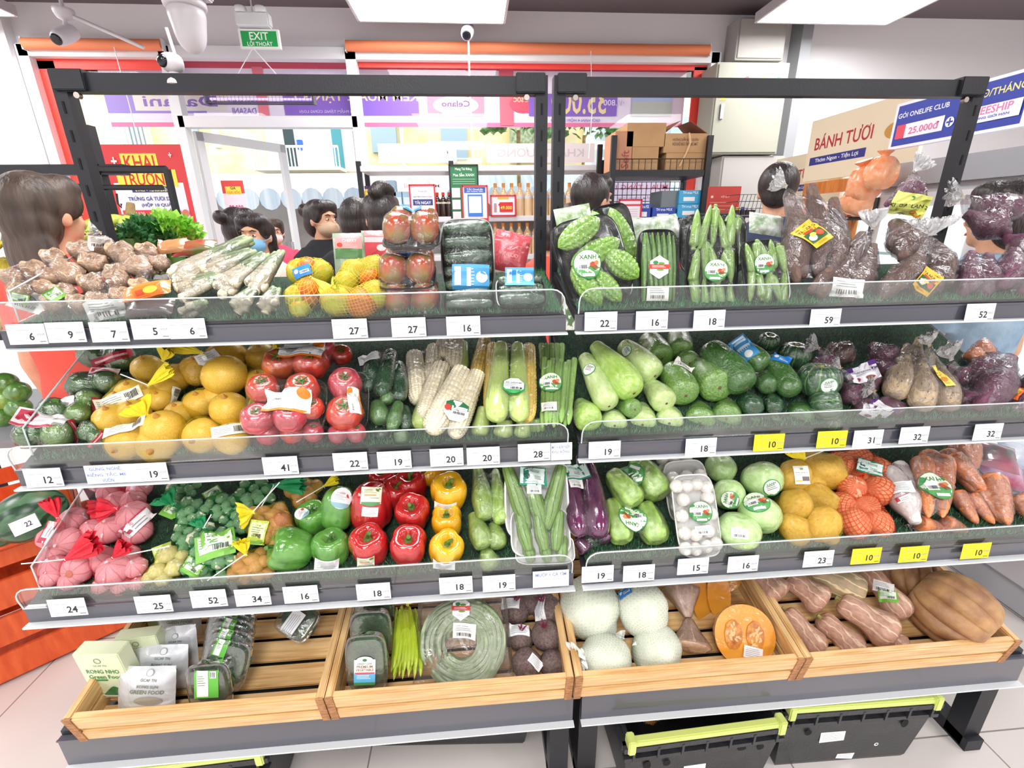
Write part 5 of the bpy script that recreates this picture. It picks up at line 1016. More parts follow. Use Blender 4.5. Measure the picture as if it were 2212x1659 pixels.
pack('tomato_pack', 'clear tray of dark red tomatoes in shade under the shelf, right of the first', 'pack of tomatoes', 2, 725, 775, 70, 60, 0, 60, [tt('tomato_pink', -14, 0, 50), tt('tomato', 20, 0, 46)], tray_c, 12, group=GRP_TP)
GRP_C = 'small cucumbers in tight clear bags'
def cukes(label, its, st=(), k=None, tp=None): bag('cucumber_bag', label, 'bagged cucumbers', 2, its, fm=CLEAR, st=st, group=GRP_C, knot=k, tip=tp, tm=BAGT, margin=.001, its=4, crink=.002)
cukes('tight bag of dark cucumbers leaning left with a white barcode strip, uppermost', [('cuke', 812, 765, 40, 790, 845, dict(lift=.05)), ('cuke', 845, 760, 42, 822, 855, dict(lift=.05))], [('paper', 796, 773, 44, 28)])
cukes('tight bag of cucumbers upper right of the cucumber pile', [('cuke', 862, 785, 34, 865, 865, dict(lift=.03)), ('cuke_mid', 835, 840, 32, 835, 872, dict(lift=.03))], [('paper', 850, 797, 26, 10)])
cukes('tight bag of two green cucumbers in the middle with a twisted film end', [('cuke_mid', 815, 870, 44, 822, 912, dict(lift=.02)), ('cuke_mid', 862, 870, 34, 845, 930, dict(lift=.02))])
cukes('tight bag of cucumbers at the right side touching the white corn', [('cuke', 872, 880, 34, 878, 930)])
cukes('tight bag of cucumbers at the bottom behind the guard, left', [('cuke', 820, 915, 38, 826, 950)])
cukes('tight bag of reddish tipped cucumbers at the bottom behind the guard, right', [('cuke_mid', 862, 930, 38, 872, 955)])
GRP_W = 'peeled white corn in clear packs'
def corn(label, its, st=()): bag('corn_pack', label, 'pack of corn', 2, its, fm=CLEAR, st=st, group=GRP_W, margin=.001, its=5, crink=.002, partname='clear_pack')
corn('pack of white corn at the back left with its cut end up', [('corn_white', 895, 765, 46, 905, 872), ('corn_white', 938, 750, 40, 935, 830)])
corn('pack of white corn with green husk on its left side, behind the front pair', [('corn_white', 955, 790, 50, 918, 905, dict(lift=.02)), ('husk', 925, 840, 44, 908, 925)])
corn('front pack of two white corn cobs with a dark green framed label', [('corn_white', 1000, 800, 56, 930, 935, dict(lift=.05)), ('corn_white', 1032, 805, 46, 980, 945, dict(lift=.045))], [('cornw', 986, 888, 58, -8)])
corn('pack of white corn standing at the back centre under the shelf', [('corn_white', 985, 735, 44, 980, 800), ('corn_white', 955, 738, 34, 962, 775), ('husk', 1003, 740, 24, 1000, 800)])
corn('pack of yellowish corn leaning at the back, left of the yellow corn', [('corn_yellow', 1048, 735, 36, 1030, 815)])
corn('pack of green husked corn lying low behind the guard, centre', [('husk', 1045, 880, 40, 1035, 945)])
corn('front pack of yellow corn in green husks with a white and green label', [('corn_yellow', 1065, 745, 32, 1058, 890, dict(lift=.03)), ('husk', 1082, 745, 52, 1072, 910, dict(lift=.055)), ('husk', 1118, 745, 46, 1122, 910, dict(lift=.055)), ('corn_yellow', 1142, 748, 38, 1140, 910, dict(lift=.03))], [('corn', 1110, 834, 52, -4)])
corn('pack of husked corn low behind the guard under the yellow corn', [('husk', 1092, 905, 44, 1085, 945), ('husk', 1130, 908, 40, 1128, 945)])
GRP_A = 'angled gourd beans in clear sleeves'
def sleeve(label, its, st): bag('asparagus_bean_sleeve', label, 'bundled vegetables', 2, its, fm=CLEAR, st=st, group=GRP_A, margin=.001, its=5, crink=.003, partname='clear_sleeve')
sleeve('clear sleeve of green winged beans with a round label, right of the yellow corn', [('asparagus', 1176+i*9+(i % 2)*2, 775+(i*7 % 12), 14, 1172+i*8, 925-(i*5 % 14), dict(lift=.03+.006*(i % 2))) for i in range(8)], [('xanh', 1189, 826, 50, 2), ('kraft', 1186, 878, 34)])
sleeve('clear sleeve of green winged beans lying low behind the labelled one', [('asparagus', 1135+i*9, 905, 14, 1140+i*8, 950, dict(lift=.0)) for i in range(5)], ())
sleeve('clear sleeve of green winged beans in shadow at the back of the bay end', [('asparagus', 1170+i*11, 745, 14, 1172+i*10, 800) for i in range(5)], ())
# ================================================================ tier 2, right bay
def G(kind, label, *a, **kw): return veg(kind, label, 'gourd', 2, *a, group='film-wrapped gourds heaped on the second tier', **kw)
G('gourd', 'long bright green bottle gourd lying diagonally on top of the left pile', 1285, 745, 68, 1370, 850, lift=.06)
G('gourd_pale', 'pale green bottle gourd on the left with a round label on its neck', 1262, 770, 56, 1316, 878, lift=.03, st=[('ring', 1272, 798, 30, -30)])
G('gourd_pale', 'pale bottle gourd at the top right of the light pile with a silver green label', 1345, 745, 62, 1415, 812, lift=.04, st=[('ring', 1353, 758, 26, -50)])
G('gourd_pale', 'short pale bottle gourd tucked right of the long bright one', 1400, 830, 58, 1440, 872, lift=.02)
G('gourd', 'bright green gourd at the bottom left corner by the bay gap', 1252, 870, 62, 1275, 915, lift=.01)
G('gourd_pale', 'pale gourd second from left in the bottom row behind the guard', 1318, 895, 56, 1328, 920)
G('gourd_pale', 'pale gourd third from left in the bottom row behind the guard', 1385, 880, 56, 1388, 918)
G('gourd_dark', 'small darker gourd with its stem end showing between the pale ones', 1340, 868, 44, 1372, 885, lift=.02)
G('gourd_pale', 'pale gourd fourth from left in the bottom row under the guard edge', 1440, 885, 58, 1446, 915)
G('gourd_dark', 'mid green wax gourd with white label lying left of the dark pair', 1450, 800, 68, 1482, 855, lift=.03, st=[('kraft', 1478, 790, 44, -40)])
G('gourd_dark', 'fat mid green wax gourd pointing right in the middle of the tier', 1505, 800, 78, 1555, 838, lift=.035)
G('gourd_dark', 'round wax gourd in the bottom row, left of its darker neighbour', 1505, 885, 66, 1512, 915)
G('gourd_dark', 'dark wax gourd in the bottom row below the fat one', 1565, 880, 62, 1570, 905)
G('squash', 'long dark green squash running from under the shelf to the guard', 1530, 750, 72, 1612, 838, lift=.045)
G('squash', 'dark squash wrapped with a blue printed band on top of the right pile', 1592, 745, 50, 1652, 792, lift=.06, st=[('blue', 1607, 752, 56, -48)])
G('squash', 'thin dark squash right of the banded one with a strip of blue label', 1665, 775, 52, 1712, 850, lift=.03, st=[('zlab', 1688, 775, 36, -38)])
G('squash', 'small round-ended squash between the long one and the thin one', 1640, 810, 44, 1662, 838, lift=.02)
G('cuke', 'dark film-wrapped squash end low in the pile, left of two', 1605, 860, 54, 1630, 885, lift=.01)
G('cuke', 'dark film-wrapped squash end low in the pile, right of two', 1668, 860, 40, 1672, 885, lift=.01)
G('squash', 'olive squash in the bottom row beneath the thin one', 1722, 880, 56, 1728, 905)
G('squash', 'bottom row squash seen through the guard under the dark wrapped ends', 1618, 905, 48, 1622, 925)
G('squash', 'bottom row squash beside the last one seen through the guard', 1665, 900, 44, 1668, 922)
G('gourd_dark', 'gourd in deep shade under the top shelf, above the wax gourds', 1465, 725, 54, 1470, 760)
G('gourd_dark', 'round gourd in the shade at the back behind the fat wax gourd', 1470, 770, 52, 1490, 785)
G('gourd_dark', 'shaded gourd behind the pale bottle gourds at the back', 1400, 735, 60, 1430, 775)
def Kb(label, x, y, w, **kw): return veg('kabocha', label, 'pumpkin', 2, x, y, w, group='small dark green pumpkins', **kw)
Kb('small dark green ribbed pumpkin with an oval white label', 1768, 822, 88, lift=.04, ax=(.0, .95, .3), st=[('ring', 1792, 834, 36, 10)])
Kb('small dark green pumpkin at the back under the shelf', 1716, 768, 66, ax=(0, .9, .4)); Kb('small dark pumpkin lying on its side at the bottom, right of the olive squash', 1782, 876, 76, ax=(.95, .1, .5)); Kb('tiny dark pumpkin in shadow between the squash and the taro bags', 1660, 738, 44, ax=(0, .8, .5))
Kb('small dark pumpkin in the bottom row seen through the guard', 1790, 912, 50, ax=(0, .6, .7))
GRP_P = 'bags of sweet potatoes and taro on the second tier'
def sw(name, label, its, **kw): return bag(name, label, 'bagged root vegetables', 2, its, group=GRP_P, crink=.008, tm=BAGT, **kw)
sw('sweet_potato_bag', 'clear bag of plump purple-brown sweet potatoes next to the small pumpkins, under the shelf', [('sweet_brown', 1785, 755, 58, 1845, 775), ('sweet_purple', 1762, 780, 50, 1800, 795)], knot=(1768, 752), tip=(1745, 738), tw=36)
sw('sweet_potato_bag', 'clear bag of purple sweet potatoes with a purple and white label facing front', [('sweet_purple', 1840, 800, 66, 1880, 850), ('sweet_purple', 1822, 830, 56, 1850, 870)], st=[('tim', 1864, 806, 56, 0)], knot=(1815, 795), tip=(1800, 782), tw=26)
sw('sweet_potato_bag', 'clear bag of purple sweet potatoes behind the guard with a tilted purple label', [('sweet_purple', 1850, 855, 56, 1880, 905), ('sweet_purple', 1905, 860, 60, 1930, 905)], st=[('tim', 1898, 888, 58, -18)], knot=(1888, 845), tip=(1872, 835), tw=40)
sw('sweet_potato_bag', 'clear bag of purple sweet potatoes at the back between two others', [('sweet_purple', 1880, 745, 58, 1930, 790), ('sweet_purple', 1900, 770, 54, 1935, 830)])
sw('taro_bag', 'clear bag of pale speckled taro roots with a long yellow label', [('taro', 1985, 760, 52, 1990, 880, dict(lift=.05)), ('taro', 2015, 770, 54, 2045, 880, dict(lift=.03))], st=[('yam', 2035, 818, 50, 6)], knot=(2008, 745), tip=(2005, 722), tw=40)
sw('taro_bag', 'clear bag of darker speckled taro leaning left of the labelled bag', [('taro', 1960, 745, 50, 1930, 855, dict(lift=.03)), ('taro', 1985, 730, 44, 1958, 840, dict(lift=.02))])
sw('sweet_potato_bag', 'clear bag of small red potatoes with wrinkled film right of the taro', [('sweet_purple', 2045, 790, 50, 2085, 830), ('sweet_purple', 2070, 840, 56, 2095, 880)], knot=(2055, 775), tip=(2050, 745), tw=50)
sw('sweet_potato_bag', 'clear bag with one large glossy purple sweet potato at the right end of the tier', [('sweet_purple', 2185, 770, 70, 2110, 880, dict(lift=.05)), ('sweet_purple', 2150, 760, 54, 2090, 830)])
sw('orange_carrot_bag', 'clear bag with orange roots at the top right of the second tier', [('carrot', 2110, 745, 40, 2150, 770), ('carrot', 2095, 760, 36, 2135, 790)])
sw('sweet_potato_bag', 'clear bag of sweet potatoes running off the right edge with an orange label', [('sweet_purple', 2225, 830, 60, 2180, 900), ('sweet_purple', 2240, 800, 50, 2210, 860)], st=[('orp', 2198, 850, 40, 60)])
# ================================================================ tier 3, left bay
GRP_R = 'garlic in red nets'; GRP_GN = 'small garlic in green nets'
def nets(label, its, knot, tip, col, st=(), tw=None, loop=None, grp=None, cat='netted garlic', name='garlic_net_bag'):
    fm, tm = {'r': (NETR, NETR2), 'g': (NETG, NETG2), 'y': (NETY, NETY2)}[col]
    bag(name, label, cat, 3, its, knot=knot, tip=tip, fm=fm, tm=tm, tie=white_tie, st=st, tw=tw, loop=loop, group=grp, partname='net', margin=.002, flat=.5)
A = ('garlic',)
nets('red net of pink garlic at the left end with a white label on its side', [('garlic', 157, 1120, 58), ('garlic', 108, 1158, 52), ('garlic', 146, 1172, 62, dict(ax=(0, .1, 1))), ('garlic', 114, 1196, 54)], (124, 1118), (104, 1078), 'r', [('redc', 103, 1150, 46, 65)], tw=36, grp=GRP_R)
nets('red net of garlic at the back, its red net end folded down to the left', [('garlic', 250, 1083, 52), ('garlic', 286, 1078, 50), ('garlic', 232, 1060, 44)], (236, 1092), (196, 1106), 'r', tw=40, grp=GRP_R)
nets('red net of two large garlic heads with a big tilted oval label', [('garlic', 238, 1142, 62), ('garlic', 286, 1110, 66, dict(lift=.015)), ('garlic', 296, 1146, 58)], (252, 1098), (212, 1100), 'r', [('redc', 297, 1128, 70, 48)], tw=40, grp=GRP_R)
nets('red net of garlic at the front left corner, a root end facing out', [('garlic', 114, 1222, 54), ('garlic', 172, 1228, 62, dict(ax=(0, .1, -1))), ('garlic', 108, 1246, 40), ('garlic', 150, 1252, 44)], (142, 1208), (208, 1168), 'r', tw=44, grp=GRP_R, loop=[(46, 1218)])
nets('red net of garlic in the front middle with its knot on top', [('garlic', 212, 1205, 60), ('garlic', 244, 1230, 66, dict(lift=.01)), ('garlic', 272, 1200, 52), ('garlic', 292, 1224, 46)], (244, 1204), (272, 1176), 'r', tw=30, grp=GRP_R, loop=[(366, 1180)])
nets('red net of garlic low behind the guard in front of the middle one', [('garlic', 222, 1262, 44), ('garlic', 264, 1262, 46), ('garlic', 300, 1258, 38)], None, None, 'r', grp=GRP_R)
nets('red net of garlic in shade beneath the second shelf', [('garlic', 215, 1040, 44), ('garlic', 255, 1035, 46), ('garlic', 300, 1052, 50)], None, None, 'r', grp=GRP_R)
nets('red net of garlic wedged between the labelled one and the left end bag', [('garlic', 196, 1140, 44), ('garlic', 192, 1165, 40)], None, None, 'r', grp=GRP_R)
nets('yellow net of pale garlic in the front row between red and green nets', [('garlic_small', 362, 1196, 44), ('garlic_small', 378, 1224, 42), ('garlic_small', 394, 1198, 30), ('garlic_small', 338, 1232, 36), ('garlic_small', 352, 1248, 36), ('garlic_small', 322, 1246, 30)], None, None, 'y', [('ylw', 328, 1216, 44, 18)], grp='pale garlic in a yellow net')
def cluster(cx, cy, rx, ry, n, w, k, seed, **kw):
    r = random.Random(seed); o = []
    for i in range(n):
        a = i*2.4; q = math.sqrt((i+.4)/n); o.append((k, cx+rx*q*math.cos(a), cy+ry*q*math.sin(a), w*r.uniform(.85, 1.15), dict(lift=(1-q*q)*.018+kw.get('lift', 0), ax=(r.uniform(-.6, .6), r.uniform(-.3, .8), .7))))
    return o
nets('green net of small garlic with green net end on its left and a label below', cluster(402, 1102, 34, 34, 9, 24, 'garlic_small', 1), (372, 1088), (350, 1070), 'g', [('grn', 370, 1150, 48, -14)], tw=50, grp=GRP_GN)
nets('green net of small garlic in front with a large bright green label', cluster(458, 1182, 54, 46, 17, 27, 'garlic_small', 2, lift=.02), (440, 1139), (424, 1122), 'g', [('grn', 464, 1177, 76, 22)], tw=30, grp=GRP_GN, loop=[(456, 1112)])
nets('green net of small garlic at the back left under the shelf', cluster(398, 1056, 34, 18, 6, 22, 'garlic_small', 3), None, None, 'g', grp=GRP_GN)
nets('green net of small garlic at the back centre with a little green tag', cluster(478, 1092, 42, 30, 10, 24, 'garlic_small', 4), None, None, 'g', [('grn', 470, 1056, 34, 40)], grp=GRP_GN)
nets('green net of small garlic at the back right with a net end pointing right', cluster(546, 1068, 46, 30, 11, 24, 'garlic_small', 5), (592, 1048), (655, 1046), 'g', tw=34, grp=GRP_GN, loop=[(558, 1105)])
nets('green net of small garlic in the middle between the upper and the large labelled one', cluster(508, 1128, 38, 28, 9, 25, 'garlic_small', 12), None, None, 'g', grp=GRP_GN)
nets('green net of small garlic right beside the red nets, below the tufted one', cluster(404, 1162, 34, 28, 9, 24, 'garlic_small', 13), None, None, 'g', grp=GRP_GN)
nets('green net of small garlic low in front, its turquoise label half hidden', cluster(428, 1232, 36, 22, 7, 24, 'garlic_small', 6), None, None, 'g', [('grn', 418, 1226, 44, -25)], grp=GRP_GN)
nets('green net of small garlic behind the guard under the large labelled one', cluster(475, 1248, 26, 16, 5, 24, 'garlic_small', 7), None, None, 'g', grp=GRP_GN)
GS = 'shallots in yellow nets'
nets('yellow net of shallots with a yellow and green label, a red shallot showing', cluster(586, 1132, 46, 42, 13, 30, 'shallot', 8, lift=.015)+[('shallot_red', 608, 1124, 44, dict(lift=.03))], (546, 1106), (516, 1114), 'y', [('ylw', 556, 1150, 50, -6)], tw=46, grp=GS, cat='netted shallots', name='shallot_net_bag', loop=[(604, 1042)])
nets('yellow net of shallots low in front with its knot facing the viewer', cluster(542, 1226, 46, 34, 12, 30, 'shallot', 9), (530, 1197), (520, 1170), 'y', tw=30, grp=GS, cat='netted shallots', name='shallot_net_bag', loop=[(448, 1254)])
nets('yellow net of shallots at the back beside the green peppers', cluster(655, 1062, 36, 24, 7, 28, 'shallot', 10), (700, 1050), (728, 1034), 'y', tw=18, grp=GS, cat='netted shallots', name='shallot_net_bag', loop=[(640, 1085)])
def pep(k, label, x, y, w, **kw): return veg(k, label, 'bell pepper', 3, x, y, w, group='film-wrapped bell peppers', **kw)
pep('pepper', 'green bell pepper lying on its side at the front left of the peppers', 630, 1186, 92, ax=(-.75, .3, .5), asp=.95, spin=.4, lift=.01); pep('pepper', 'green bell pepper in front next to the first red one, stem up', 715, 1188, 82, ax=(.1, .9, .4), st=[('paper', 705, 1222, 50, -10)], asp=.95)
pep('pepper', 'green bell pepper in the middle with a label on its left side', 676, 1124, 72, ax=(.1, .9, .5), asp=1.05, st=[('pep', 652, 1108, 30, 70)]); pep('pepper', 'tall green bell pepper with a round white label', 731, 1096, 76, asp=1.15, ax=(-.1, -1, -.2), lift=.03, spin=.5, st=[('pep', 739, 1076, 46, -8)])
pep('pepper_red', 'large red bell pepper with two stacked labels', 802, 1092, 88, asp=1.12, ax=(0, -1, -.2), lift=.03, spin=.4, st=[('pepr', 802, 1072, 48, 0), ('paper', 799, 1106, 34, -4)])
pep('pepper_red', 'red bell pepper in the front row left, green stem up and glossy film', 798, 1182, 84, ax=(.05, .8, .6), spin=.2, st=[('pepr', 790, 1216, 40, -6)], lift=.01); pep('pepper_red', 'red bell pepper in the front row right, curved green stem', 883, 1182, 82, ax=(.1, .75, .65), spin=.9, lift=.01)
pep('pepper_red', 'red bell pepper above the right front red one', 893, 1110, 76, ax=(0, .7, .7), spin=1.2, lift=.015); pep('pepper_red', 'dark red bell pepper in shade at the back centre', 888, 1054, 70, ax=(0, .8, .5)); pep('pepper_red', 'shaded red bell pepper just right of the large labelled one', 852, 1068, 66, ax=(.3, .7, .5)); pep('pepper_red', 'red bell pepper under the shelf above the large labelled one', 828, 1040, 60, ax=(0, .8, .5))
pep('pepper_yellow', 'yellow bell pepper on top with a white label low on its front', 969, 1068, 80, ax=(.1, .75, .6), spin=.3, lift=.03, st=[('paper', 962, 1098, 48, -5)]); pep('pepper_yellow', 'yellow bell pepper squeezed between the upper and lower yellow ones', 966, 1130, 70, ax=(0, .8, .6), spin=.8)
pep('pepper_yellow', 'yellow bell pepper in the front row with a thick green stem', 963, 1190, 76, ax=(.2, .7, .7), spin=.1, lift=.01, st=[('paper', 958, 1224, 48, -4)], asp=1.25); pep('pepper_yellow', 'dull yellow bell pepper under the shelf at the back', 938, 1026, 60, ax=(-.5, .5, .5))
GSP = 'sponge gourds in clear packs'
def sp(label, its): bag('sponge_gourd_pack', label, 'wrapped gourds', 3, its, fm=CLEAR, group=GSP, margin=.001, its=5, crink=.003, partname='clear_pack')
sp('upper clear pack of one green and one yellowish sponge gourd', [('sponge', 1032, 1012, 48, 1048, 1122, dict(lift=.03)), ('gourd', 1070, 1015, 36, 1082, 1130, dict(lift=.03))])
sp('clear pack of sponge gourds in the middle below the upper pack', [('sponge', 1022, 1110, 48, 1044, 1184, dict(lift=.01)), ('sponge', 1066, 1130, 44, 1076, 1184)])
sp('lowest clear pack of sponge gourds behind the guard', [('sponge', 1050, 1190, 50, 1058, 1226), ('sponge_light', 1080, 1195, 30, 1080, 1222)] if False else [('sponge', 1050, 1190, 50, 1058, 1226)])
LT = lambda: [('luffa', -42, 8, 36, 142, -72), ('luffa', -4, 2, 36, 130, -76), ('luffa', 36, 6, 38, 140, -106)]
pack('luffa_tray', 'white foam tray of three ridged green luffas, top of the stack', 'tray of luffas', 3, 1158, 1082, 138, 158, -2, 56, LT(), foam_w, 16, lift=.045, st=[('salad', 1153, 1028, 60, -1), ('kraft', 1155, 1056, 32, -1)], group='luffas on white foam trays')
pack('luffa_tray', 'white foam tray of luffas second from the top of the stack', 'tray of luffas', 3, 1166, 1150, 128, 100, -2, 46, [('luffa', -36, 0, 30, 84, -76), ('luffa', 0, 0, 30, 84, -80), ('luffa', 36, 0, 30, 84, -100)], foam_w, 14, lift=.015, group='luffas on white foam trays')
pack('luffa_tray', 'white foam tray of luffas at the bottom seen through the guard', 'tray of luffas', 3, 1176, 1190, 128, 60, -2, 40, [('luffa', -36, 0, 28, 54, -76), ('luffa', 0, 0, 28, 54, -80), ('luffa', 36, 0, 28, 54, -100)], foam_w, 12, lift=0, group='luffas on white foam trays')
# ================================================================ tier 3, right bay
def egg(label, its, st=()): bag('eggplant_pack', label, 'wrapped eggplants', 3, its, fm=CLEAR, group='purple eggplants in film', margin=.001, its=5, crink=.002, partname='clear_pack', st=st)
egg('pack of three long purple eggplants with a green bordered label', [('eggplant', 1222, 1000, 44, 1254, 1158, dict(lift=.04)), ('eggplant', 1268, 990, 50, 1296, 1160, dict(lift=.045)), ('eggplant', 1248, 985, 30, 1278, 1160, dict(lift=.01))], [('salad', 1238, 1020, 60, 8), ('kraft', 1245, 1045, 32, 6)])
egg('small pack of purple eggplants lying low behind the guard', [('eggplant', 1296, 1140, 32, 1318, 1168), ('eggplant', 1245, 1165, 34, 1268, 1190)])
def chy(label, its, st, k=None, tp=None): bag('chayote_pack', label, 'wrapped chayote', 3, its, fm=CLEAR, group='chayote in film', margin=.001, its=6, crink=.003, partname='clear_pack', st=st)
chy('upper film pack of two chayotes with a round label across them', [('chayote', 1318, 1018, 66, 1378, 1092, dict(lift=.045)), ('chayote', 1370, 990, 74, 1432, 1076, dict(lift=.035))], [('xanh', 1368, 1030, 60, 170)])
chy('lower film pack of two chayotes with a round label, just above the guard', [('chayote', 1322, 1078, 60, 1346, 1176, dict(lift=.01)), ('chayote', 1392, 1085, 66, 1422, 1176, dict(lift=.01))], [('xanh', 1363, 1120, 60, 175)])
wb_ = [(-47, 55), (-20, 55), (7, 57), (33, 50), (-35, 27), (32, 28), (-43, -6), (34, -5), (-42, -40), (-14, -44), (20, -38), (-45, -70), (-19, -72), (10, -68), (36, -64)]
pack('white_eggplant_tray', 'white foam tray of round white eggplants standing upright with a round label', 'tray of eggplants', 3, 1499, 1112, 96, 172, 0, 58, [('white_eggplant', x*.82+1, y*1.02+6, 28, None, 0, (i*5 % 3)) for i, (x, y) in enumerate(wb_)], foam_w, 12, lift=.035, st=[('xanh', 1516, 1106, 46, 0), ('kraft', 1519, 1146, 30, 4)], group='round white eggplants on foam trays')
pack('white_eggplant_tray', 'white foam tray of round white eggplants behind the upright one', 'tray of eggplants', 3, 1480, 1060, 96, 130, 2, 60, [('white_eggplant', -30+i % 3*30, 30-i//3*30, 28, None, 0) for i in range(9)], foam_w, 12, lift=.0, group='round white eggplants on foam trays')
pack('white_eggplant_tray', 'shaded tray of white eggplants at the back under the shelf', 'tray of eggplants', 3, 1452, 1004, 84, 50, 0, 50, [('white_eggplant', -26+i % 3*26, 10-i//3*22, 26, None, 0) for i in range(6)], tray_c, 12, group='round white eggplants on foam trays')
def koh(label, x, y, w, **kw): veg('kohlrabi', label, 'kohlrabi', 3, x, y, w, group='film-wrapped kohlrabi', **kw)
koh('large kohlrabi in film at the upper right with a round label low on its right', 1645, 1034, 86, lift=.03, ax=(.3, -.8, .2), st=[('ring', 1668, 1054, 38, 20)]); koh('kohlrabi with a sideways round label beside the white eggplant tray', 1572, 1068, 66, ax=(.2, .3, .9), asp=1.1, lift=.01, st=[('xanh', 1578, 1080, 38, 75)])
koh('kohlrabi with a label on its top, right of centre', 1640, 1110, 88, ax=(-.2, -.6, .4), lift=.015, st=[('xanh', 1634, 1083, 54, 0)]); koh('kohlrabi in the front row with a small white barcode label', 1595, 1148, 92, ax=(.1, .95, .2), asp=.8, lift=.01, st=[('kraft', 1598, 1152, 34, -6)]); koh('shaded kohlrabi at the back under the second shelf', 1556, 1012, 66, ax=(0, .8, .4))
bag('potato_net_bag', 'yellow net of large potatoes with a white hanging tag', 'netted potatoes', 3, [('potato', 1712, 1030, 62, dict(lift=.03)), ('potato', 1783, 1018, 70, dict(lift=.03)), ('potato', 1745, 1046, 60), ('potato', 1745, 1005, 56)], knot=(1738, 990), tip=(1714, 962), tw=40, fm=NETY, tm=NETY2, tie=white_tie, st=[('dalat', 1732, 1026, 46, 0)], group='potatoes in yellow nets', partname='net', loop=[(1788, 970)])
bag('potato_net_bag', 'yellow net of five potatoes below, net bunched on its right side', 'netted potatoes', 3, [('potato', 1712, 1092, 64, dict(ax=(.3, .5, .6), lift=.015)), ('potato', 1768, 1078, 62), ('potato', 1774, 1132, 64, dict(lift=.02)), ('potato', 1716, 1144, 58), ('potato', 1788, 1150, 40)], fm=NETY, group='potatoes in yellow nets', partname='net')
bag('onion_orange_net', 'orange net of round tubers with a white and green tag, knot in the centre', 'netted potatoes', 3, [('potato_orange', 1815, 1006, 52), ('potato_orange', 1855, 996, 50), ('potato_orange', 1893, 1018, 54), ('potato_orange', 1838, 1056, 54, dict(lift=.02)), ('potato_orange', 1898, 1060, 56, dict(lift=.02)), ('potato_orange', 1866, 1030, 46)], knot=(1860, 1036), tip=(1862, 1026), tw=18, fm=NETO, tm=NETO2, tie=white_tie, st=[('salad', 1878, 1010, 48, -22)], group='tubers in orange nets', partname='net')
bag('onion_orange_net', 'orange net of round tubers beneath the tagged one by the guard', 'netted potatoes', 3, [('potato_orange', 1818, 1092, 52), ('potato_orange', 1868, 1094, 52), ('potato_orange', 1844, 1130, 58), ('potato_orange', 1896, 1130, 52)], fm=NETO, group='tubers in orange nets', partname='net')
bag('radish_bag', 'clear bag of white radish with a printed recipe label', 'bagged radish', 3, [('radish', 1918, 1012, 58, 1980, 1132, dict(lift=.03)), ('radish', 1940, 1000, 44, 2000, 1110)], st=[('paper', 1942, 1052, 48, -15), ('redc', 1952, 1076, 30, 22)], knot=(1990, 1140), tip=(1975, 1160), tw=50, tm=BAGT, crink=.006)
GC = 'carrots in film'
def car(label, its, st=(), **kw): bag('carrot_pack', label, 'wrapped carrots', 3, its, fm=film('carrot_film', 'FFFFFF', .08, .3, .12, bump=.7, bs=24), group=GC, margin=.001, its=5, crink=.004, partname='clear_pack', st=st, **kw)
car('upright pack of three thick carrots with a round label', [('carrot', 1992, 992, 44, 2006, 1118, dict(lift=.045)), ('carrot', 2038, 990, 44, 2036, 1118, dict(lift=.045)), ('carrot', 2008, 978, 40, 2020, 1090, dict(lift=.02))], [('xanh', 2022, 1050, 64, 0)])
car('film-wrapped carrots lying diagonally towards the right of the upright pack', [('carrot', 2052, 985, 44, 2130, 1062, dict(lift=.03)), ('carrot', 2040, 975, 40, 2110, 1070)])
car('pair of carrots pointing down right beneath the diagonal pack', [('carrot', 2062, 1062, 36, 2112, 1132), ('carrot', 2092, 1068, 34, 2148, 1132)])
car('tall single carrot pack at the right side of the third tier', [('carrot', 2140, 1030, 52, 2178, 1134, dict(lift=.03)), ('carrot', 2112, 1060, 38, 2165, 1130)])
car('wrapped carrots running up to the second shelf at the back right', [('carrot', 2068, 960, 42, 2100, 1018), ('carrot', 2095, 958, 38, 2105, 1015)])
car('pinkish wrapped carrots low behind the guard under the upright pack', [('carrot', 1985, 1128, 36, 2040, 1145), ('carrot', 2040, 1128, 34, 2090, 1148)])
car('wrapped carrots at the right edge of the picture on the third tier', [('carrot', 2196, 1070, 50, 2240, 1130)])
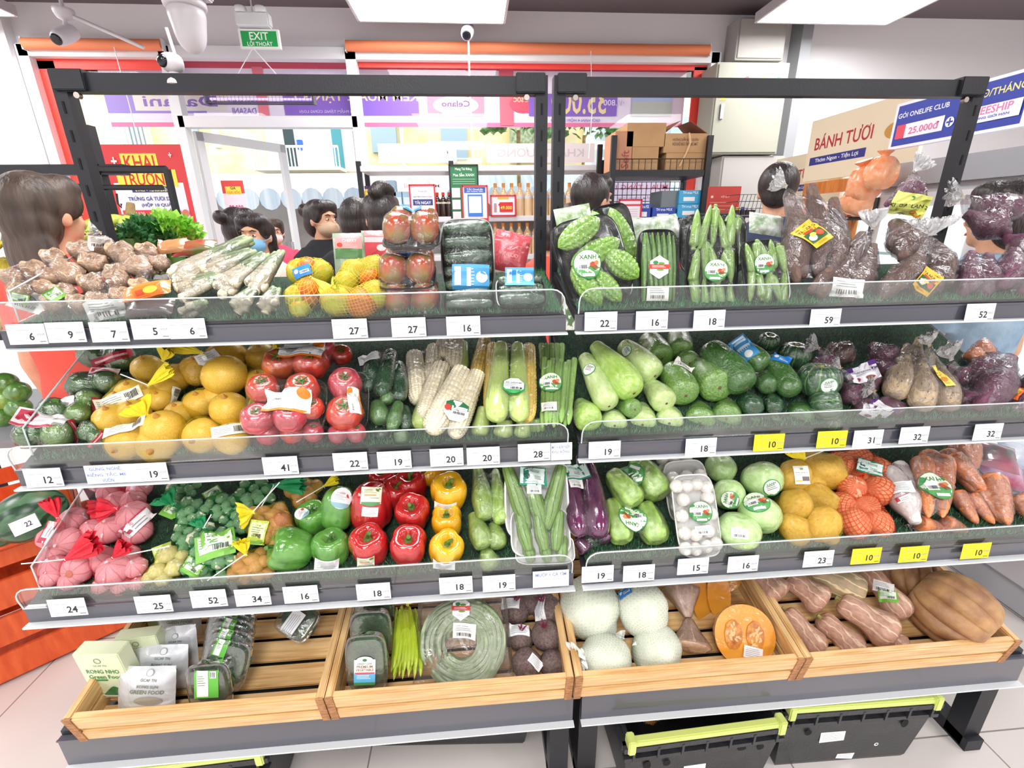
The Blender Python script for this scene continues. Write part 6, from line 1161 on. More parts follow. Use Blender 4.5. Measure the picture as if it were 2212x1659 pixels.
# ================================================================ bottom tier
def boxpack(label, px, py, Y, w, h, d, rot=0, tilt=0, full=True):
    Y = footY(px, py+h*.46); c = atY(px, py, Y); k = mpp(c); w *= k; h *= k; d *= k
    M = TR(c) @ RZ(math.radians(rot)) @ RX(math.radians(tilt)); o = thing('seaweed_box', label, 'box', M, 'pale green seaweed boxes')
    pg = mat('box_pale_green', 'E2E8C6', .4, c2='D2DDB4', scale=5); dkg = mat('seaweed_green', '2E6A38', .7, c2='4E8A4E', scale=60); wt = C('F6F4EA'); gr = C('3E8A48'); ln = C('5A6A54')
    part('carton', MB().box((0, d/2, 0), (w, d, h), pg, bev=.002), o)
    f = MB(); X = Matrix(((1, 0, 0, 0), (0, 0, 1, -.0008), (0, 1, 0, 0), (0, 0, 0, 1))); X = frame((0, -.0006, 0), (0, -1, 0), (1, 0, 0))
    words(f, 'RONG NHO', (0, h*.12), h*.085, gr, X, 1, w=w*.72); words(f, 'Green Food', (0, h*.0), h*.085, gr, X, 1, w=w*.72); words(f, 'GCAF TN', (0, h*.25), h*.035, ln, X, 0); f.box((-w*.16, -.001, -h*.07), (w*.36, .0006, h*.03), gr)
    f.tube([(w*.07*math.cos(a), -.0012, h*.36+w*.07*math.sin(a)) for a in [q*.33 for q in range(20)]], .0006, ln, 4)
    part('print', f, o, sm=False)
    s = MB(); s.lathe([(0, 0), (.5, 0), (.42, .1), (.1, .4), (0, .45)], dkg, 24, X=TR((w*.08, -.002, -h*.4)) @ SC(w*.55, .002, h*.42)); part('seaweed_picture', s, o)
    s = MB(); s.lathe([(0, -.1), (.45, -.06), (.55, 0), (.5, 0), (0, 0)], wt, 24, X=TR((w*.08, -.0022, -h*.4)) @ SC(w*.6, .0018, h*.35)); part('bowl_picture', s, o)
boxpack('pale green seaweed box standing at the front left corner of the left crate', 228, 1462, -.50, 98, 138, 34, -5, 4)
boxpack('pale green seaweed box behind the front one, half covered by silver pouches', 305, 1420, -.40, 84, 110, 30, 4, 2)
boxpack('pale green seaweed box at the very back of the left crate', 345, 1330, -.22, 62, 90, 26, 0, 0)
silver = mat('silver_pouch', 'D3D6DA', .28, c2='E6E8EA', scale=9, coat=.8, crinkle=.6, metal=.25)
ST['gf'] = [('text', 0, .42, .12, 'GCAF TN', '7A8278'), ('disc', 0, .72, .32, .3, '9AA29A'), ('disc', 0, .72, .26, .24, 'DADDE0'), ('text', 0, .12, .17, 'RONG SỤN', '6A7A62'), ('text', 0, -.1, .17, 'GREEN FOOD', '6A7A62'), ('disc', .1, -.5, 1.2, .4, 'A9A294')]
for a_ in (('silver seaweed pouch leaning in front beside the front box', 318, 1488, -.50, 118, 100, -4), ('silver seaweed pouch second from the front, its top edge showing', 348, 1440, -.44, 112, 96, -3),
           ('silver seaweed pouch third from the front with a round mark', 378, 1400, -.38, 94, 96, 2), ('silver seaweed pouch at the back under the third shelf', 388, 1338, -.26, 90, 70, 0)):
    pouch('seaweed_pouch', a_[0], 'pouch', a_[1], a_[2], 'f', a_[4], a_[5], a_[6], 72, silver, .25, [('gf', a_[1], a_[2]+2, a_[4]*.8, a_[6])], 'silver seaweed pouches')
def clam(label, px, py, Y, w, h, lean=78, rot=0, fill='2F4A30', st=(), cat='clear box', nm='clamshell_box', grp='clear clamshells of dark sea grapes', dep=26, side=0):
    Y = footY(px, py+h*.42)-dep*.0006; c = atY(px, py, Y); k = mpp(c); l = math.radians(lean); nrm = V((math.sin(math.radians(side))*math.sin(l), -math.cos(l*0+math.radians(side))*math.sin(l), math.cos(l))); Mx = frame(c, nrm, (1, 0, 0)) @ RZ(math.radians(rot))
    w *= k; h *= k; d = dep*k; o = thing(nm, label, cat, Mx, grp); sh = film('clamshell_plastic', 'F2F6F4', .08, .45, .06, bump=.15, bs=30)
    for nm_, z0, z1 in (('base', 0, -d), ('lid', .001, d*.45)):
        mb = MB(); n = 40; vs = []; fs = []
        for s, z in ((1, z0), (1, z0+(z1-z0)*.12), (.92, z0+(z1-z0)*.2), (.86, z1*.93), (.78, z1)):
            dw = (1-s)*min(w, h); vs += [(x, y, z) for x, y in selp(n, w-dw, h-dw)]
        for i in range(4):
            for q in range(n): fs.append((i*n+q, i*n+(q+1) % n, (i+1)*n+(q+1) % n, (i+1)*n+q))
        fs.append(tuple(4*n+q for q in range(n))); mb.add(vs, fs, sh); me = mb.mesh(nm_); part(nm_, me, o)
        if nm_ == 'lid': ml = me
    mb = MB(); r = random.Random(int(px)); gm = mat('sea_grape_'+fill, fill, .5, c2='5A7A4A', scale=40, bump=.6, bscale=60)
    mb.lathe([(0, -.5), (.42, -.5), (.46, -.2), (.44, .2), (.3, .32), (0, .34)], gm, 26, fn=bumpy(0, 0, 5, .1, px), X=TR((0, 0, -d*.35)) @ SC(w*1.0, h*1.0, d*.9)); part('contents', mb, o)
    if st:
        B = bvh_of([(ml, Mx)])
        for s in st: sticker(o, B, *s, root=o, off=.0015)
clam('clear clamshell with a white and green sleeve label standing in front', 452, 1482, -.47, 92, 104, st=[('bud', 446, 1478, 62, 0)], rot=2)
for i in range(5):
    clam('clear clamshell in the leaning stack, %s' % ['nearest the front', 'second from the front', 'third from the front', 'fourth from the front', 'hindmost with a big green label'][i], 487+i*3.0, 1436-i*24, -.40+i*.045, 96, 104, 66, -16, st=[('bud', 477+i*7, 1400-i*22, 34, -18)] if i < 4 else [('bud', 505, 1336, 60, -16)])
clam('clear clamshell lying in shade at the back right of the left crate', 642, 1340, -.22, 84, 70, 40, -30, fill='3E5A46', st=[('paper', 632, 1345, 50, 60)])
# crate two: beans and beets
for i, (lb, px, py, Y, h) in enumerate((('clear box of green beans with a white and blue arched label, front', 792, 1432, -.50, 128), ('clear box of green beans behind the labelled one', 802, 1372, -.42, 110), ('clear box of bluish green beans at the back under the shelf', 808, 1326, -.33, 90))):
    clam(lb, px, py, Y, 88, h, 76, 0, fill='3F6A3C', st=[('prem', 788, 1448, 64, 0)] if i == 0 else (), nm='bean_box', grp='clear boxes of green beans', dep=22)
it = []
r_ = random.Random(9)
for i in range(26):
    x = 876+((i % 9)-4)*7.6+r_.uniform(-3, 3); q = (i//9)*.009; tw_ = r_.uniform(-12, 12)
    it.append(('bean_yellow', 876+(x-876)*.6+tw_*.4, 1314+r_.uniform(-6, 30), 11.5, x+tw_*.3, 1472-r_.uniform(0, 26)-(i//9)*6, dict(lift=q+.012)))
bag('wax_bean_net', 'yellow net stuffed with long pale green wax beans', 'netted beans', 4, it, fm=NETB, partname='net', margin=.001, its=5, crink=.002, knot=(880, 1306), tip=(882, 1292), tw=26, tm=NETL2)
def coil():
    c = on(4, 1000, 1388, .03); k = mpp(c); n = V((-.05, -.72, .68)).normalized(); Mx = frame(c, n, (1, 0, 0)); o = thing('long_bean_bag', 'large clear bag with a coiled bundle of pale green yardlong beans', 'bagged beans', Mx)
    bm_ = mat('long_bean', '93A97A', .45, c2='B4C4A0', scale=30, bump=.2); ml = []
    r = random.Random(4)
    for i in range(44):
        R_ = (36+i % 8*7.6)*k; z = (-(i//8)*5.5+r.uniform(-2, 2)+14)*k; a0 = r.uniform(-.5, .5)-2.2; sp = r.uniform(4.6, 5.7); pts = []
        for q in range(30):
            a = a0+sp*q/29; rr = R_*(1+.03*math.sin(3*a+i)); pts.append((rr*.98*math.cos(a), rr*.96*math.sin(a), z+1.5*k*math.sin(2*a+i)))
        me = MB().tube(pts, [2.2*k]+[4.4*k]*28+[1.8*k], bm_, 7).mesh('yardlong_bean'); part('yardlong_bean', me, o); ml.append((me, Matrix()))
    mb = MB(); nx = 26; w, h = 206*k, 190*k; B = bvh_of(ml); H = []
    for j in range(nx+1):
        for i in range(nx+1):
            hh = B.ray_cast(V(((i/nx-.5)*w, (j/nx-.5)*h, .5)), V((0, 0, -1))); H.append(.5-hh[3] if hh[0] is not None else 0)
    for _ in range(6):
        q = list(H)
        for j in range(1, nx):
            for i in range(1, nx): a = j*(nx+1)+i; q[a] = max(H[a], (H[a-1]+H[a+1]+H[a-nx-1]+H[a+nx+1])/4)
        H = q
    for s in (1, -1):
        vs = []; fs = []
        for j in range(nx+1):
            for i in range(nx+1):
                u, v_ = i/nx*2-1, j/nx*2-1; e = max(abs(u), abs(v_)); z = (H[j*(nx+1)+i]+.002) if s > 0 else -.022; z = z if e < .97 else -.004
                vs.append((u*w/2*(1+.05*(-v_)), v_*h/2, z+.003*noise.noise(V((u*4, v_*4, s)))))
        for j in range(nx):
            for i in range(nx): a = j*(nx+1)+i; f = (a, a+1, a+nx+2, a+nx+1); fs.append(f if s > 0 else f[::-1])
        mb.add(vs, fs, BAGF)
    me = mb.mesh('bag'); part('bag', me, o); B = bvh_of([(me, Mx)])
    sticker(o, B, 'hexr', 996, 1315, 42, 0, root=o, off=.002); sticker(o, B, 'kraft', 1004, 1362, 50, -2, root=o, off=.002)
coil()
def bt(label, x, y, w, st=(), **kw): veg('beet', label, 'beetroot', 4, x, y, w, st=st, group='loose beetroots in the second crate', **kw)
bt('beetroot at the front left with a small white label on its right side', 1138, 1434, 66, ax=(0, .3, -.9), lift=.01, st=[('paper', 1158, 1430, 34, -50)]); bt('beetroot at the front right corner of the crate', 1195, 1434, 62, ax=(-.3, .5, -.7), lift=.01)
bt('beetroot with a white label over its top, middle left', 1124, 1378, 58, ax=(.1, .8, .3), st=[('paper', 1122, 1360, 44, 0)]); bt('beetroot with purple stalk base in the middle right', 1181, 1374, 66, ax=(-.2, .9, .3), lift=.015)
bt('large shaded beetroot at the back right with a hanging white label', 1186, 1318, 70, ax=(-.4, .7, .2), st=[('paper', 1164, 1314, 46, -68)]); bt('shaded beetroot at the back left with a grey label', 1112, 1318, 64, ax=(.1, .8, .2), st=[('paper', 1102, 1302, 40, -5)]); bt('beetroot at the very back centre with purple stalks', 1144, 1300, 56, ax=(0, .9, .1))
# crate three: foam-netted melons and cut pumpkin
FOAM = film('foam_sleeve', 'FFFFFF', 1.6, .03, .5, bump=0, net=(24, 19), bodycol='FCFCFA', netw=.5)
def fm_(label, its, knot=None, tip=None, tw=None, st=()): bag('foam_netted_melon', label, 'netted melon', 4, its, fm=FOAM, tm=mat('foam_cuff', 'F4F6F0', .7, bump=.4, bscale=80), knot=knot, tip=tip, tw=tw, tie=mat('foam_cuff', 'F4F6F0'), group='melons in white foam sleeves', partname='foam_sleeve', margin=.002, its=3, crink=.002, st=st, flat=.8)
fm_('large round melon in a white foam sleeve at the upper left of the crate', [('cabbage', 1272, 1312, 118, dict(lift=.03, ax=(.6, .6, .4)))], (1330, 1370), (1345, 1378), 26)
fm_('upright melon in a foam sleeve with a blue and white printed label', [('cabbage', 1388, 1316, 102, dict(lift=.06, ax=(0, 1, .3)))], (1392, 1378), (1394, 1396), 44, st=[('zlab', 1350, 1280, 34, 15)])
fm_('melon in a foam sleeve lying at the front left, its cuff at the left', [('cabbage', 1308, 1420, 92, dict(lift=.012, ax=(-1, .1, .1)))], (1256, 1408), (1244, 1420), 56)
fm_('melon in a foam sleeve at the front, right of its lying neighbour', [('cabbage', 1417, 1405, 98, dict(lift=.01, ax=(.3, .9, .4)))])
pumpin = mat('pumpkin_flesh', 'E8921E', .4, c2='F0A838', scale=6, coat=1, crinkle=.3); pumpcav = mat('pumpkin_cavity', 'B4601E', .6, c2='E09A3A', scale=50, stretch=(1, 1, 1), bump=.8, bscale=70, coat=.6); pskin = mat('cut_pumpkin_skin', 'A8764A', .5, c2='C49A70', scale=10, coat=1, crinkle=.4); seedm = mat('pumpkin_seed', 'E8C08A', .5)
def halfp(label, px, py, w, n, up, asp=1, st=(), cav=True, lift=0, wedge=0):
    c = on(4, px, py, lift); k = mpp(c); Mx = frame(c, n, up); w *= k; o = thing('cut_pumpkin', label, 'cut pumpkin', Mx, 'film-wrapped pumpkin pieces'); h = w*asp
    def out(a): return (1-.07*abs(math.sin(a*.5))**8-.04*math.cos(2*a))
    mb = MB(); sg = 60; vs = []; fs = []; rows = 9
    for i in range(rows):
        t_ = i/(rows-1)*math.pi/2; r_ = math.cos(t_)
        for q in range(sg): a = q*2*math.pi/sg; rr = max(r_, .01)*out(a)*(1-.05*(1-abs(math.cos(5*a)))); vs.append((rr*w/2*math.cos(a), rr*h/2*math.sin(a), -math.sin(t_)*w*.42))
    for i in range(rows-1):
        for q in range(sg): fs.append((i*sg+q, (i+1)*sg+q, (i+1)*sg+(q+1) % sg, i*sg+(q+1) % sg))
    mb.add(vs, fs, pskin); part('rind', mb, o)
    mb = MB(); mb.add([(out(q*2*math.pi/sg)*w/2*math.cos(q*2*math.pi/sg), out(q*2*math.pi/sg)*h/2*math.sin(q*2*math.pi/sg), .001) for q in range(sg)], [tuple(range(sg))], pumpin); fl = mb.mesh('flesh', False); part('flesh', fl, o)
    if cav:
        for s in (-1, 1):
            mb = MB(); mb.lathe([(0, -.12), (.3, -.08), (.47, 0), (.5, .02)], pumpcav, 28, fn=bumpy(0, 0, 4, .05, s), X=TR((s*w*.165, 0, .0035)) @ SC(w*.27, h*.5, w*.02)); part('seed_cavity', mb, o)
            r = random.Random(int(px)+s)
            for _ in range(16):
                a = r.uniform(0, 6.28); q = r.uniform(.05, .85); part('seed', SEED[0], o, TR((s*w*.165+q*w*.12*math.cos(a), q*h*.22*math.sin(a), .004)) @ RZ(r.uniform(0, 3)))
    B = bvh_of([(fl, Mx)])
    for s in st: sticker(o, B, *s, root=o, off=.004)
    return o
SEED = [MB().lathe([(0, -.5), (.3, -.35), (.5, 0), (.4, .3), (0, .5)], seedm, 10, X=SC(.006, .0025, .012) @ Matrix()).mesh('seed')]
for v_ in SEED[0].vertices: v_.co = V((v_.co.x, v_.co.z, v_.co.y))
halfp('half pumpkin with orange flesh and seeds facing the viewer', 1607, 1372, 142, (-.05, -.85, .55), (1, 0, -.15), .84, [('paper', 1626, 1410, 40, -14)], lift=.04)
halfp('orange pumpkin wedge standing at the back, left of its twin', 1512, 1290, 56, (.35, -.85, .4), (1, 0, .2), 2.0, cav=False)
halfp('orange pumpkin wedge standing at the back, right of its twin', 1552, 1285, 54, (-.1, -.9, .4), (1, 0, 0), 1.8, cav=False)
halfp('pumpkin wedge lying flat under the shelf at the top of the crate', 1560, 1250, 86, (0, -.7, .7), (1, 0, 0), .6, cav=False)
kraftp = mat('dried_wrap_skin', 'B08A6A', .4, c2='C4A084', scale=14, stretch=(6, 6, 1), coat=1, crinkle=.9)
for (lb, px, py, a_, b2, lf) in (('film-wrapped brown pumpkin wedge fanned out at the front', 1492, 1376, (1488, 1336), (1494, 1402), .03), ('film-wrapped brown pumpkin wedge with its point down behind the front one', 1478, 1300, (1486, 1334), (1470, 1268), .03)):
    A_, B_ = on(4, *a_, lf), on(4, *b2, lf); Mx = frame(A_, B_-A_); L = (B_-A_).length; o = thing('wrapped_pumpkin_wedge', lb, 'cut pumpkin', Mx, 'film-wrapped pumpkin pieces')
    mb = MB(); mb.lathe([(0, 0), (L*.12, L*.02), (L*.3, L*.35), (L*.55, L*.75), (L*.62, L*.9), (L*.45, L*1.0), (0, L*1.02)], kraftp, 28, fn=lambda a, z, r: (r*math.cos(a)*(1+.04*math.sin(9*a)), r*math.sin(a)*.62*(1+.04*math.sin(9*a)), z)); part('rind', mb, o)
    mb = MB(); mb.lathe([(L*.03, 0), (L*.14, L*.02), (L*.32, L*.36), (L*.58, L*.76), (L*.65, L*.92)], BAGF, 28, fn=lambda a, z, r: (r*math.cos(a)*(1+.05*math.sin(7*a)), r*math.sin(a)*.64*(1+.05*math.sin(7*a)), z)); part('film', mb, o)
# crate four: squashes
def bn(k, label, *a, **kw): return veg(k, label, 'squash', 4, *a, group='squashes in the right crate', **kw)
bn('butternut', 'butternut squash at the back left, its blossom end towards the viewer', 1634, 1240, 76, 1680, 1290, lift=.02); bn('butternut', 'butternut squash second from left in the back row', 1704, 1246, 68, 1783, 1308, lift=.03)
bn('squash_mix', 'greenish beige striped squash on top at the back', 1752, 1232, 72, 1866, 1280, lift=.05); bn('butternut', 'butternut squash at the front left of the right crate', 1696, 1318, 62, 1772, 1412, lift=.01); bn('butternut', 'butternut squash in front, right of the first one', 1772, 1334, 64, 1855, 1412, lift=.01)
bn('butternut', 'large butternut squash in the centre with its end scar facing down right', 1814, 1296, 76, 1936, 1380, lift=.045); bn('butternut', 'butternut squash with a green and white label around its neck', 1872, 1228, 60, 1956, 1336, lift=.03, st=[('kraft', 1908, 1268, 36, -22), ('grn', 1918, 1288, 34, -20)])
bn('butternut', 'small butternut squash beneath the large central one', 1900, 1365, 50, 1950, 1398)
veg('big_pumpkin', 'huge ribbed tan pumpkin at the right end of the crate', 'pumpkin', 4, 2056, 1316, 154, ax=(.5, -.5, .7), lift=.07, group='squashes in the right crate', spin=.2)
veg('big_pumpkin', 'brown ribbed pumpkin in shade behind the huge one', 'pumpkin', 4, 1972, 1252, 104, ax=(.2, .6, -.3), lift=.0, group='squashes in the right crate')
# ================================================================ black plastic crates on the floor
bp_ = mat('black_plastic', '232427', .4, c2='2E2F33', scale=20, bump=.1, bscale=150); lime_h = mat('lime_handle', 'CBD87A', .45); hole_m = mat('crate_hole', '08080A', .9)
def tote(label, x0, x1, y, z1, L=.36, st=None, rot=0, handles=True, contents=None, z0=0, holes=False, grp='black plastic totes on the floor'):
    w = x1-x0; M = TR(((x0+x1)/2, y, z0)) @ RZ(math.radians(rot)); o = thing('plastic_tote', label, 'crate', M, grp); h = z1-z0; tp = .90
    mb = MB(); n = 0
    def ringp(s, z, ins=0): a = (w/2-ins)*s; b_ = (L/2-ins)*s; return [(-a, -b_+L/2, z), (a, -b_+L/2, z), (a, b_+L/2, z), (-a, b_+L/2, z)]
    R_ = [ringp(tp-.02, 0), ringp(tp, .012), ringp(.985, h*.8), ringp(.985, h), ringp(.985, h, .012), ringp(tp, .014, .014)]
    vs = [p for q in R_ for p in q]; fs = [tuple(i*4+k_ for k_ in (j, (j+1) % 4))+(((i+1)*4+(j+1) % 4), ((i+1)*4+j)) for i in range(5) for j in range(4)]; fs += [(3, 2, 1, 0), (20, 21, 22, 23)]
    mb.add(vs, fs, bp_); part('tote_body', mb, o, sm=False)
    mb = MB()
    for s in (-1, 1): mb.box((0, L/2+s*L/2, h*.95), (w+.012, .02, .016), bp_).box((0, L/2+s*L/2, h*.80), (w+.006, .016, .012), bp_); mb.box((s*w/2, L/2, h*.95), (.02, L, .016), bp_)
    for i in range(7): mb.box((-w/2+.02+i*(w-.04)/6, 0, h*.875), (.006, .022, h*.15), bp_)
    part('rim', mb, o, sm=False)
    if handles:
        mb = MB(); mb.box((0, .0, h+.006), (w*.94, .018, .02), lime_h, bev=.003)
        for s in (-1, 1): mb.box((s*w*.47, .0, h), (.02, .03, .045), lime_h, bev=.003)
        part('handle_bar', mb, o)
    if holes:
        for x, z, a, b_ in holes: part('hole', MB().lathe([(0, 0), (.5, 0), (.5, .12), (0, .12)], hole_m, 14, X=TR((x*w/2, -.0012+.02*(1-z)*0+(1-tp)*L/2*(1-z/.8 if z < .8 else 0), z*h)) @ RX(math.pi/2) @ SC(a, b_, .01), steps=1), o)
    if st:
        for (kind, x, z, s_, r0) in st:
            f = MB()
            yb = (1-tp)*L/2*(1-z/.8 if z < .8 else 0)+(.0075*L if False else 0); X = TR((x*w/2, yb+.001, z*h)) @ RX(math.radians(90)) @ RZ(math.radians(r0)) @ SC(s_/2)
            for e in ST[kind]:
                if e[0] == 'text': words(f, e[4], (e[1], e[2]), e[3], C(e[5]), bold=1, z=.05)
                else: patch(f, e[0], e[1], e[2], e[3], e[4], C(e[5]), 1)
            li = 0; zz = {}
            f.v = [tuple(X @ V((a, b_, .01+.002*(i/ max(1, len(f.v)))+c_*.1))) for i, (a, b_, c_) in enumerate(f.v)]; part('sticker', f, o, sm=False)
    return o
ST['n54'] = [('rect', 0, 0, 2, 1.9, W_)]+lines(0, .65, 1.7, .4, 2)+[('text', 0, -.25, .6, '54', K_)]
ST['swirl'] = [('disc', 0, 0, 1, 1, W_), ('disc', .05, .02, .55, .5, '26272A')]
pa = atZ(1350, 1598, .25); pb = atZ(1690, 1550, .25)
t3 = tote('black tote with lime handle and white 54 label under the right bay', pa.x, pb.x, pa.y, .245, st=[('n54', -.05, .42, .06, 2)], rot=2, holes=[(-.7, .62, .02, .03), (-.45, .62, .02, .02), (.5, .7, .025, .015), (.75, .68, .02, .02)])
pa = atZ(1700, 1535, .25); pb = atZ(2035, 1512, .25)
tote('black tote with torn paper stickers under the right end of the shelving', pa.x, pb.x, pa.y, .245, st=[('paper', -.25, .5, .07, 3), ('swirl', .42, .28, .025, 0), ('paper', .05, .12, .05, -8)], rot=-1, L=.34, holes=[(-.62, .62, .02, .02), (.65, .66, .02, .03)])
pa = atZ(190, 1668, .25); pb = atZ(580, 1612, .25)
tote('black tote with a lime handle under the left crate, blue packs inside', pa.x, pb.x, pa.y, .25, rot=2)
pa = atZ(750, 1620, .0); pb = atZ(1143, 1650, .0)
HO = [(-.72, .55, .03, .035), (-.45, .6, .02, .014), (-.45, .44, .02, .014), (-.2, .6, .02, .014), (-.2, .44, .02, .014), (.05, .5, .03, .035), (.4, .5, .03, .035), (.58, .6, .02, .014), (.58, .42, .02, .014), (.76, .6, .02, .014), (.76, .42, .02, .014), (.93, .5, .028, .035)]
tote('low black tote with oval vent holes under the second crate', pa.x-.02, pb.x+.02, pa.y-.03, .20, rot=-4, handles=False, holes=HO)
bag('netted_mango_bag', 'yellow net of red fruit lying in the tote marked 54', 'netted fruit', 0, [('fruit_red', 1400, 1560, 50, dict(lift=-.38)), ('fruit_red', 1440, 1565, 50, dict(lift=-.38)), ('fruit_green', 1385, 1580, 44, dict(lift=-.38))], fm=NETL, partname='net', knot=(1388, 1580), tip=(1392, 1592), tw=24, tm=NETL2)
pouch('plastic_bag', 'crumpled clear plastic bag inside the tote marked 54', 'plastic bag', 1520, 1560, -.34, 120, 50, 5, 35, mat('clear_crumple', 'C9D2C4'), th=.5)
bag('netted_mango_bag', 'red netted fruit at the right inside the tote marked 54', 'netted fruit', 0, [('fruit_red', 1590, 1548, 44, dict(lift=-.36)), ('fruit_red', 1618, 1552, 40, dict(lift=-.36))], fm=NETO, partname='net')
for i, (lb, px) in enumerate((('blue packet lying left in the tote under the left crate', 345), ('blue packet lying right in the tote under the left crate', 490))): pouch('blue_packet', lb, 'packet', px, 1640, -.33, 70, 40, 8, 20, mat('blue_packet', '3A66B8', .25, c2='8FB0E0', scale=20, coat=1), th=.3)
# ================================================================ people
skin_m = mat('skin', 'DDA98A', .5, c2='CF9878', scale=12); hair_m = mat('black_hair', '1E1818', .42, c2='322826', scale=40, stretch=(1, 1, .2), bump=.5, bscale=90)
hair_b = mat('brown_hair', '35281F', .5, c2='54443A', scale=30, stretch=(1, 1, .2), bump=.5, bscale=70); eye_w = mat('eye_white', 'EEE9E4', .3); eye_d = mat('iris', '2A1A14', .2); lip_m = mat('lips', 'B4605A', .5)
def ell(mb, c, r, m, rx=0, n=16, seg=20):
    vs = []; X = TR(c) @ RX(math.radians(rx)) @ SC(*r)
    return mb.lathe([(math.sin(math.pi*i/n), -math.cos(math.pi*i/n)) for i in range(n+1)], m, seg, X=X, steps=1)
def fuse(mb, vox, m, name, it=3):
    """join overlapping shapes into one continuous skin"""
    me0 = mb.mesh('t'); o = bpy.data.objects.new('t', me0); COL.objects.link(o)
    r = o.modifiers.new('r', 'REMESH'); r.mode = 'VOXEL'; r.voxel_size = vox; s = o.modifiers.new('s', 'SMOOTH'); s.iterations = it; s.factor = .6
    me = bpy.data.meshes.new_from_object(o.evaluated_get(bpy.context.evaluated_depsgraph_get())); bpy.data.objects.remove(o); bpy.data.meshes.remove(me0)
    me.materials.clear(); me.materials.append(m); me.polygons.foreach_set('use_smooth', [True]*len(me.polygons)); me.name = name; return me
def limbs(bent):
    """joint lists: arm (shoulder, elbow, wrist) for both sides; figure 1.65 m tall facing -Y"""
    out = []
    for s in (-1, 1):
        sh = V((s*.175, .0, 1.34)); el = V((s*.215, .02, 1.06)); wr = V((s*.225, -.04, .84))
        if bent and (s < 0 or bent == 2): wr = V((s*.12, -.24, 1.16 if bent == 1 else 1.02)); el = V((s*.215, -.02, 1.08))
        out.append((s, sh, el, wr))
    return out
BODY = {}
def hand(mb, wr, d, s, m):
    d = d.normalized(); side = d.cross(V((0, 1, 0))); side = side.normalized() if side.length > .1 else V((1, 0, 0)); up = side.cross(d)
    mb.tube([wr, wr+d*.03, wr+d*.085], [.026, .036, .036], m, 10, flat=.55)
    for i, L in enumerate((.062, .072, .068, .052)):
        b = wr+d*.08+side*(i-1.5)*.019; t1 = b+d*L*.5+up*.004; t2 = t1+d*L*.42+up*.018; mb.tube([b, t1, t2], [.0088, .0082, .0065], m, 8)
    b = wr+d*.03+side*-.03*s; mb.tube([b, b+side*-.022*s+d*.03, b+side*-.026*s+d*.06+up*.008], [.011, .010, .007], m, 8)
def body(bent):
    if bent in BODY: return BODY[bent]
    mb = MB(); m = skin_m; S = [(1.41, .058, .062, .01), (1.37, .13, .08, .01), (1.32, .175, .10, .01), (1.2, .165, .115, 0), (1.05, .135, .10, 0), (.92, .16, .115, .01), (.82, .165, .12, .01), (.76, .12, .10, .01)]
    vs = []; fs = []; n = 24
    for z, a, b, y in S: vs += [(a*math.cos(q*2*math.pi/n), y+b*math.sin(q*2*math.pi/n), z) for q in range(n)]
    for i in range(len(S)-1):
        for q in range(n): fs.append((i*n+(q+1) % n, i*n+q, (i+1)*n+q, (i+1)*n+(q+1) % n))
    fs += [tuple(range(n)), tuple((len(S)-1)*n+q for q in range(n))[::-1]]; mb.add(vs, fs, m)
    mb.tube([(0, .015, 1.36), (0, .01, 1.44), (0, .0, 1.50)], [.06, .052, .052], m, 16)
    ell(mb, (0, .012, 1.555), (.074, .092, .092), m); ell(mb, (0, -.02, 1.505), (.060, .066, .068), m); ell(mb, (0, -.055, 1.465), (.032, .03, .026), m)
    mb.tube([(0, -.082, 1.552), (0, -.098, 1.528), (0, -.104, 1.515)], [.007, .010, .013], m, 8); ell(mb, (0, -.098, 1.514), (.016, .010, .009), m, n=6, seg=8)
    ell(mb, (0, -.078, 1.572), (.052, .014, .009), m, n=6, seg=10)
    for s in (-1, 1): ell(mb, (s*.076, .008, 1.53), (.010, .018, .030), m, n=8, seg=10); ell(mb, (s*.035, -.066, 1.515), (.018, .014, .016), m, n=6, seg=8)
    for s, sh, el, wr in limbs(bent):
        mb.tube([sh+V((-s*.03, 0, .0)), sh+V((s*.01, 0, -.03)), (sh+el)/2, el, (el*.6+wr*.4), wr], [.05, .052, .043, .036, .034, .023], m, 12); hand(mb, wr, wr-el, s, m)
        mb.tube([(s*.085, .0, .86), (s*.095, .0, .7), (s*.09, -.01, .46), (s*.09, .015, .30), (s*.088, .02, .09)], [.085, .078, .055, .052, .034], m, 14)
        mb.tube([(s*.088, .04, .04), (s*.09, -.05, .035), (s*.094, -.13, .025)], [.034, .034, .024], m, 10)
    BODY[bent] = fuse(mb, .0075, skin_m, 'body', 4); return BODY[bent]
CL = {}
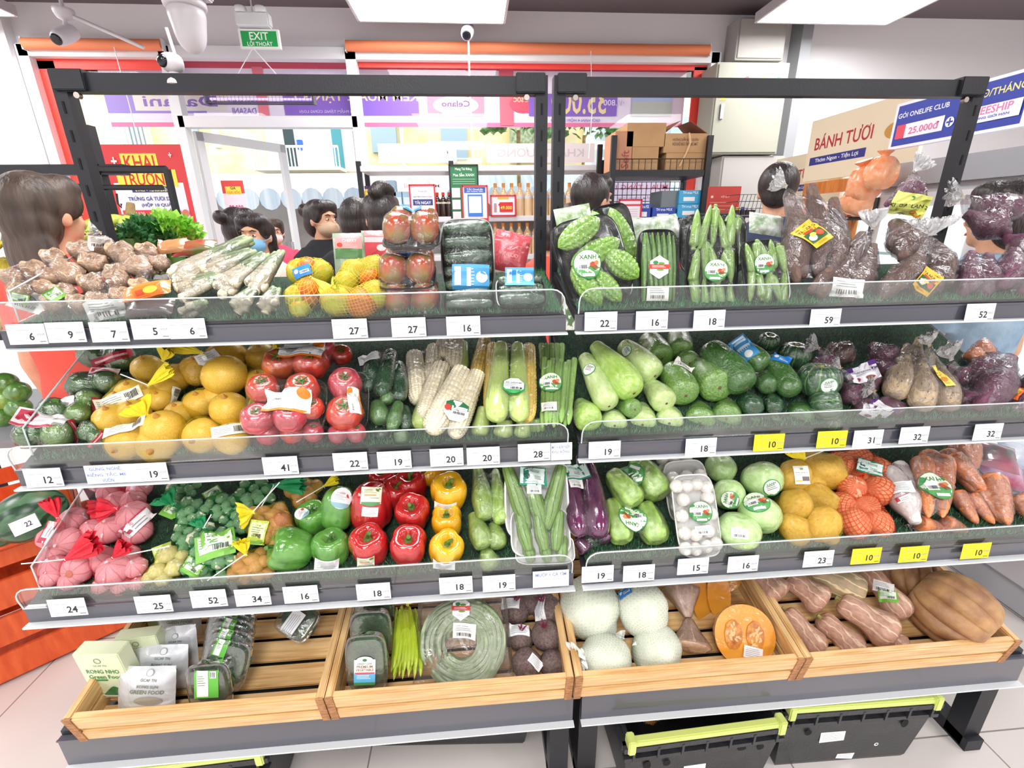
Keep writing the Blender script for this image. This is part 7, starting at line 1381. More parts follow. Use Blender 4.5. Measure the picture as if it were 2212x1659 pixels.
def cloth(kind, bent, m, name):
    k = (kind, bent)
    if k not in CL:
        mb = MB(); n = 24
        if kind == 'top':
            S = [(1.425, .075, .07, .012), (1.38, .14, .092, .012), (1.32, .19, .115, .01), (1.2, .182, .132, 0), (1.05, .162, .122, 0), (.92, .178, .132, .01), (.80, .188, .142, .01)]
        else: S = [(.95, .170, .126, .01), (.85, .182, .136, .01), (.76, .17, .13, .01)]
        vs = []; fs = []
        for z, a, b, y in S: vs += [(a*math.cos(q*2*math.pi/n), y+b*math.sin(q*2*math.pi/n)*(1+.03*math.sin(5*q)), z) for q in range(n)]
        for i in range(len(S)-1):
            for q in range(n): fs.append((i*n+(q+1) % n, i*n+q, (i+1)*n+q, (i+1)*n+(q+1) % n))
        fs += [tuple(range(n)), tuple((len(S)-1)*n+q for q in range(n))[::-1]]; mb.add(vs, fs, m)
        for s, sh, el, wr in limbs(bent):
            if kind == 'top': mb.tube([sh+V((-s*.04, 0, .0)), sh+V((s*.012, 0, -.03)), sh*.35+el*.65], [.06, .066, .06], m, 14)
            else: mb.tube([(s*.085, .0, .86), (s*.095, .0, .7), (s*.09, -.005, .46), (s*.09, .012, .30), (s*.088, .015, .09)], [.094, .09, .07, .064, .056], m, 14)
        CL[k] = fuse(mb, .012, m, name, 2)
    me = CL[k].copy(); me.materials.clear(); me.materials.append(m); return me
def person(label, px, py, Y, face=180, top=None, pants=None, hair='short', hm=None, bent=0, mask=None, extra=None, H=None):
    """px,py = crown of the head; face = heading in degrees, 0 faces the camera side"""
    p = atY(px, py, Y); s = (H or p.z)/1.66; lean = 0
    o = thing('person', label, 'person', TR((p.x, Y, 0)) @ RZ(math.radians(face)) @ SC(s)); hm = hm or hair_m
    part('body', body(bent), o)
    part('shirt', cloth('top', bent, top, 'shirt'), o); part('trousers', cloth('leg', bent, pants or mat('dark_trousers', '2A2E3A', .8), 'trousers'), o)
    for q in (-1, 1):
        e = part('eye', MB().lathe([(0, -1), (.7, -.7), (1, 0), (.7, .7), (0, 1)], eye_w, 12, X=SC(.0115, .008, .0052)), o, TR((q*.031, -.0735, 1.545)))
        part('iris', MB().lathe([(0, -.2), (1, 0), (0, .2)], eye_d, 12, X=RX(math.pi/2) @ SC(.0048, .0048, .004)), e, TR((0, -.008, 0)))
        part('eyebrow', MB().tube([(q*.016, -.086, 1.566), (q*.032, -.086, 1.572), (q*.05, -.074, 1.566)], [.0025, .004, .002], hm, 6), o)
        sm = MB(); sm.tube([(q*.088, .055, .04), (q*.09, -.05, .042), (q*.094, -.14, .032)], [.04, .046, .034], mat('shoe', '3A3A40', .5), 12); part('shoe', sm, o)
    part('mouth', MB().tube([(-.022, -.082, 1.482), (-.008, -.088, 1.485), (.008, -.088, 1.485), (.022, -.082, 1.482)], [.003, .0055, .0055, .003], lip_m, 8), o)
    mb = MB(); ell(mb, (0, .028, 1.572), (.088, .098, .096), hm)
    if hair == 'short': ell(mb, (0, -.03, 1.622), (.070, .058, .04), hm); ell(mb, (0, .06, 1.52), (.07, .055, .06), hm)
    else:
        ell(mb, (0, .055, 1.52), (.082, .07, .09), hm); ell(mb, (.03, -.03, 1.618), (.06, .055, .045), hm); ell(mb, (-.03, -.03, 1.618), (.06, .055, .045), hm)
        for q in (-1, 1): ell(mb, (q*.072, -.012, 1.58), (.018, .05, .055), hm)
    if hair == 'bun': ell(mb, (0, .135, 1.60), (.045, .04, .045), hm); ell(mb, (0, .11, 1.6), (.03, .03, .03), hm)
    if hair == 'topbun': ell(mb, (.0, .07, 1.68), (.05, .045, .035), hm); ell(mb, (.03, .09, 1.66), (.04, .035, .03), hm); ell(mb, (-.03, .05, 1.67), (.035, .035, .03), hm)
    if hair == 'long':
        ell(mb, (0, .075, 1.42), (.085, .045, .13), hm); ell(mb, (.03, .085, 1.33), (.05, .035, .1), hm); ell(mb, (-.03, .085, 1.33), (.05, .035, .1), hm)
    if hair == 'tail': ell(mb, (0, .14, 1.58), (.03, .03, .03), hm); ell(mb, (0, .16, 1.48), (.035, .03, .1), hm)
    part('hair', fuse(mb, .009, hm, 'hair', 2), o)
    if mask:
        mb = MB(); ell(mb, (0, -.045, 1.49), (.068, .066, .052), mask); ell(mb, (0, -.09, 1.505), (.02, .026, .026), mask); part('face_mask', fuse(mb, .007, mask, 'face_mask', 2), o)
        for q in (-1, 1): part('mask_strap', MB().tube([(q*.06, -.05, 1.51), (q*.08, -.01, 1.525), (q*.085, .012, 1.53)], .0018, mask, 6), o)
    if extra == 'glasses':
        g_ = mat('glasses_rim', '4A3A34', .3)
        mb = MB()
        for q in (-1, 1): mb.tube([(q*.033+.024*math.cos(a*.524), -.097, 1.545+.018*math.sin(a*.524)) for a in range(13)], .0016, g_, 6, cap=False); mb.tube([(q*.057, -.096, 1.548), (q*.08, .01, 1.55)], .0014, g_, 6)
        mb.tube([(-.009, -.1, 1.548), (.009, -.1, 1.548)], .0016, g_, 6); part('glasses', mb, o)
    if extra == 'badge':
        b = MB(); b.box((0, 0, 0), (.13, .004, .26), C('2A3A86')); b.box((0, -.003, .03), (.11, .002, .13), C('F0F0F4')); part('shirt_print', b, o, TR((.0, -.150, .98)), sm=False)
    return o
red_sh = mat('orange_red_shirt', 'EE5142', .8, bump=.1, bscale=20); blk_sh = mat('black_shirt', '1E1F24', .85); pink_sh = mat('pink_shirt', 'D84A6A', .8); white_sh = mat('floral_shirt', 'E6E9DC', .8, c2='5E7A54', scale=22, lo=.52, hi=.56); navy = mat('navy_shirt', '2A3450', .8); denim = mat('denim', '9DB4C6', .85, c2='7E98AE', scale=14, bump=.2, bscale=60); grey_sh = mat('dark_patterned_top', '4A3E44', .8)
person('person in an orange-red shirt with brown hair at the far left behind the shelf end', 78, 388, .24, 168, red_sh, hair='long', hm=hair_b, H=1.62)
person('woman in a blue face mask with parted black hair seen behind the lemongrass', 545, 462, 1.3, -8, mat('cream_top', 'E8D8C8', .8), hair='long', mask=mat('blue_mask', '7FB6DC', .7))
person('person with tied black hair behind the masked woman, wearing orange-red', 512, 449, 1.95, 150, red_sh, hair='bun')
person('woman in pink with glasses holding up a phone near the shop door', 588, 473, 3.0, 20, pink_sh, hair='bun', hm=hair_b, bent=1, extra='glasses', mask=mat('pale_mask', 'E6C8C0', .7))
person('woman in a black shirt and beige mask with a black bun, looking right', 690, 432, 1.75, 62, blk_sh, hair='bun', mask=mat('beige_mask', 'C6A78C', .7))
person('woman in dark clothes seen from behind, long dark hair, left of the messy bun', 768, 428, 1.35, 175, blk_sh, hair='long')
person('woman with a messy black top bun seen from behind beside the brown tomatoes', 822, 418, 1.05, 195, grey_sh, hair='topbun')
person('person in an orange-red shirt leaning near the middle posts behind the red pouch', 1178, 478, 1.7, 200, red_sh, hair='short', bent=2)
person('man with short black hair in a floral shirt looking down behind the bitter melons', 1285, 376, 1.0, 120, white_sh, hair='short', bent=2)
person('person with reddish dark hair just left of the man in the floral shirt', 1232, 440, 2.15, 170, navy, hair='long', hm=mat('auburn_hair', '3A2220', .5, bump=.5, bscale=70))
person('man with cropped black hair seen from behind beside the large sweet potato bag', 1688, 353, 1.0, 150, navy, hair='short')
person('person in a pale denim jacket with black hair at the right edge of the picture', 2190, 388, .1, 190, denim, hair='bun')
# ================================================================ things behind the display
def panel(name, label, cat, M, w, h, base, elems, group=None, th=.006, frame_c=None, pole=False):
    """flat board in its own XY plane facing +Z; elems in units of its half size"""
    o = thing(name, label, cat, M, group); part('board', MB().box((0, 0, -th/2), (w, h, th), base), o, sm=False); f = MB(); z = .0006
    for e in elems:
        if e[0] == 'text':
            _, u, v, hh, s, c = e[:6]; ww = e[6]*w/2 if len(e) > 6 and e[6] else None; mi = len(e) > 7 and e[7]
            words(f, s, (u*w/2, v*h/2), hh*h/2, C(c), bold=1, w=ww, mirror=mi, z=z)
        else:
            k0 = len(f.v); patch(f, e[0], e[1]*w/2, e[2]*h/2, e[3]*w/2, e[4]*h/2, C(e[5]), .2)
            f.v[k0:] = [(a, b, z) for a, b, _ in f.v[k0:]]
        z += .0005
    if f.v: part('print', f, o, sm=False)
    if pole: part('pole', MB().tube([(0, -h/2+.05, -.02), (0, -M.translation.z, -.02)], .012, black_m), o)
    if frame_c:
        m = MB(); t = .012
        for s in (-1, 1): m.box((s*w/2, 0, 0), (t, h+t, .012), frame_c).box((0, s*h/2, 0), (w, t, .012), frame_c)
        part('frame', m, o, sm=False)
    return o
def FY(px0, py0, px1, py1, Y, rot=0):
    a = atY(px0, py0, Y); b = V((atY(px1, py0, Y).x, Y, atY(px0, py1, Y).z)); c = (a+b)/2; return frame(c, (0, -1, 0), (1, 0, 0)) @ RZ(math.radians(rot)), abs(b.x-a.x), abs(b.z-a.z)
# shop equipment on the back wall
bl = mat('blind_fabric', 'E8855A', .6)
for lb, a, b in (('rolled orange blind above the left window pane', 52, 350), ('long rolled orange blind above the right window panes', 748, 1532)):
    p, q = atY(a, 96 if a < 100 else 102, YW-.08), atY(b, 96 if a < 100 else 106, YW-.08); z_ = (p.z+q.z)/2; o = thing('roller_blind', lb, 'blind', ((p.x+q.x)/2, YW-.08, z_)); L = q.x-p.x
    part('rolled_fabric', MB().tube([(-L/2, 0, 0), (L/2, 0, 0)], .042, bl, 16), o)
    for s in (-1, 1): part('bracket', MB().box((s*(L/2+.006), .03, 0), (.01, .1, .09), white_al), o, sm=False)
    part('pull_cord', MB().tube([(L*.16, -.03, 0), (L*.17, -.03, -.5), (L*.165, -.03, -.9)], .004, white_al, 5), o)
M, w, h = FY(513, 62, 600, 104, 2.9); o = panel('exit_sign', 'green exit sign with white lettering hanging below a white emergency lamp box', 'sign', M, w, h, mat('sign_case', 'EFF2EC', .4), [('rect', 0, 0, 1.78, 1.6, '1FA552'), ('text', 0, .28, .8, 'EXIT', 'F4FFF6'), ('text', 0, -.42, .66, 'LỐI THOÁT', 'F4FFF6')], th=.03)
p = atY(548, 44, 2.9); e_ = thing('emergency_light', 'white emergency lamp box fixed above the exit sign', 'lamp', p); part('lamp_housing', MB().box((0, 0, 0), (.24, .08, .09), white_al, bev=.01), e_)
for s in (-1, 1): part('lamp_head', MB().lathe([(0, -.02), (.035, -.02), (.04, .01), (.02, .02)], white_al, 14, X=TR((s*.07, -.03, .06))), e_)
part('ceiling_rod', MB().tube([(0, 0, .04), (0, 0, ZC-p.z)], .006, white_al), e_)
zp = atY(563, 207, 2.9); o = thing('insect_zapper', 'grey wire insect trap with violet tubes hanging from two cords under the exit sign', 'insect trap', zp); gz = mat('trap_grid', '5A5660', .4, metal=.6)
mb = MB(); L = .40
for s in (-1, 1): mb.tube([(-L, -.03, s*.05), (L, -.03, s*.05)], .006, gz); mb.tube([(-L, .03, s*.05), (L, .03, s*.05)], .006, gz); mb.box((s*L, 0, 0), (.012, .08, .12), gz)
for i in range(30): mb.tube([(-L+i*L/14.5, -.035, -.05), (-L+i*L/14.5, -.035, .05)], .0015, gz, 4)
part('grid', mb, o)
for z_ in (-.022, .022): part('tube', MB().tube([(-L*.95, 0, z_), (L*.95, 0, z_)], .008, mat('uv_tube', '8A7AF0', .3, emit=2.5), 10), o)
part('cord', MB().tube([(-.22, 0, .05), (0, 0, atY(555, 103, 2.9).z-zp.z), (.22, 0, .05)], .004, white_al, 5), o)
cam_w = mat('camera_white', 'CFCACE', .35); cam_d = mat('camera_lens', '1A1A20', .1)
def cctv(label, px, py, Y, kind, s=1):
    p = atY(px, py, Y); o = thing('security_camera', label, 'camera', TR(p) @ SC(s))
    if kind == 'dome':
        part('mount', MB().lathe([(.0, .3), (.1, .3), (.11, .12), (.125, .1), (.125, .06), (.1, .05)], cam_w, 24), o); part('housing', MB().lathe([(.0, .06), (.105, .05), (.1, -.05), (.08, -.14), (.04, -.19), (0, -.2)], cam_w, 24), o)
        part('arm', MB().box((.08, 0, .12), (.18, .1, .04), cam_w, bev=.01), o); part('ceiling_pole', MB().tube([(0, 0, .28), (0, 0, (ZC-p.z)/s)], .02, cam_w), o)
    elif kind == 'bullet':
        part('mount', MB().lathe([(.0, .05), (.06, .05), (.05, .0), (.02, -.02)], cam_w, 18, X=TR((0, .05, .12))), o); part('housing', MB().lathe([(0, -.09), (.04, -.09), (.05, -.06), (.048, .06), (.03, .09), (0, .09)], cam_w, 20, X=frame((0, 0, 0), (-.1, -.8, -.5))), o)
        part('lens', MB().lathe([(0, -.01), (.03, -.01), (.032, .012), (0, .014)], cam_d, 16, X=frame((-.009, -.076, -.048), (-.1, -.8, -.5))), o); part('arm', MB().tube([(0, .05, .12), (0, .02, .04)], .014, cam_w), o)
        if px < 200: part('pole', MB().tube([(0, .05, .15), (.45, .1, -.04)], .012, cam_w), o); part('ceiling_pole', MB().tube([(0, .05, .14), (0, .05, ZC-p.z)], .012, cam_w), o)
    else:
        part('housing', MB().lathe([(0, -.06), (.05, -.04), (.065, 0), (.05, .045), (0, .06)], cam_w, 20), o); part('lens', MB().lathe([(0, -.012), (.035, -.01), (.03, .012), (0, .016)], cam_d, 16, X=frame((-.03, -.055, 0), (-.4, -.9, 0))), o)
        part('antenna', MB().tube([(.02, .02, .04), (-.005, .03, .2)], .010, cam_w), o); part('base', MB().lathe([(0, -.12), (.06, -.12), (.03, -.05)], cam_w, 16), o)
cctv('small white camera on a slanting rod near the upper left corner', 140, 76, 2.7, 'bullet'); cctv('large white dome camera hanging from the ceiling left of the exit sign', 405, 40, 1.9, 'dome', .85)
cctv('round white camera with an antenna standing on the beam left of the exit sign', 372, 137, 0, 'eye', .38); cctv('white turret camera mounted high in the middle with a cord below', 1010, 68, 3.3, 'bullet', 1.05)
single('hanging_cable', 'thin white cable hanging down from the middle camera in front of the window', 'cable', MB().tube([atY(1012, 86, 3.3), atY(1015, 200, 3.3), atY(1022, 352, 3.3)], .008, white_al, 6))
# electric cabinets
cab_m = mat('cabinet_beige_grey', 'A3A294', .55); cab2 = mat('cabinet_grey', 'AEABA6', .6)
def cabinet(label, x0, y0, x1, y1, Y, d, m, extra=None):
    a, b = atY(x0, y0, Y), atY(x1, y1, Y); w, h = b.x-a.x, a.z-b.z; c = ((a.x+b.x)/2, Y, (a.z+b.z)/2); o = thing('electrical_cabinet', label, 'cabinet', c, 'grey wall cabinets')
    part('body', MB().box((0, d/2, 0), (w, d, h), m, bev=.004), o); part('door', MB().box((0, -.006, 0), (w-.03, .012, h-.03), m, bev=.003), o)
    if extra:
        for i, cc in enumerate(('E0283A', 'F0961E', '1ED07A')): part('indicator_light', MB().lathe([(0, -.012), (.022, -.01), (.024, .006), (0, .01)], mat('led_'+cc, cc, .3, emit=1.2), 14, X=RX(math.pi/2)), o, TR((-w*.08+i*w*.22, -.018, h*.31)))
        part('handle', MB().box((0, 0, 0), (.03, .02, .12), mat('steel', 'B8BCC0')), o, TR((-w*.38, -.02, -.02)), sm=False); part('warning_sticker', MB().poly([(-.03, -.001, 0), (.03, -.001, 0), (0, -.001, .055)], C('E8C832')), o, TR((-w*.38, -.013, .07)), sm=False)
    return o
cabinet('main grey electrical cabinet with red, orange and green lights on the back wall', 1550, 134, 1677, 333, 3.3, .3, cab_m, True); cabinet('plain grey cabinet box above the electrical cabinet with lights', 1598, 36, 1690, 131, 3.38, .22, cab2); cabinet('grey cabinet box below the electrical cabinet with lights', 1560, 337, 1655, 600, 3.33, .2, cab2)
M, w, h = FY(1530, 403, 1602, 500, 3.305); panel('red_notice_board', 'dark red notice board with faint lettering left of the wire basket', 'sign', M, w, h, mat('dark_red_board', '9E2A22', .5), [('rect', -.7, .55, .14, .1, 'D8B0A0'), ('text', .1, .55, .12, 'NỘI QUY', 'D8A090')]+[('rect', -.1, .3-.16*i, 1.4, .03, 'C07868') for i in range(6)])
# banner and posters
M, w, h = FY(205, 130, 1486, 274, YW+.16)
lav = mat('banner_lavender', 'EFE3FA', .7, c2='F6EEFD', scale=3)
E_ = [('rect', 0, .9, 2, .2, 'E4566E'), ('rect', 0, -.93, 2, .14, 'EE7AA6'), ('rect', -.84, -.2, .32, .75, '9A84D2'), ('rect', -.76, -.25, .3, .5, 'E9E2DC'), ('text', -.76, -.2, .34, 'Dasani', '8A6AC0', .24, True),
      ('text', -.555, .12, .2, 'NƯỚC UỐNG', '8A72C4', .1, True), ('text', -.555, -.18, .2, 'TINH KHIẾT', '8A72C4', .1, True), ('text', -.555, -.5, .2, 'DASANI', '8A72C4', .08, True), ('rect', -.49, 0, .035, 1.7, 'F08090'),
      ('rect', -.19, -.3, .46, .66, '8C66CC'), ('text', -.17, -.02, .46, 'KEM MUA 2 TẶNG 1', 'F4DFA8', .42, True), ('text', -.27, -.5, .16, 'SẢN PHẨM TẶNG CÙNG LOẠI', 'D8C8F4', .2, True),
      ('rect', .17, -.15, .2, 1.0, 'CF8FA6'), ('disc', .17, -.3, .16, .6, 'E9D6EE'), ('text', .17, -.25, .2, 'Celano', '7A4A8A', .1, True), ('rect', .35, 0, .05, 1.9, 'EE6C80'), ('disc', .41, -.25, .1, .6, 'E4566E'), ('text', .415, -.1, .26, 'CỰC SỐC', 'F6E3B8', .08, True),
      ('rect', .59, -.28, .32, .72, '8C66CC'), ('text', .61, -.15, .86, '35.000', 'F4DFA8', .2, True), ('text', .74, -.2, .2, '49.800', 'E8DCF8', .08, True), ('text', .6, -.78, .14, 'GIỚI HẠN 4 HỘP/ KHÁCH', '9A78C0', .18, True),
      ('rect', .88, -.05, .15, 1.0, 'A9B8E8'), ('rect', .88, -.4, .15, .5, 'B8BDB8')]
panel('shop_banner', 'long pink and lavender banner outside the window with mirrored lettering', 'banner', M, w, h, lav, E_, th=.004)
def star(u, v, s, c='F8E8E4'): return [('rect', u, v, s*.25, s, c), ('rect', u, v, s, s*.25, c)]
M, w, h = FY(212, 312, 388, 560, 2.7)
panel('opening_poster', 'large red and white opening poster with yellow lettering behind the left post', 'poster', M, w, h, mat('poster_red', 'D83A3E', .5), [('rect', .0, -.32, 1.75, 1.35, 'ECE8F4'), ('rect', -.1, .7, .9, .3, 'F7E04A'), ('text', -.1, .7, .24, 'KHAI', 'CE2A26', .75), ('rect', 0, .43, 1.5, .3, 'F7E04A'), ('text', 0, .43, .24, 'TRƯƠNG', 'CE2A26', 1.3), ('rect', .05, .24, 1.0, .1, '2E3270'), ('text', .05, .24, .07, '09/05 - 12/05/2026', 'F2E8A0', .85),
    ('text', 0, .09, .09, 'TRỨNG GÀ TƯƠI S2G-', '3A4284', 1.2), ('text', .1, -.03, .09, '(HỘP 10 QUẢ)', '3A4284', .8), ('rect', -.42, -.25, .8, .26, 'D83A3E'), ('text', -.42, -.19, .08, '29.500', 'F4C8C0', .3), ('text', -.35, -.3, .12, '20.000', 'F7E04A', .55)]+[('disc', .22+.19*i, -.18-.16*j, .17, .13, 'D0705A') for i in range(4) for j in range(2)]+[('disc', .7, -.44, .2, .15, 'F6F0EC'), ('disc', .72, -.46, .09, .07, 'F0A02A')]+star(-.7, .72, .14)+star(.72, .82, .08), 'posters', pole=True)
M, w, h = FY(476, 390, 524, 500, 2.95)
panel('price_poster', 'small red and white poster on the open glass door reading 89.000', 'poster', M, w, h, mat('poster_white', 'F0E6F0', .5), [('rect', 0, .75, 2, .5, 'E0483E'), ('rect', 0, .62, 1.4, .3, 'F6E04A'), ('text', 0, .72, .14, 'GIÁ', '2A2A2A', .5), ('text', 0, .55, .16, 'CỰC SỐC', 'E06A1E', 1.2), ('text', 0, -.1, .3, '89.000', 'D84A8A', 1.3)], 'posters')
for lb, a, T_, c, c2 in (('grey frosted window sticker with mirrored lettering above the white shelf', (815, 310, 985, 352), 'ĐẶC QUYỀN THÀNH VIÊN', 'C9CACE', 'A9ABB0'), ('pinkish frosted window sticker with faint mirrored letters by the middle posts', (1050, 310, 1285, 352), 'KHAI TRƯƠNG', 'D4C6C6', 'BCAEB0')):
    M, w, h = FY(*a, YW-.0); panel('window_sticker', lb, 'sticker', M, w, h, mat('frost_'+c, c, .7), [('text', 0, .1, 1.0, T_, c2, 1.6, True)], th=.002)
M, w, h = FY(815, 378, 960, 470, YW-.0); panel('window_sticker', 'faint pink mirrored sticker low on the window behind the milk cartons', 'sticker', M, w, h, mat('frost_pale', 'E6D8D6', .7), [('text', .3, .55, .3, 'MIỄN PHÍ', 'DDB8B8', 1.1, True)], th=.002)
M, w, h = FY(1325, 385, 1450, 470, YW-.0); panel('window_sticker', 'pale lilac mirrored window sticker behind the wire grid', 'sticker', M, w, h, mat('frost_lilac', 'DCD4EC', .7), [('text', 0, .55, .4, 'MUA 1 TẶNG 1', 'D0608A', 1.8, True), ('text', 0, 0, .2, 'SẢN PHẨM CÙNG LOẠI', 'B09CC8', 1.6, True)], th=.002)
# white product shelf with bottles
Ys = 3.0; shm = mat('white_shelf_metal', 'DAD8DC', .4); a = atY(775, 360, Ys); b = atY(1302, 360, Ys); o = thing('product_rack', 'white topped product rack in front of the window holding bottles and cartons', 'shelf', ((a.x+b.x)/2, Ys, 0)); w = b.x-a.x; zt2 = a.z; z1 = atY(1000, 463, Ys).z-.02; z0 = atY(1000, 552, Ys).z
for z_, nm_ in ((zt2, 'top_shelf'), (z1, 'middle_shelf'), (z0, 'lower_shelf'), (.15, 'bottom_shelf')): part(nm_, MB().box((0, .15, z_-.02), (w-.03, .36, .045), shm, bev=.004), o)
for x in (-w/2, -w/2+(b.x-a.x)*.37, w/2): part('post', MB().box((x, 0, zt2/2+.02), (.04, .03, zt2+.04), black_m), o, sm=False); part('post', MB().box((x, .3, zt2/2), (.04, .03, zt2), black_m), o, sm=False)
part('back_panel', MB().box((w*.15, .33, (z1+.2)/2), (w*.66, .01, z1-.2), mat('rack_back', 'E4DCDA', .7)), o, sm=False)
BT = {}
def bottle(kind):
    if kind in BT: return BT[kind]
    H = {'soju': .27, 'oil': .2, 'sauce': .2}[kind]; r = {'soju': .036, 'oil': .04, 'sauce': .032}[kind]
    cb, cc, cl_ = {'soju': ('D9B88E', 'E89A3E', '8FA6BC'), 'oil': ('E2B83E', '5A3A7A', 'F0E0A0'), 'sauce': ('2E1A14', 'E03A22', 'D8B040')}[kind]
    L_ = [MB().lathe([(0, 0), (r, .0), (r, H*.62), (r*.8, H*.72), (r*.38, H*.82), (r*.36, H*.9), (0, H*.9)], mat(kind+'_glass', cb, .15, coat=.8), 16, steps=2).mesh('glass'),
          MB().lathe([(0, H*.88), (r*.42, H*.88), (r*.42, H), (0, H)], mat(kind+'_cap', cc, .35), 14, steps=1).mesh('cap'), MB().lathe([(r*1.02, H*.28), (r*1.02, H*.6)], mat(kind+'_label', cl_, .5, c2='E9EDF0', scale=60), 16, steps=1).mesh('label')]
    BT[kind] = L_; return L_
def bottles(kind, pts, z, label, group, Y=Ys+.06):
    for px in pts:
        p = atY(px, 420, Y); o = thing('bottle', label, 'bottle', (p.x, Y, z), group)
        for nm_, me in zip(('glass', 'cap', 'label_band'), bottle(kind)): part(nm_, me, o)
bottles('soju', [1070+17.7*i for i in range(14)], z1+.003, 'clear bottle with orange cap and blue-grey label on the middle level of the white rack', 'orange-capped bottles on the middle level')
bottles('soju', [1068+17.7*i for i in range(14)], z0+.003, 'clear bottle with orange cap and blue-grey label on the lower level of the white rack', 'orange-capped bottles on the lower level')
bottles('oil', (793, 803, 821, 832), z1+.06, 'yellow oil bottle with purple cap behind the top bun', 'yellow oil bottles'); bottles('sauce', (944, 957, 970), z1+.003, 'dark sauce bottle with red cap between the red framed poster and the green board', 'dark sauce bottles')
cbm = mat('blue_carton', 'A9CDE2', .5)
for i, (px, py) in enumerate(((845, 432), (862, 432), (880, 432), (846, 408), (900, 432))):
    p = atY(px, py, Ys+.12); single('milk_carton', 'pale blue carton on the white rack behind the top bun', 'carton', MB().box((0, 0, 0), (.085, .1, .13), cbm, bev=.003).box((0, -.0515, -.01), (.05, .002, .06), C('D9EAF4')), (p.x, Ys+.12, p.z), group='pale blue cartons on the rack')
for lb, a, sp_ in (('white poster with red frame and dark blue bar on the rack', (884, 400, 938, 466), [('text', 0, .6, .12, 'OneLife', '9A9AA8', .7), ('text', 0, .25, .14, 'NẠP TIỀN THANH TOÁN', '4A4A6A', 1.5), ('rect', 0, -.12, 1.6, .4, '34407E'), ('text', 0, -.12, .26, 'TẢI NGAY', 'F4F4FA', 1.3)]),
              ('red framed poster with a blue phone picture in front of the green board', (998, 402, 1052, 482), [('rect', 0, .78, 1.7, .3, '3A62C0'), ('text', 0, .84, .13, 'TẢI OneLife', 'F0F4FF', 1.3), ('text', 0, .72, .07, 'APP THÀNH VIÊN', 'F0F4FF', 1.3), ('rect', 0, -.05, 1.2, 1.2, '3E7AD0'), ('rect', 0, 0, 1.0, .9, 'F6F6F8'), ('rect', 0, -.85, 1.9, .22, 'D8432E')]),
              ('small white and red price poster reading 49.000 right of the phone poster', (1060, 423, 1113, 466), [('rect', 0, .75, .9, .22, 'E8B84A'), ('rect', .25, -.15, 1.1, 1.0, 'D0262E'), ('text', .25, -.2, .36, '49.000', 'F8E04A', .95), ('disc', -.3, .1, .2, .26, 'D0262E'), ('rect', -.65, -.2, .22, .9, 'B08A90')])):
    M, w_, h_ = FY(*a, Ys-.046); panel('shelf_poster', lb, 'poster', M, w_, h_, mat('poster_white', 'F0E6F0'), sp_, 'framed posters on the white rack', frame_c=mat('frame_red', 'CC2A34', .4))
M, w_, h_ = FY(970, 357, 1031, 480, Ys-.032); panel('green_poster_board', 'tall green poster board with white script between black uprights', 'poster', M, w_, h_, mat('poster_green', '2F7A4E', .5), [('text', 0, .86, .11, 'Mang Túi Riêng', 'E8F4E4', 1.2), ('text', 0, .68, .13, 'Mua Sắm XANH', 'E8F4E4', 1.5)]+[('rect', 0, .52-.08*i, 1.6, .02, '9AC8A4') for i in range(3)]+[('rect', -.6, .05-.42*i, .6, .34, 'EAD8DC') for i in range(3)], frame_c=black_m)
# black wire rack with cardboard boxes
Yb = 2.5; wire = mat('black_wire', '26262A', .5); a = atY(1327, 293, Yb); b = atY(1535, 293, Yb); o = thing('wire_rack', 'black steel rack with wire mesh sides carrying cardboard boxes', 'shelf', ((a.x+b.x)/2, Yb, 0)); w = b.x-a.x; zr = a.z; zs = atY(1430, 368, Yb).z
for x in (-w/2, w/2):
    for y in (0, .42): part('post', MB().box((x, y, zr/2), (.04, .035, zr), black_m), o, sm=False)
for z_ in (zs, 1.30, .8, .25): part('shelf_deck', MB().box((0, .21, z_-.02), (w, .44, .045), black_m), o, sm=False)
mb = MB(); zb_ = 1.32
for i in range(19): x = -w/2+i*w/18; mb.tube([(x, .40, zb_), (x, .40, zs-.05)], .003, wire, 4, cap=False)
for i in range(10): mb.tube([(-w/2, .40, zb_+i*(zs-zb_)/10), (w/2, .40, zb_+i*(zs-zb_)/10)], .003, wire, 4, cap=False)
part('wire_mesh', mb, o); mb = MB()
for i in range(16): x = -w/2+i*w/15; mb.tube([(x, -.01, zs), (x, -.01, zs+.08)], .003, wire, 4, cap=False)
mb.tube([(-w/2, -.01, zs+.08), (w/2, -.01, zs+.08)], .0035, wire, 4); part('wire_guard', mb, o)
cb1 = mat('cardboard', 'C09A6E', .8, c2='B48C60', scale=5); cb2 = mat('cardboard_pink', 'C48E6E', .8); flap_m = mat('cardboard_inside', '8A5A44', .8); tape = mat('brown_tape', 'E2C49A', .4)
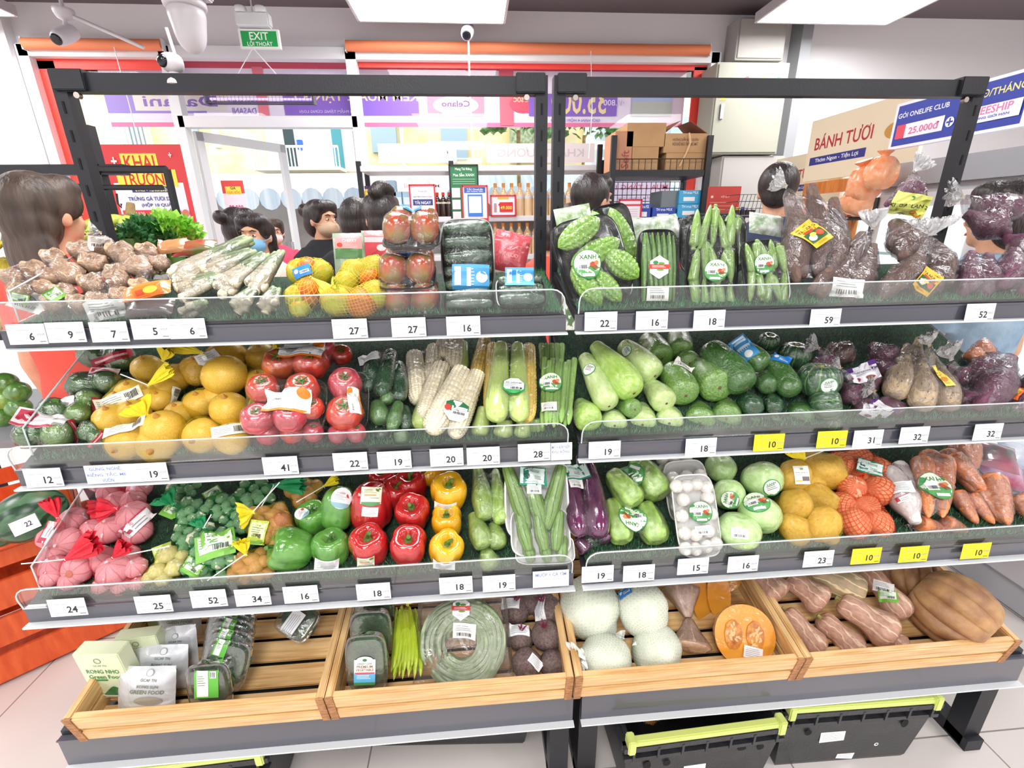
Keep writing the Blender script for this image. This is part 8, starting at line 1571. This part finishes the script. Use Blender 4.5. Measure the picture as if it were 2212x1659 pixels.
def carton(label, x0, y0, x1, y1, Y, d, m, op=None, txt=None):
    p, q = atY(x0, y0, Y), atY(x1, y1, Y); w_, h_ = q.x-p.x, p.z-q.z; o = thing('cardboard_box', label, 'box', ((p.x+q.x)/2, Y, q.z), 'cardboard boxes on the wire rack'); part('box', MB().box((0, d/2, h_/2), (w_, d, h_), m, bev=.002), o)
    if op:
        for s in (-1, 1): part('flap', MB().poly([(s*w_/2, 0, h_), (s*w_/2, d, h_), (s*w_*.12, d*.9, h_+.10), (s*w_*.12, .1*d, h_+.09)], flap_m, th=.003), o, sm=False)
        part('tape', MB().tube([(.02, -.004, h_), (.03, -.02, h_*.5), (.01, -.01, 0), (-.04, -.02, -.1)], .016, tape, 6, flat=.2), o)
    if txt:
        f = MB(); X = frame((0, -.0015, h_/2), (0, -1, 0), (1, 0, 0))
        for t_, u, v_, hh, ww, r0, c_ in txt: words(f, t_, (u*w_/2, v_*h_/2), hh, C(c_), X, 1, w=ww*w_, rot=math.radians(r0))
        part('print', f, o, sm=False)
zsp = lambda x: 1
carton('tall narrow pinkish cardboard box at the left of the rack top', 1330, 283, 1364, 367, Yb+.03, .3, cb2, txt=[('Soft', .2, -.45, .06, .9, 90, 'A04A3A')])
carton('cardboard box standing on the rack, lower one of the middle pair', 1365, 317, 1420, 367, Yb+.03, .3, cb1); carton('large plain cardboard box stacked on top of another in the middle of the rack', 1356, 265, 1436, 317, Yb+.03, .32, cb1)
carton('cardboard box at the lower right of the rack with hanging tape above it', 1440, 330, 1521, 367, Yb+.03, .3, cb1); carton('opened cardboard box with printed text and a loose tape strip, top right of the rack', 1436, 288, 1524, 330, Yb+.03, .32, cb1, True, [('HƯỚNG DẪN BẢO QUẢN', 0, .4, .03, .6, 0, '6A4A30'), ('NƠI KHÔ RÁO THOÁNG MÁT', 0, -.05, .028, .6, 0, '6A4A30')])
def milkbox(label, x0, y0, x1, y1, c1, Y=Yb+.02):
    p, q = atY(x0, y0, Y), atY(x1, y1, Y); w_, h_ = q.x-p.x, p.z-q.z; o = thing('milk_case', label, 'box', ((p.x+q.x)/2, Y, (p.z+q.z)/2), 'blue milk cases on the wire rack'); part('case', MB().box((0, .12, 0), (w_, .24, h_), mat('case_'+c1, c1, .45), bev=.003), o)
    f = MB(); X = frame((0, -.002, 0), (0, -1, 0), (1, 0, 0)); words(f, 'TH true MILK', (0, h_*.32), h_*.2, C('EAF4FA'), X, 1, w=w_*.7); f.box((-w_*.05, -.002, -h_*.15), (w_*.5, .002, h_*.3), C('EDEFF2')); part('print', f, o, sm=False)
milkbox('light blue milk case on top at the right of the rack', 1468, 411, 1514, 440, '3EA8D8'); milkbox('light blue milk case under the top one at the right of the rack', 1465, 441, 1514, 470, '3EA8D8'); milkbox('dark blue milk case in the lower middle of the rack', 1410, 448, 1458, 475, '2A48A8'); milkbox('dark blue milk case mostly hidden left of the lower middle one', 1380, 440, 1404, 475, '2A48A8')
single('grey_box', 'dark grey carton beside the light blue milk cases', 'box', MB().box((0, .14, 0), (.16, .26, .14), mat('grey_carton', '7A8488', .6), bev=.004), atY(1450, 432, Yb+.04), group='blue milk cases on the wire rack')
M, w, h = FY(1338, 432, 1386, 482, Yb-.022); panel('shelf_poster', 'white leaflet in a red frame right of the man in the floral shirt', 'poster', M, w, h, mat('poster_white', 'F0E6F0'), [('rect', 0, .55, 1.9, .16, 'D8303A')]+[('rect', 0, .2-.2*i, 1.4, .04, 'C8B8BC') for i in range(4)], frame_c=mat('frame_red', 'CC2A34'))
# basket rack with small jars
p = atY(1620, 465, 2.3); o = thing('wire_basket', 'black wire basket stand with a few small bottles beside the red board', 'basket', p); mb = MB()
for i in range(9): mb.tube([(-.14+i*.035, 0, 0), (-.10+i*.03, 0, .15)], .0022, wire, 4)
for z_ in (0, .05, .1, .15): mb.tube([(-.14+z_*.25, 0, z_), (.16, 0, z_)], .0028, wire, 4); mb.tube([(-.14+z_*.25, 0, z_), (-.1, .2, z_)], .0028, wire, 4)
mb.box((0, .1, -.01), (.3, .22, .012), wire); mb.tube([(0, .1, -.01), (0, .1, -p.z)], .02, wire, 8); part('wire_frame', mb, o)
for i, c_ in enumerate(('E8B82A', '2A52B8', 'F0F0F0', 'F0F0F0')): q = single('small_bottle', 'small dark bottle with coloured cap in the wire basket', 'bottle', MB().lathe([(0, 0), (.018, 0), (.018, .04), (0, .042)], mat('dark_jar', '3A2A2E', .3), 12, steps=1).lathe([(0, .04), (.014, .04), (.014, .062), (0, .062)], C(c_), 12, steps=1), (p.x-.08+i*.042, 2.35, p.z), group='small bottles in the wire basket')
# bakery stand and fridge at the right, facing left
def FX(y0, z0, y1, z1, X): return frame((X, (y0+y1)/2, (z0+z1)/2), (-1, 0, 0), (0, -1, 0)), abs(y0-y1), abs(z1-z0)
cream = mat('cream_board', 'EBDCBE', .6); warm_wood = mat('bakery_wood', 'D9863A', .5, c2='C06A24', scale=8, stretch=(1, 6, 1))
BK = [('text', -.3, .25, .5, 'BÁNH TƯƠI', 'B42838', 1.1), ('rect', -.36, -.35, 1.1, .26, '2E3486'), ('text', -.36, -.35, .17, 'Thơm Ngon - Tiện Lợi', 'F0F0FA', .85), ('disc', .72, .45, .3, .5, 'D8763A'), ('disc', .62, .1, .35, .45, 'C8923A'), ('disc', .8, -.1, .3, .4, 'EBC88A')]
M, w, h = FX(1.86, 1.70, 1.02, 2.06, 2.0); panel('bakery_sign', 'cream bakery header board with dark red lettering on the right', 'sign', M, w, h, cream, BK, 'bakery header boards', th=.02)
M, w, h = FX(2.75, 1.58, 1.95, 1.94, 2.35); panel('bakery_sign', 'second cream bakery board, mostly hidden behind the larger one', 'sign', M, w, h, cream, BK, 'bakery header boards', th=.02, pole=True)
o = thing('bakery_stand', 'wooden bakery stand with wire shelves under the cream header board', 'shelf', (2.2, 1.44, 0))
for y in (-.4, .4): part('side_post', MB().box((-.16, y, .84), (.04, .05, 1.68), warm_wood), o, sm=False); part('side_post', MB().box((.2, y, .84), (.04, .05, 1.68), warm_wood), o, sm=False)
part('head_rail', MB().box((-.16, 0, 1.655), (.05, .84, .07), warm_wood), o, sm=False)
for z_ in (1.46, 1.2, .9, .5): part('shelf_deck', MB().box((.02, 0, z_), (.38, .78, .012), wire), o, sm=False)
r_ = random.Random(5)
for i in range(10):
    y = 1.10+i*.075; z_ = 1.47; c_ = ('E89A3E', 'D8502E', 'E8C82E', 'D8B08A')[i % 4]
    pm = MB(); pm.lathe([(0, -.5), (.35, -.42), (.5, 0), (.38, .4), (0, .5)], mat('bread_pack_'+c_, c_, .25, c2='F4E2C0', scale=30, coat=1, crinkle=.8), 12, X=TR((0, 0, .04)) @ SC(.12, .07, .09)); single('bread_pack', 'bright wrapped bread pack on the upper wire deck of the bakery stand', 'packet', pm, (2.08+.02*(i % 2), y, z_), group='wrapped bread on the bakery stand')
for i, (px, py, s_) in enumerate(((1870, 395, .17), (1905, 372, .15), (1855, 430, .15))):
    p = atX(px, py, 1.66); pm = MB(); pm.lathe([(0, -.5), (.3, -.46), (.5, -.2), (.48, .15), (.3, .4), (.12, .46), (.25, .6), (0, .6)], mat('orange_bag', 'EE8A50', .25, c2='F6B88A', scale=14, coat=1, crinkle=.9), 24, fn=bumpy(7, .06, 2, .08, i), X=RY(.3*(i-1)) @ SC(s_, s_*.7, s_)); single('orange_gift_bag', ('glossy orange wrapped bag in the middle behind the sweet potatoes', 'glossy orange wrapped bag with a gathered top, highest of the three', 'glossy orange wrapped bag lowest, just above the sweet potato heap')[i], 'packet', pm, p)
pm = single('display_table', 'small table carrying the orange wrapped bags behind the sweet potatoes', 'table', MB().box((1.6, 1.22, 1.39), (.3, .36, .03), warm_wood).box((1.6, 1.22, .69), (.08, .08, 1.38), warm_wood), sm=False)
M, w, h = FX(.915, 1.765, .34, 1.955, 1.75)
panel('membership_sign', 'blue club sign with white lettering and a pale voucher panel on top of the fridge', 'sign', M, w, h, mat('sign_white', 'EEF2FA', .4), [('rect', 0, 0, 1.9, 1.75, '2C3FA6'), ('text', -.5, .45, .26, 'GÓI ONELIFE CLUB', 'F4F6FF', .85), ('text', .62, .5, .34, '0Đ/THÁNG', 'F0E890', .6), ('rect', -.5, -.28, .8, .6, 'F4F4FC'), ('rect', -.82, -.28, .16, .6, 'E25060'), ('text', -.42, -.3, .3, '25.000đ', 'E070A0', .5), ('disc', 0, -.3, .13, .4, 'F4F4FC'), ('text', 0, -.3, .3, '+', '2C3FA6'), ('rect', .55, -.28, .75, .6, 'F4F4FC'), ('text', .55, -.16, .28, 'FREESHIP', 'E080B0', .55), ('text', .55, -.42, .14, 'KHÔNG GIỚI HẠN', '4A5AB8', .5)], th=.03)
o = thing('upright_fridge', 'large grey glass-fronted fridge under the blue club sign at the right', 'fridge', (2.05, .4, 0)); fg = mat('fridge_grey', 'B9BABE', .4); fgl = mat('fridge_inside', 'DDEBEC', .2, emit=.5)
part('cabinet', MB().box((.06, 0, .85), (.56, 1.2, 1.70), fg, bev=.01), o); part('header', MB().box((-.24, 0, 1.655), (.03, 1.2, .10), mat('fridge_header', '9A9CA0', .4)), o, sm=False)
for y in (-.3, .3):
    d = part('door', MB().box((-.235, y, .85), (.02, .56, 1.44), mat('fridge_frame', 'D6D2D4', .35), bev=.006), o); part('glass_pane', MB().box((-.247, y, .88), (.006, .44, 1.26), fgl), d, sm=False); part('gasket', MB().box((-.25, y+.27, .85), (.01, .02, 1.42), mat('gasket', '3A3C40', .6)), d, sm=False)
    for z_ in (1.3, 1.05, .8): part('inner_shelf', MB().box((-.252, y, z_), (.004, .43, .012), mat('shelf_line', 'A8C4C4', .4)), d, sm=False)
# second shop wall of goods at right below: printed packs seen past the right bay
for i, (lb, px, py, c_, c2_) in enumerate((('dark tray pack with purple print seen past the right end of the shelving', 2150, 985, '4A5A54', 'A8506A'), ('purple and white pack low behind the carrots', 2165, 1022, 'C8B0C8', 'A83A5A'), ('blue cornered pack at the right edge behind the carrots', 2190, 1060, '3A48B8', 'D0D4EC'), ('small white pack at the far right past the shelving', 2205, 985, 'E0E4EA', 'A0B0C8'))):
    pouch('printed_pack', lb, 'packet', px, py, -.24+.03*i, 90, 62, -20, 45, mat('pack_'+c_, c_, .3, c2=c2_, scale=12, coat=1))
single('side_table', 'thin grey table carrying printed packs past the right end of the shelving', 'table', MB().box((1.6, -.2, .64), (.74, .3, .02), mat('counter_grey', 'B4B6BA', .5)).box((1.94, -.2, .32), (.05, .05, .64)), sm=False)
# ---------------------------------------------------------------- left side: banana and melon stand
o = thing('banana_rack', 'black rectangular hanging rack for bananas behind the left post', 'rack', atY(250, 520, .75)); bp0 = atY(250, 520, .75)
def loc(px, py, Y=.75): return atY(px, py, Y)-bp0
a, b, c, d = loc(203, 366), loc(360, 366), loc(392, 540), loc(0, 350)
part('frame', MB().tube([a+V((0, .0, 0)), b], .014, black_m, 6).tube([b, V((b.x, 0, -bp0.z+.0))], .016, black_m, 6).tube([loc(203, 405), loc(352, 405)], .01, black_m, 6).tube([a, V((a.x, 0, -bp0.z))], .016, black_m, 6), o, sm=False)
part('hook', MB().tube([loc(252, 418), loc(255, 440), loc(262, 448), loc(262, 440)], .004, wire, 5), o)
def banana_hand(label, px, py, Y, n, w, kind, group, ang=0, L=.17):
    p = atY(px, py, Y); o = thing('banana_bunch', label, 'bananas', p, group)
    for row in range(2):
        for i in range(n):
            a = math.radians(ang-60+120*i/(n-1)); dr = V((math.sin(a), -.45-.25*row, -.35-.35*row+math.cos(a)*.2)).normalized(); c = dr*L*.55+V((0, -.02*row, -.05*row)); me = frame(c, dr, (-1, 0, .5)) @ SC(w, w, L); place(kind, me, parent=o)
    part('stalk', MB().tube([(0, .02, .05), (0, 0, 0), (0, -.01, -.08)], [.014, .018, .012], stem_d, 8), o)
GB = 'bananas on the left stand'
banana_hand('green banana bunch hanging from the hook behind the left post', 282, 468, .72, 6, .042, 'banana', GB); banana_hand('lower part of the green banana bunch behind the left post', 272, 494, .70, 5, .042, 'banana', GB)
for i, (px, py) in enumerate(((18, 520), (30, 568), (8, 610), (60, 600))): banana_hand(('yellow green banana bunch at the left edge, topmost', 'yellow green banana bunch at the left edge, second from top', 'yellow green banana bunch at the left edge, lowest', 'yellow green banana bunch beside the person in orange-red')[i], px, py, .42, 5, .04, 'banana_ripe', GB)
o = thing('fruit_stand', 'grey metal fruit stand at the far left behind the shelf, its black frame overhead', 'shelf', (-2.2, .62, 0))
part('deck', MB().box((0, 0, 1.12), (.9, .6, .03), black_m), o, sm=False); part('deck', MB().box((0, 0, .72), (.9, .62, .03), mat('grey_deck', '8A8E92', .5)), o, sm=False)
for x in (-.44, .44): part('post', MB().box((x, .26, .93), (.04, .04, 1.86), black_m), o, sm=False)
z_ = atY(60, 352, .9).z; part('top_rail', MB().box((-.1, .26, z_-.03), (1.3, .04, .04), black_m), o, sm=False); part('rail_arm', MB().box((.36, .0, z_-.10), (.03, .5, .03), black_m), o, sm=False)
p = atY(30, 385, 1.4); single('blue_sign', 'small blue lit shop sign at the far left edge', 'sign', MB().box((0, 0, 0), (.5, .03, .12), mat('blue_sign', '4A86E0', .4, emit=.4)), p)
for i, (px, py) in enumerate(((12, 828), (38, 846), (8, 862), (40, 880), (4, 900))): veg('lime_light' if i == 2 else 'lime', 'green fruit on the far left stand, seen past the person in orange-red', 'fruit', 0, px, py, 46, lift=.40, group='green fruits at the far left edge')
# leafy vegetables beyond the lemongrass
def leafy(label, px, py, Y, R0, c1, c2, n, ls):
    p = atY(px, py, Y); r = random.Random(n); mb = MB(); m = mat('leaf_'+c1, c1, .5, c2=c2, scale=20)
    for i in range(n):
        d = V((r.gauss(0, 1), r.gauss(0, .6), abs(r.gauss(0, 1))+.15)).normalized(); q = d*R0*r.uniform(.5, 1); t = d.orthogonal().normalized(); t = (t*r.uniform(-1, 1)+d.cross(t)*r.uniform(-1, 1)).normalized(); l = ls*r.uniform(.6, 1.3)
        a = q; b1 = q+d*l*.5+t*l*.4; c_ = q+d*l; b2 = q+d*l*.5-t*l*.4; k = q+d*l*.45+d.cross(t)*l*.12; mb.add([a, b1, c_, b2, k], [(0, 1, 4), (1, 2, 4), (2, 3, 4), (3, 0, 4)], m)
    o = thing('leafy_vegetable', label, 'leafy vegetable', p); part('leaves', mb, o, sm=False)['kind'] = 'stuff'; part('stem', MB().tube([(0, 0, -.12 if Y < 2 else -p.z), (0, 0, .02)], .03, stem_g if Y < 2 else stem_d, 8), o)
leafy('bright green curly lettuce behind the chilli packs', 372, 520, .55, .085, '86C83E', 'A8DC5A', 420, .035); leafy('dark green herb bunch left of the bright lettuce', 320, 520, .5, .07, '2E6A34', '4A8A46', 420, .028); leafy('small dark herb bunch behind the galangal bags', 290, 528, .4, .05, '2A5A30', '3F7A40', 260, .024)
single('herb_table', 'dark table carrying the lettuce and herbs behind the left bay', 'table', MB().box((-1.02, .52, 1.22), (.5, .4, .03), black_m).box((-1.02, .52, .6), (.06, .06, 1.2), black_m), sm=False)
# orange slatted crates at the lower left
oc = mat('orange_crate', 'E8642E', .5, c2='D4501E', scale=8, stretch=(6, 1, 1)); 
def ocrate(label, cx_, cy_, z0, w, d, h, rz, grp):
    o = thing('orange_crate', label, 'crate', TR((cx_, cy_, z0)) @ RZ(math.radians(rz)), grp)
    for y in (-d/2, d/2):
        for k_ in range(3): part('slat', MB().box((0, y, h*(.17+.33*k_)), (w, .014, h*.26), oc, bev=.002), o, sm=False)
    for x in (-w/2, w/2):
        for k_ in range(3): part('slat', MB().box((x, 0, h*(.17+.33*k_)), (.014, d, h*.26), oc, bev=.002), o, sm=False)
    part('bottom', MB().box((0, 0, .01), (w-.02, d-.02, .012), oc), o, sm=False)
ocrate('orange slatted crate of watermelons at the left edge, upper one', -1.93, .10, .42, .5, .36, .22, 40, 'orange crates at the left'); ocrate('large orange slatted crate on the floor at the left edge', -1.95, .12, 0, .56, .42, .4, 40, 'orange crates at the left'); ocrate('orange slatted crate seen between the second and third tiers at the left', -1.6, .70, .48, .4, .34, .2, 10, 'orange crates at the left')
single('crate_stand', 'low dark stand under the orange crate behind the left shelf end', 'stand', MB().box((-1.6, .70, .24), (.36, .3, .46), black_m), sm=False)
for lb, px, py, w_, l_ in (('dark striped watermelon at the left edge in the orange crate', 66, 1112, 110, .70), ('dark watermelon at the extreme left edge, lower', 4, 1150, 60, .62)):
    p = atY(px, py, -.02); s = w_*mpp(p); single('watermelon', lb, 'watermelon', kmesh('watermelon'), frame(p, (.6, .5, .2)) @ SC(s, s, s*1.15), 'watermelons at the left')
p = atY(54, 1134, -.17); single('price_tag', 'tilted white price tag reading 22 clipped to the orange crate at the left', 'price tag', words(MB().box((0, 0, 0), (.07, .04, .002), tag_w), '22', (.01, 0), .014, ink, z=.0016), frame(p, (.1, -1, .3), (1, 0, .4)))
# ---------------------------------------------------------------- the street outside
yw = mat('yellow_facade', 'EFDCA0', .9, c2='F6ECCB', scale=3, bump=.1); bw = mat('white_facade', 'F0EFEA', .9); teal = mat('teal_shutter', '4E9AA4', .6); glb = mat('facade_glass', 'A9C2D0', .25); dkr = mat('dark_doorway', '3A4A4C', .8)
Yf = 9.0
def fz(px, py): return atY(px, py, Yf)
o = thing('yellow_building', 'sunlit yellow house across the street with shutters and a balcony', 'building', (0, Yf, 0))
part('facade', MB().box((-3.7, .15, 3), (11.3, .3, 6), yw), o, sm=False)
def opening(x0, y0, x1, y1, m, nm, d=.06):
    a, b = fz(x0, y0), fz(x1, y1); return part(nm, MB().box(((a.x+b.x)/2, -d/2, (a.z+b.z)/2), (abs(b.x-a.x), d, abs(a.z-b.z)), m), o, sm=False)
opening(215, 240, 330, 325, bw, 'window_surround'); g1 = opening(270, 240, 325, 325, glb, 'window', .09)
gr = MB()
for i in range(9): x = fz(258+i*9, 280).x; gr.box((x, -.12, fz(300, 285).z), (.03, .03, .9), bw)
part('window_grille', gr, o, sm=False)
opening(415, 262, 440, 330, glb, 'window', .07); opening(455, 262, 480, 320, bw, 'window_surround'); opening(560, 200, 780, 372, bw, 'recess_wall', .04); opening(607, 240, 648, 375, dkr, 'doorway', .08); opening(712, 240, 748, 375, teal, 'shutter', .1); opening(800, 262, 860, 330, glb, 'window', .08); opening(862, 262, 880, 400, bw, 'window_surround', .05); opening(950, 240, 1010, 345, glb, 'window', .08); opening(1100, 230, 1180, 350, mat('green_shrub_wall', '8AA070', .9, c2='C8D0B0', scale=18), 'climbing_plant', .1); opening(645, 304, 658, 325, mat('blue_box', '2E66C8', .5), 'meter_box', .12); opening(560, 372, 780, 415, mat('stone_base', 'E6DCC8', .9, c2='D2C4A8', scale=6), 'stone_wall', .12)
bal = MB(); za = fz(600, 327).z; zb2 = fz(600, 372).z; xa, xb = fz(575, 350).x, fz(750, 350).x
bal.box(((xa+xb)/2, -.6, za), (xb-xa, .04, .04), bw); bal.box(((xa+xb)/2, -.3, zb2), (xb-xa, .7, .06), bw)
for i in range(26): bal.box((xa+(xb-xa)*i/25, -.6, (za+zb2)/2), (.02, .02, za-zb2), bw)
part('balcony', bal, o, sm=False)
aw = MB(); y0, y1 = 6.2, 7.4; xa, xb = -9, 4.5; z0, z1 = atY(600, 430, y0).z, atY(600, 410, y1).z; am = mat('awning_stripe', 'D8E4EC', .5, c2='B4C8D8', scale=2, stretch=(6, .2, .2))
aw.add([(xa, y0, z0), (xb, y0, z0), (xb, y1, z1+.25), (xa, y1, z1+.25)], [(0, 1, 2, 3)], am)
for i in range(45): x = xa+i*.3; aw.lathe([(0, -.01), (.15, -.01), (.15, .01), (0, .01)], am, 12, X=TR((x+.15, y0, z0)) @ RX(math.pi/2) @ SC(1, 1, 1), steps=1)
single('striped_awning', 'long pale striped awning with scalloped edge across the street', 'awning', aw, sm=False)
single('market_wall', 'shaded greyish stall wall under the awning across the street', 'stall', MB().box((-2.5, 7.4, .95), (12, .2, 1.9), mat('stall_wall', 'B8B0AC', .9, c2='8A8482', scale=1.5)), sm=False)
single('street', 'pale concrete street outside the shop window', 'street', MB().box((-2, 6.8, -.05), (26, 6, .1), mat('street_concrete', 'C9C5BE', .9)), sm=False)['kind'] = 'structure'
for i, (px, py, h_) in enumerate(((1290, 400, 0), (1420, 400, 0))):
    a = fz(px, py); single('street_building', ('pale blue-white building to the right across the street', 'cream building behind the cardboard boxes across the street')[i], 'building', MB().box((a.x+.95, Yf+.8+i*1.0, 3), (2.0 if i == 0 else 5, .8, 6), (mat('bluewhite_facade', 'DCE6EA', .9), mat('cream_facade', 'F0E2B8', .9))[i]).box((a.x+.5, Yf+.18, 3.1), (.5, .06, .8), glb), sm=False)
leafy('tree foliage hanging over the street right of the middle posts', 1262, 295, 7.9, .7, '5E8A4A', '84A868', 700, .22); leafy('tree leaves over the street left of the middle posts', 1120, 285, 6.6, .55, '6E9454', '9AB87A', 700, .2)
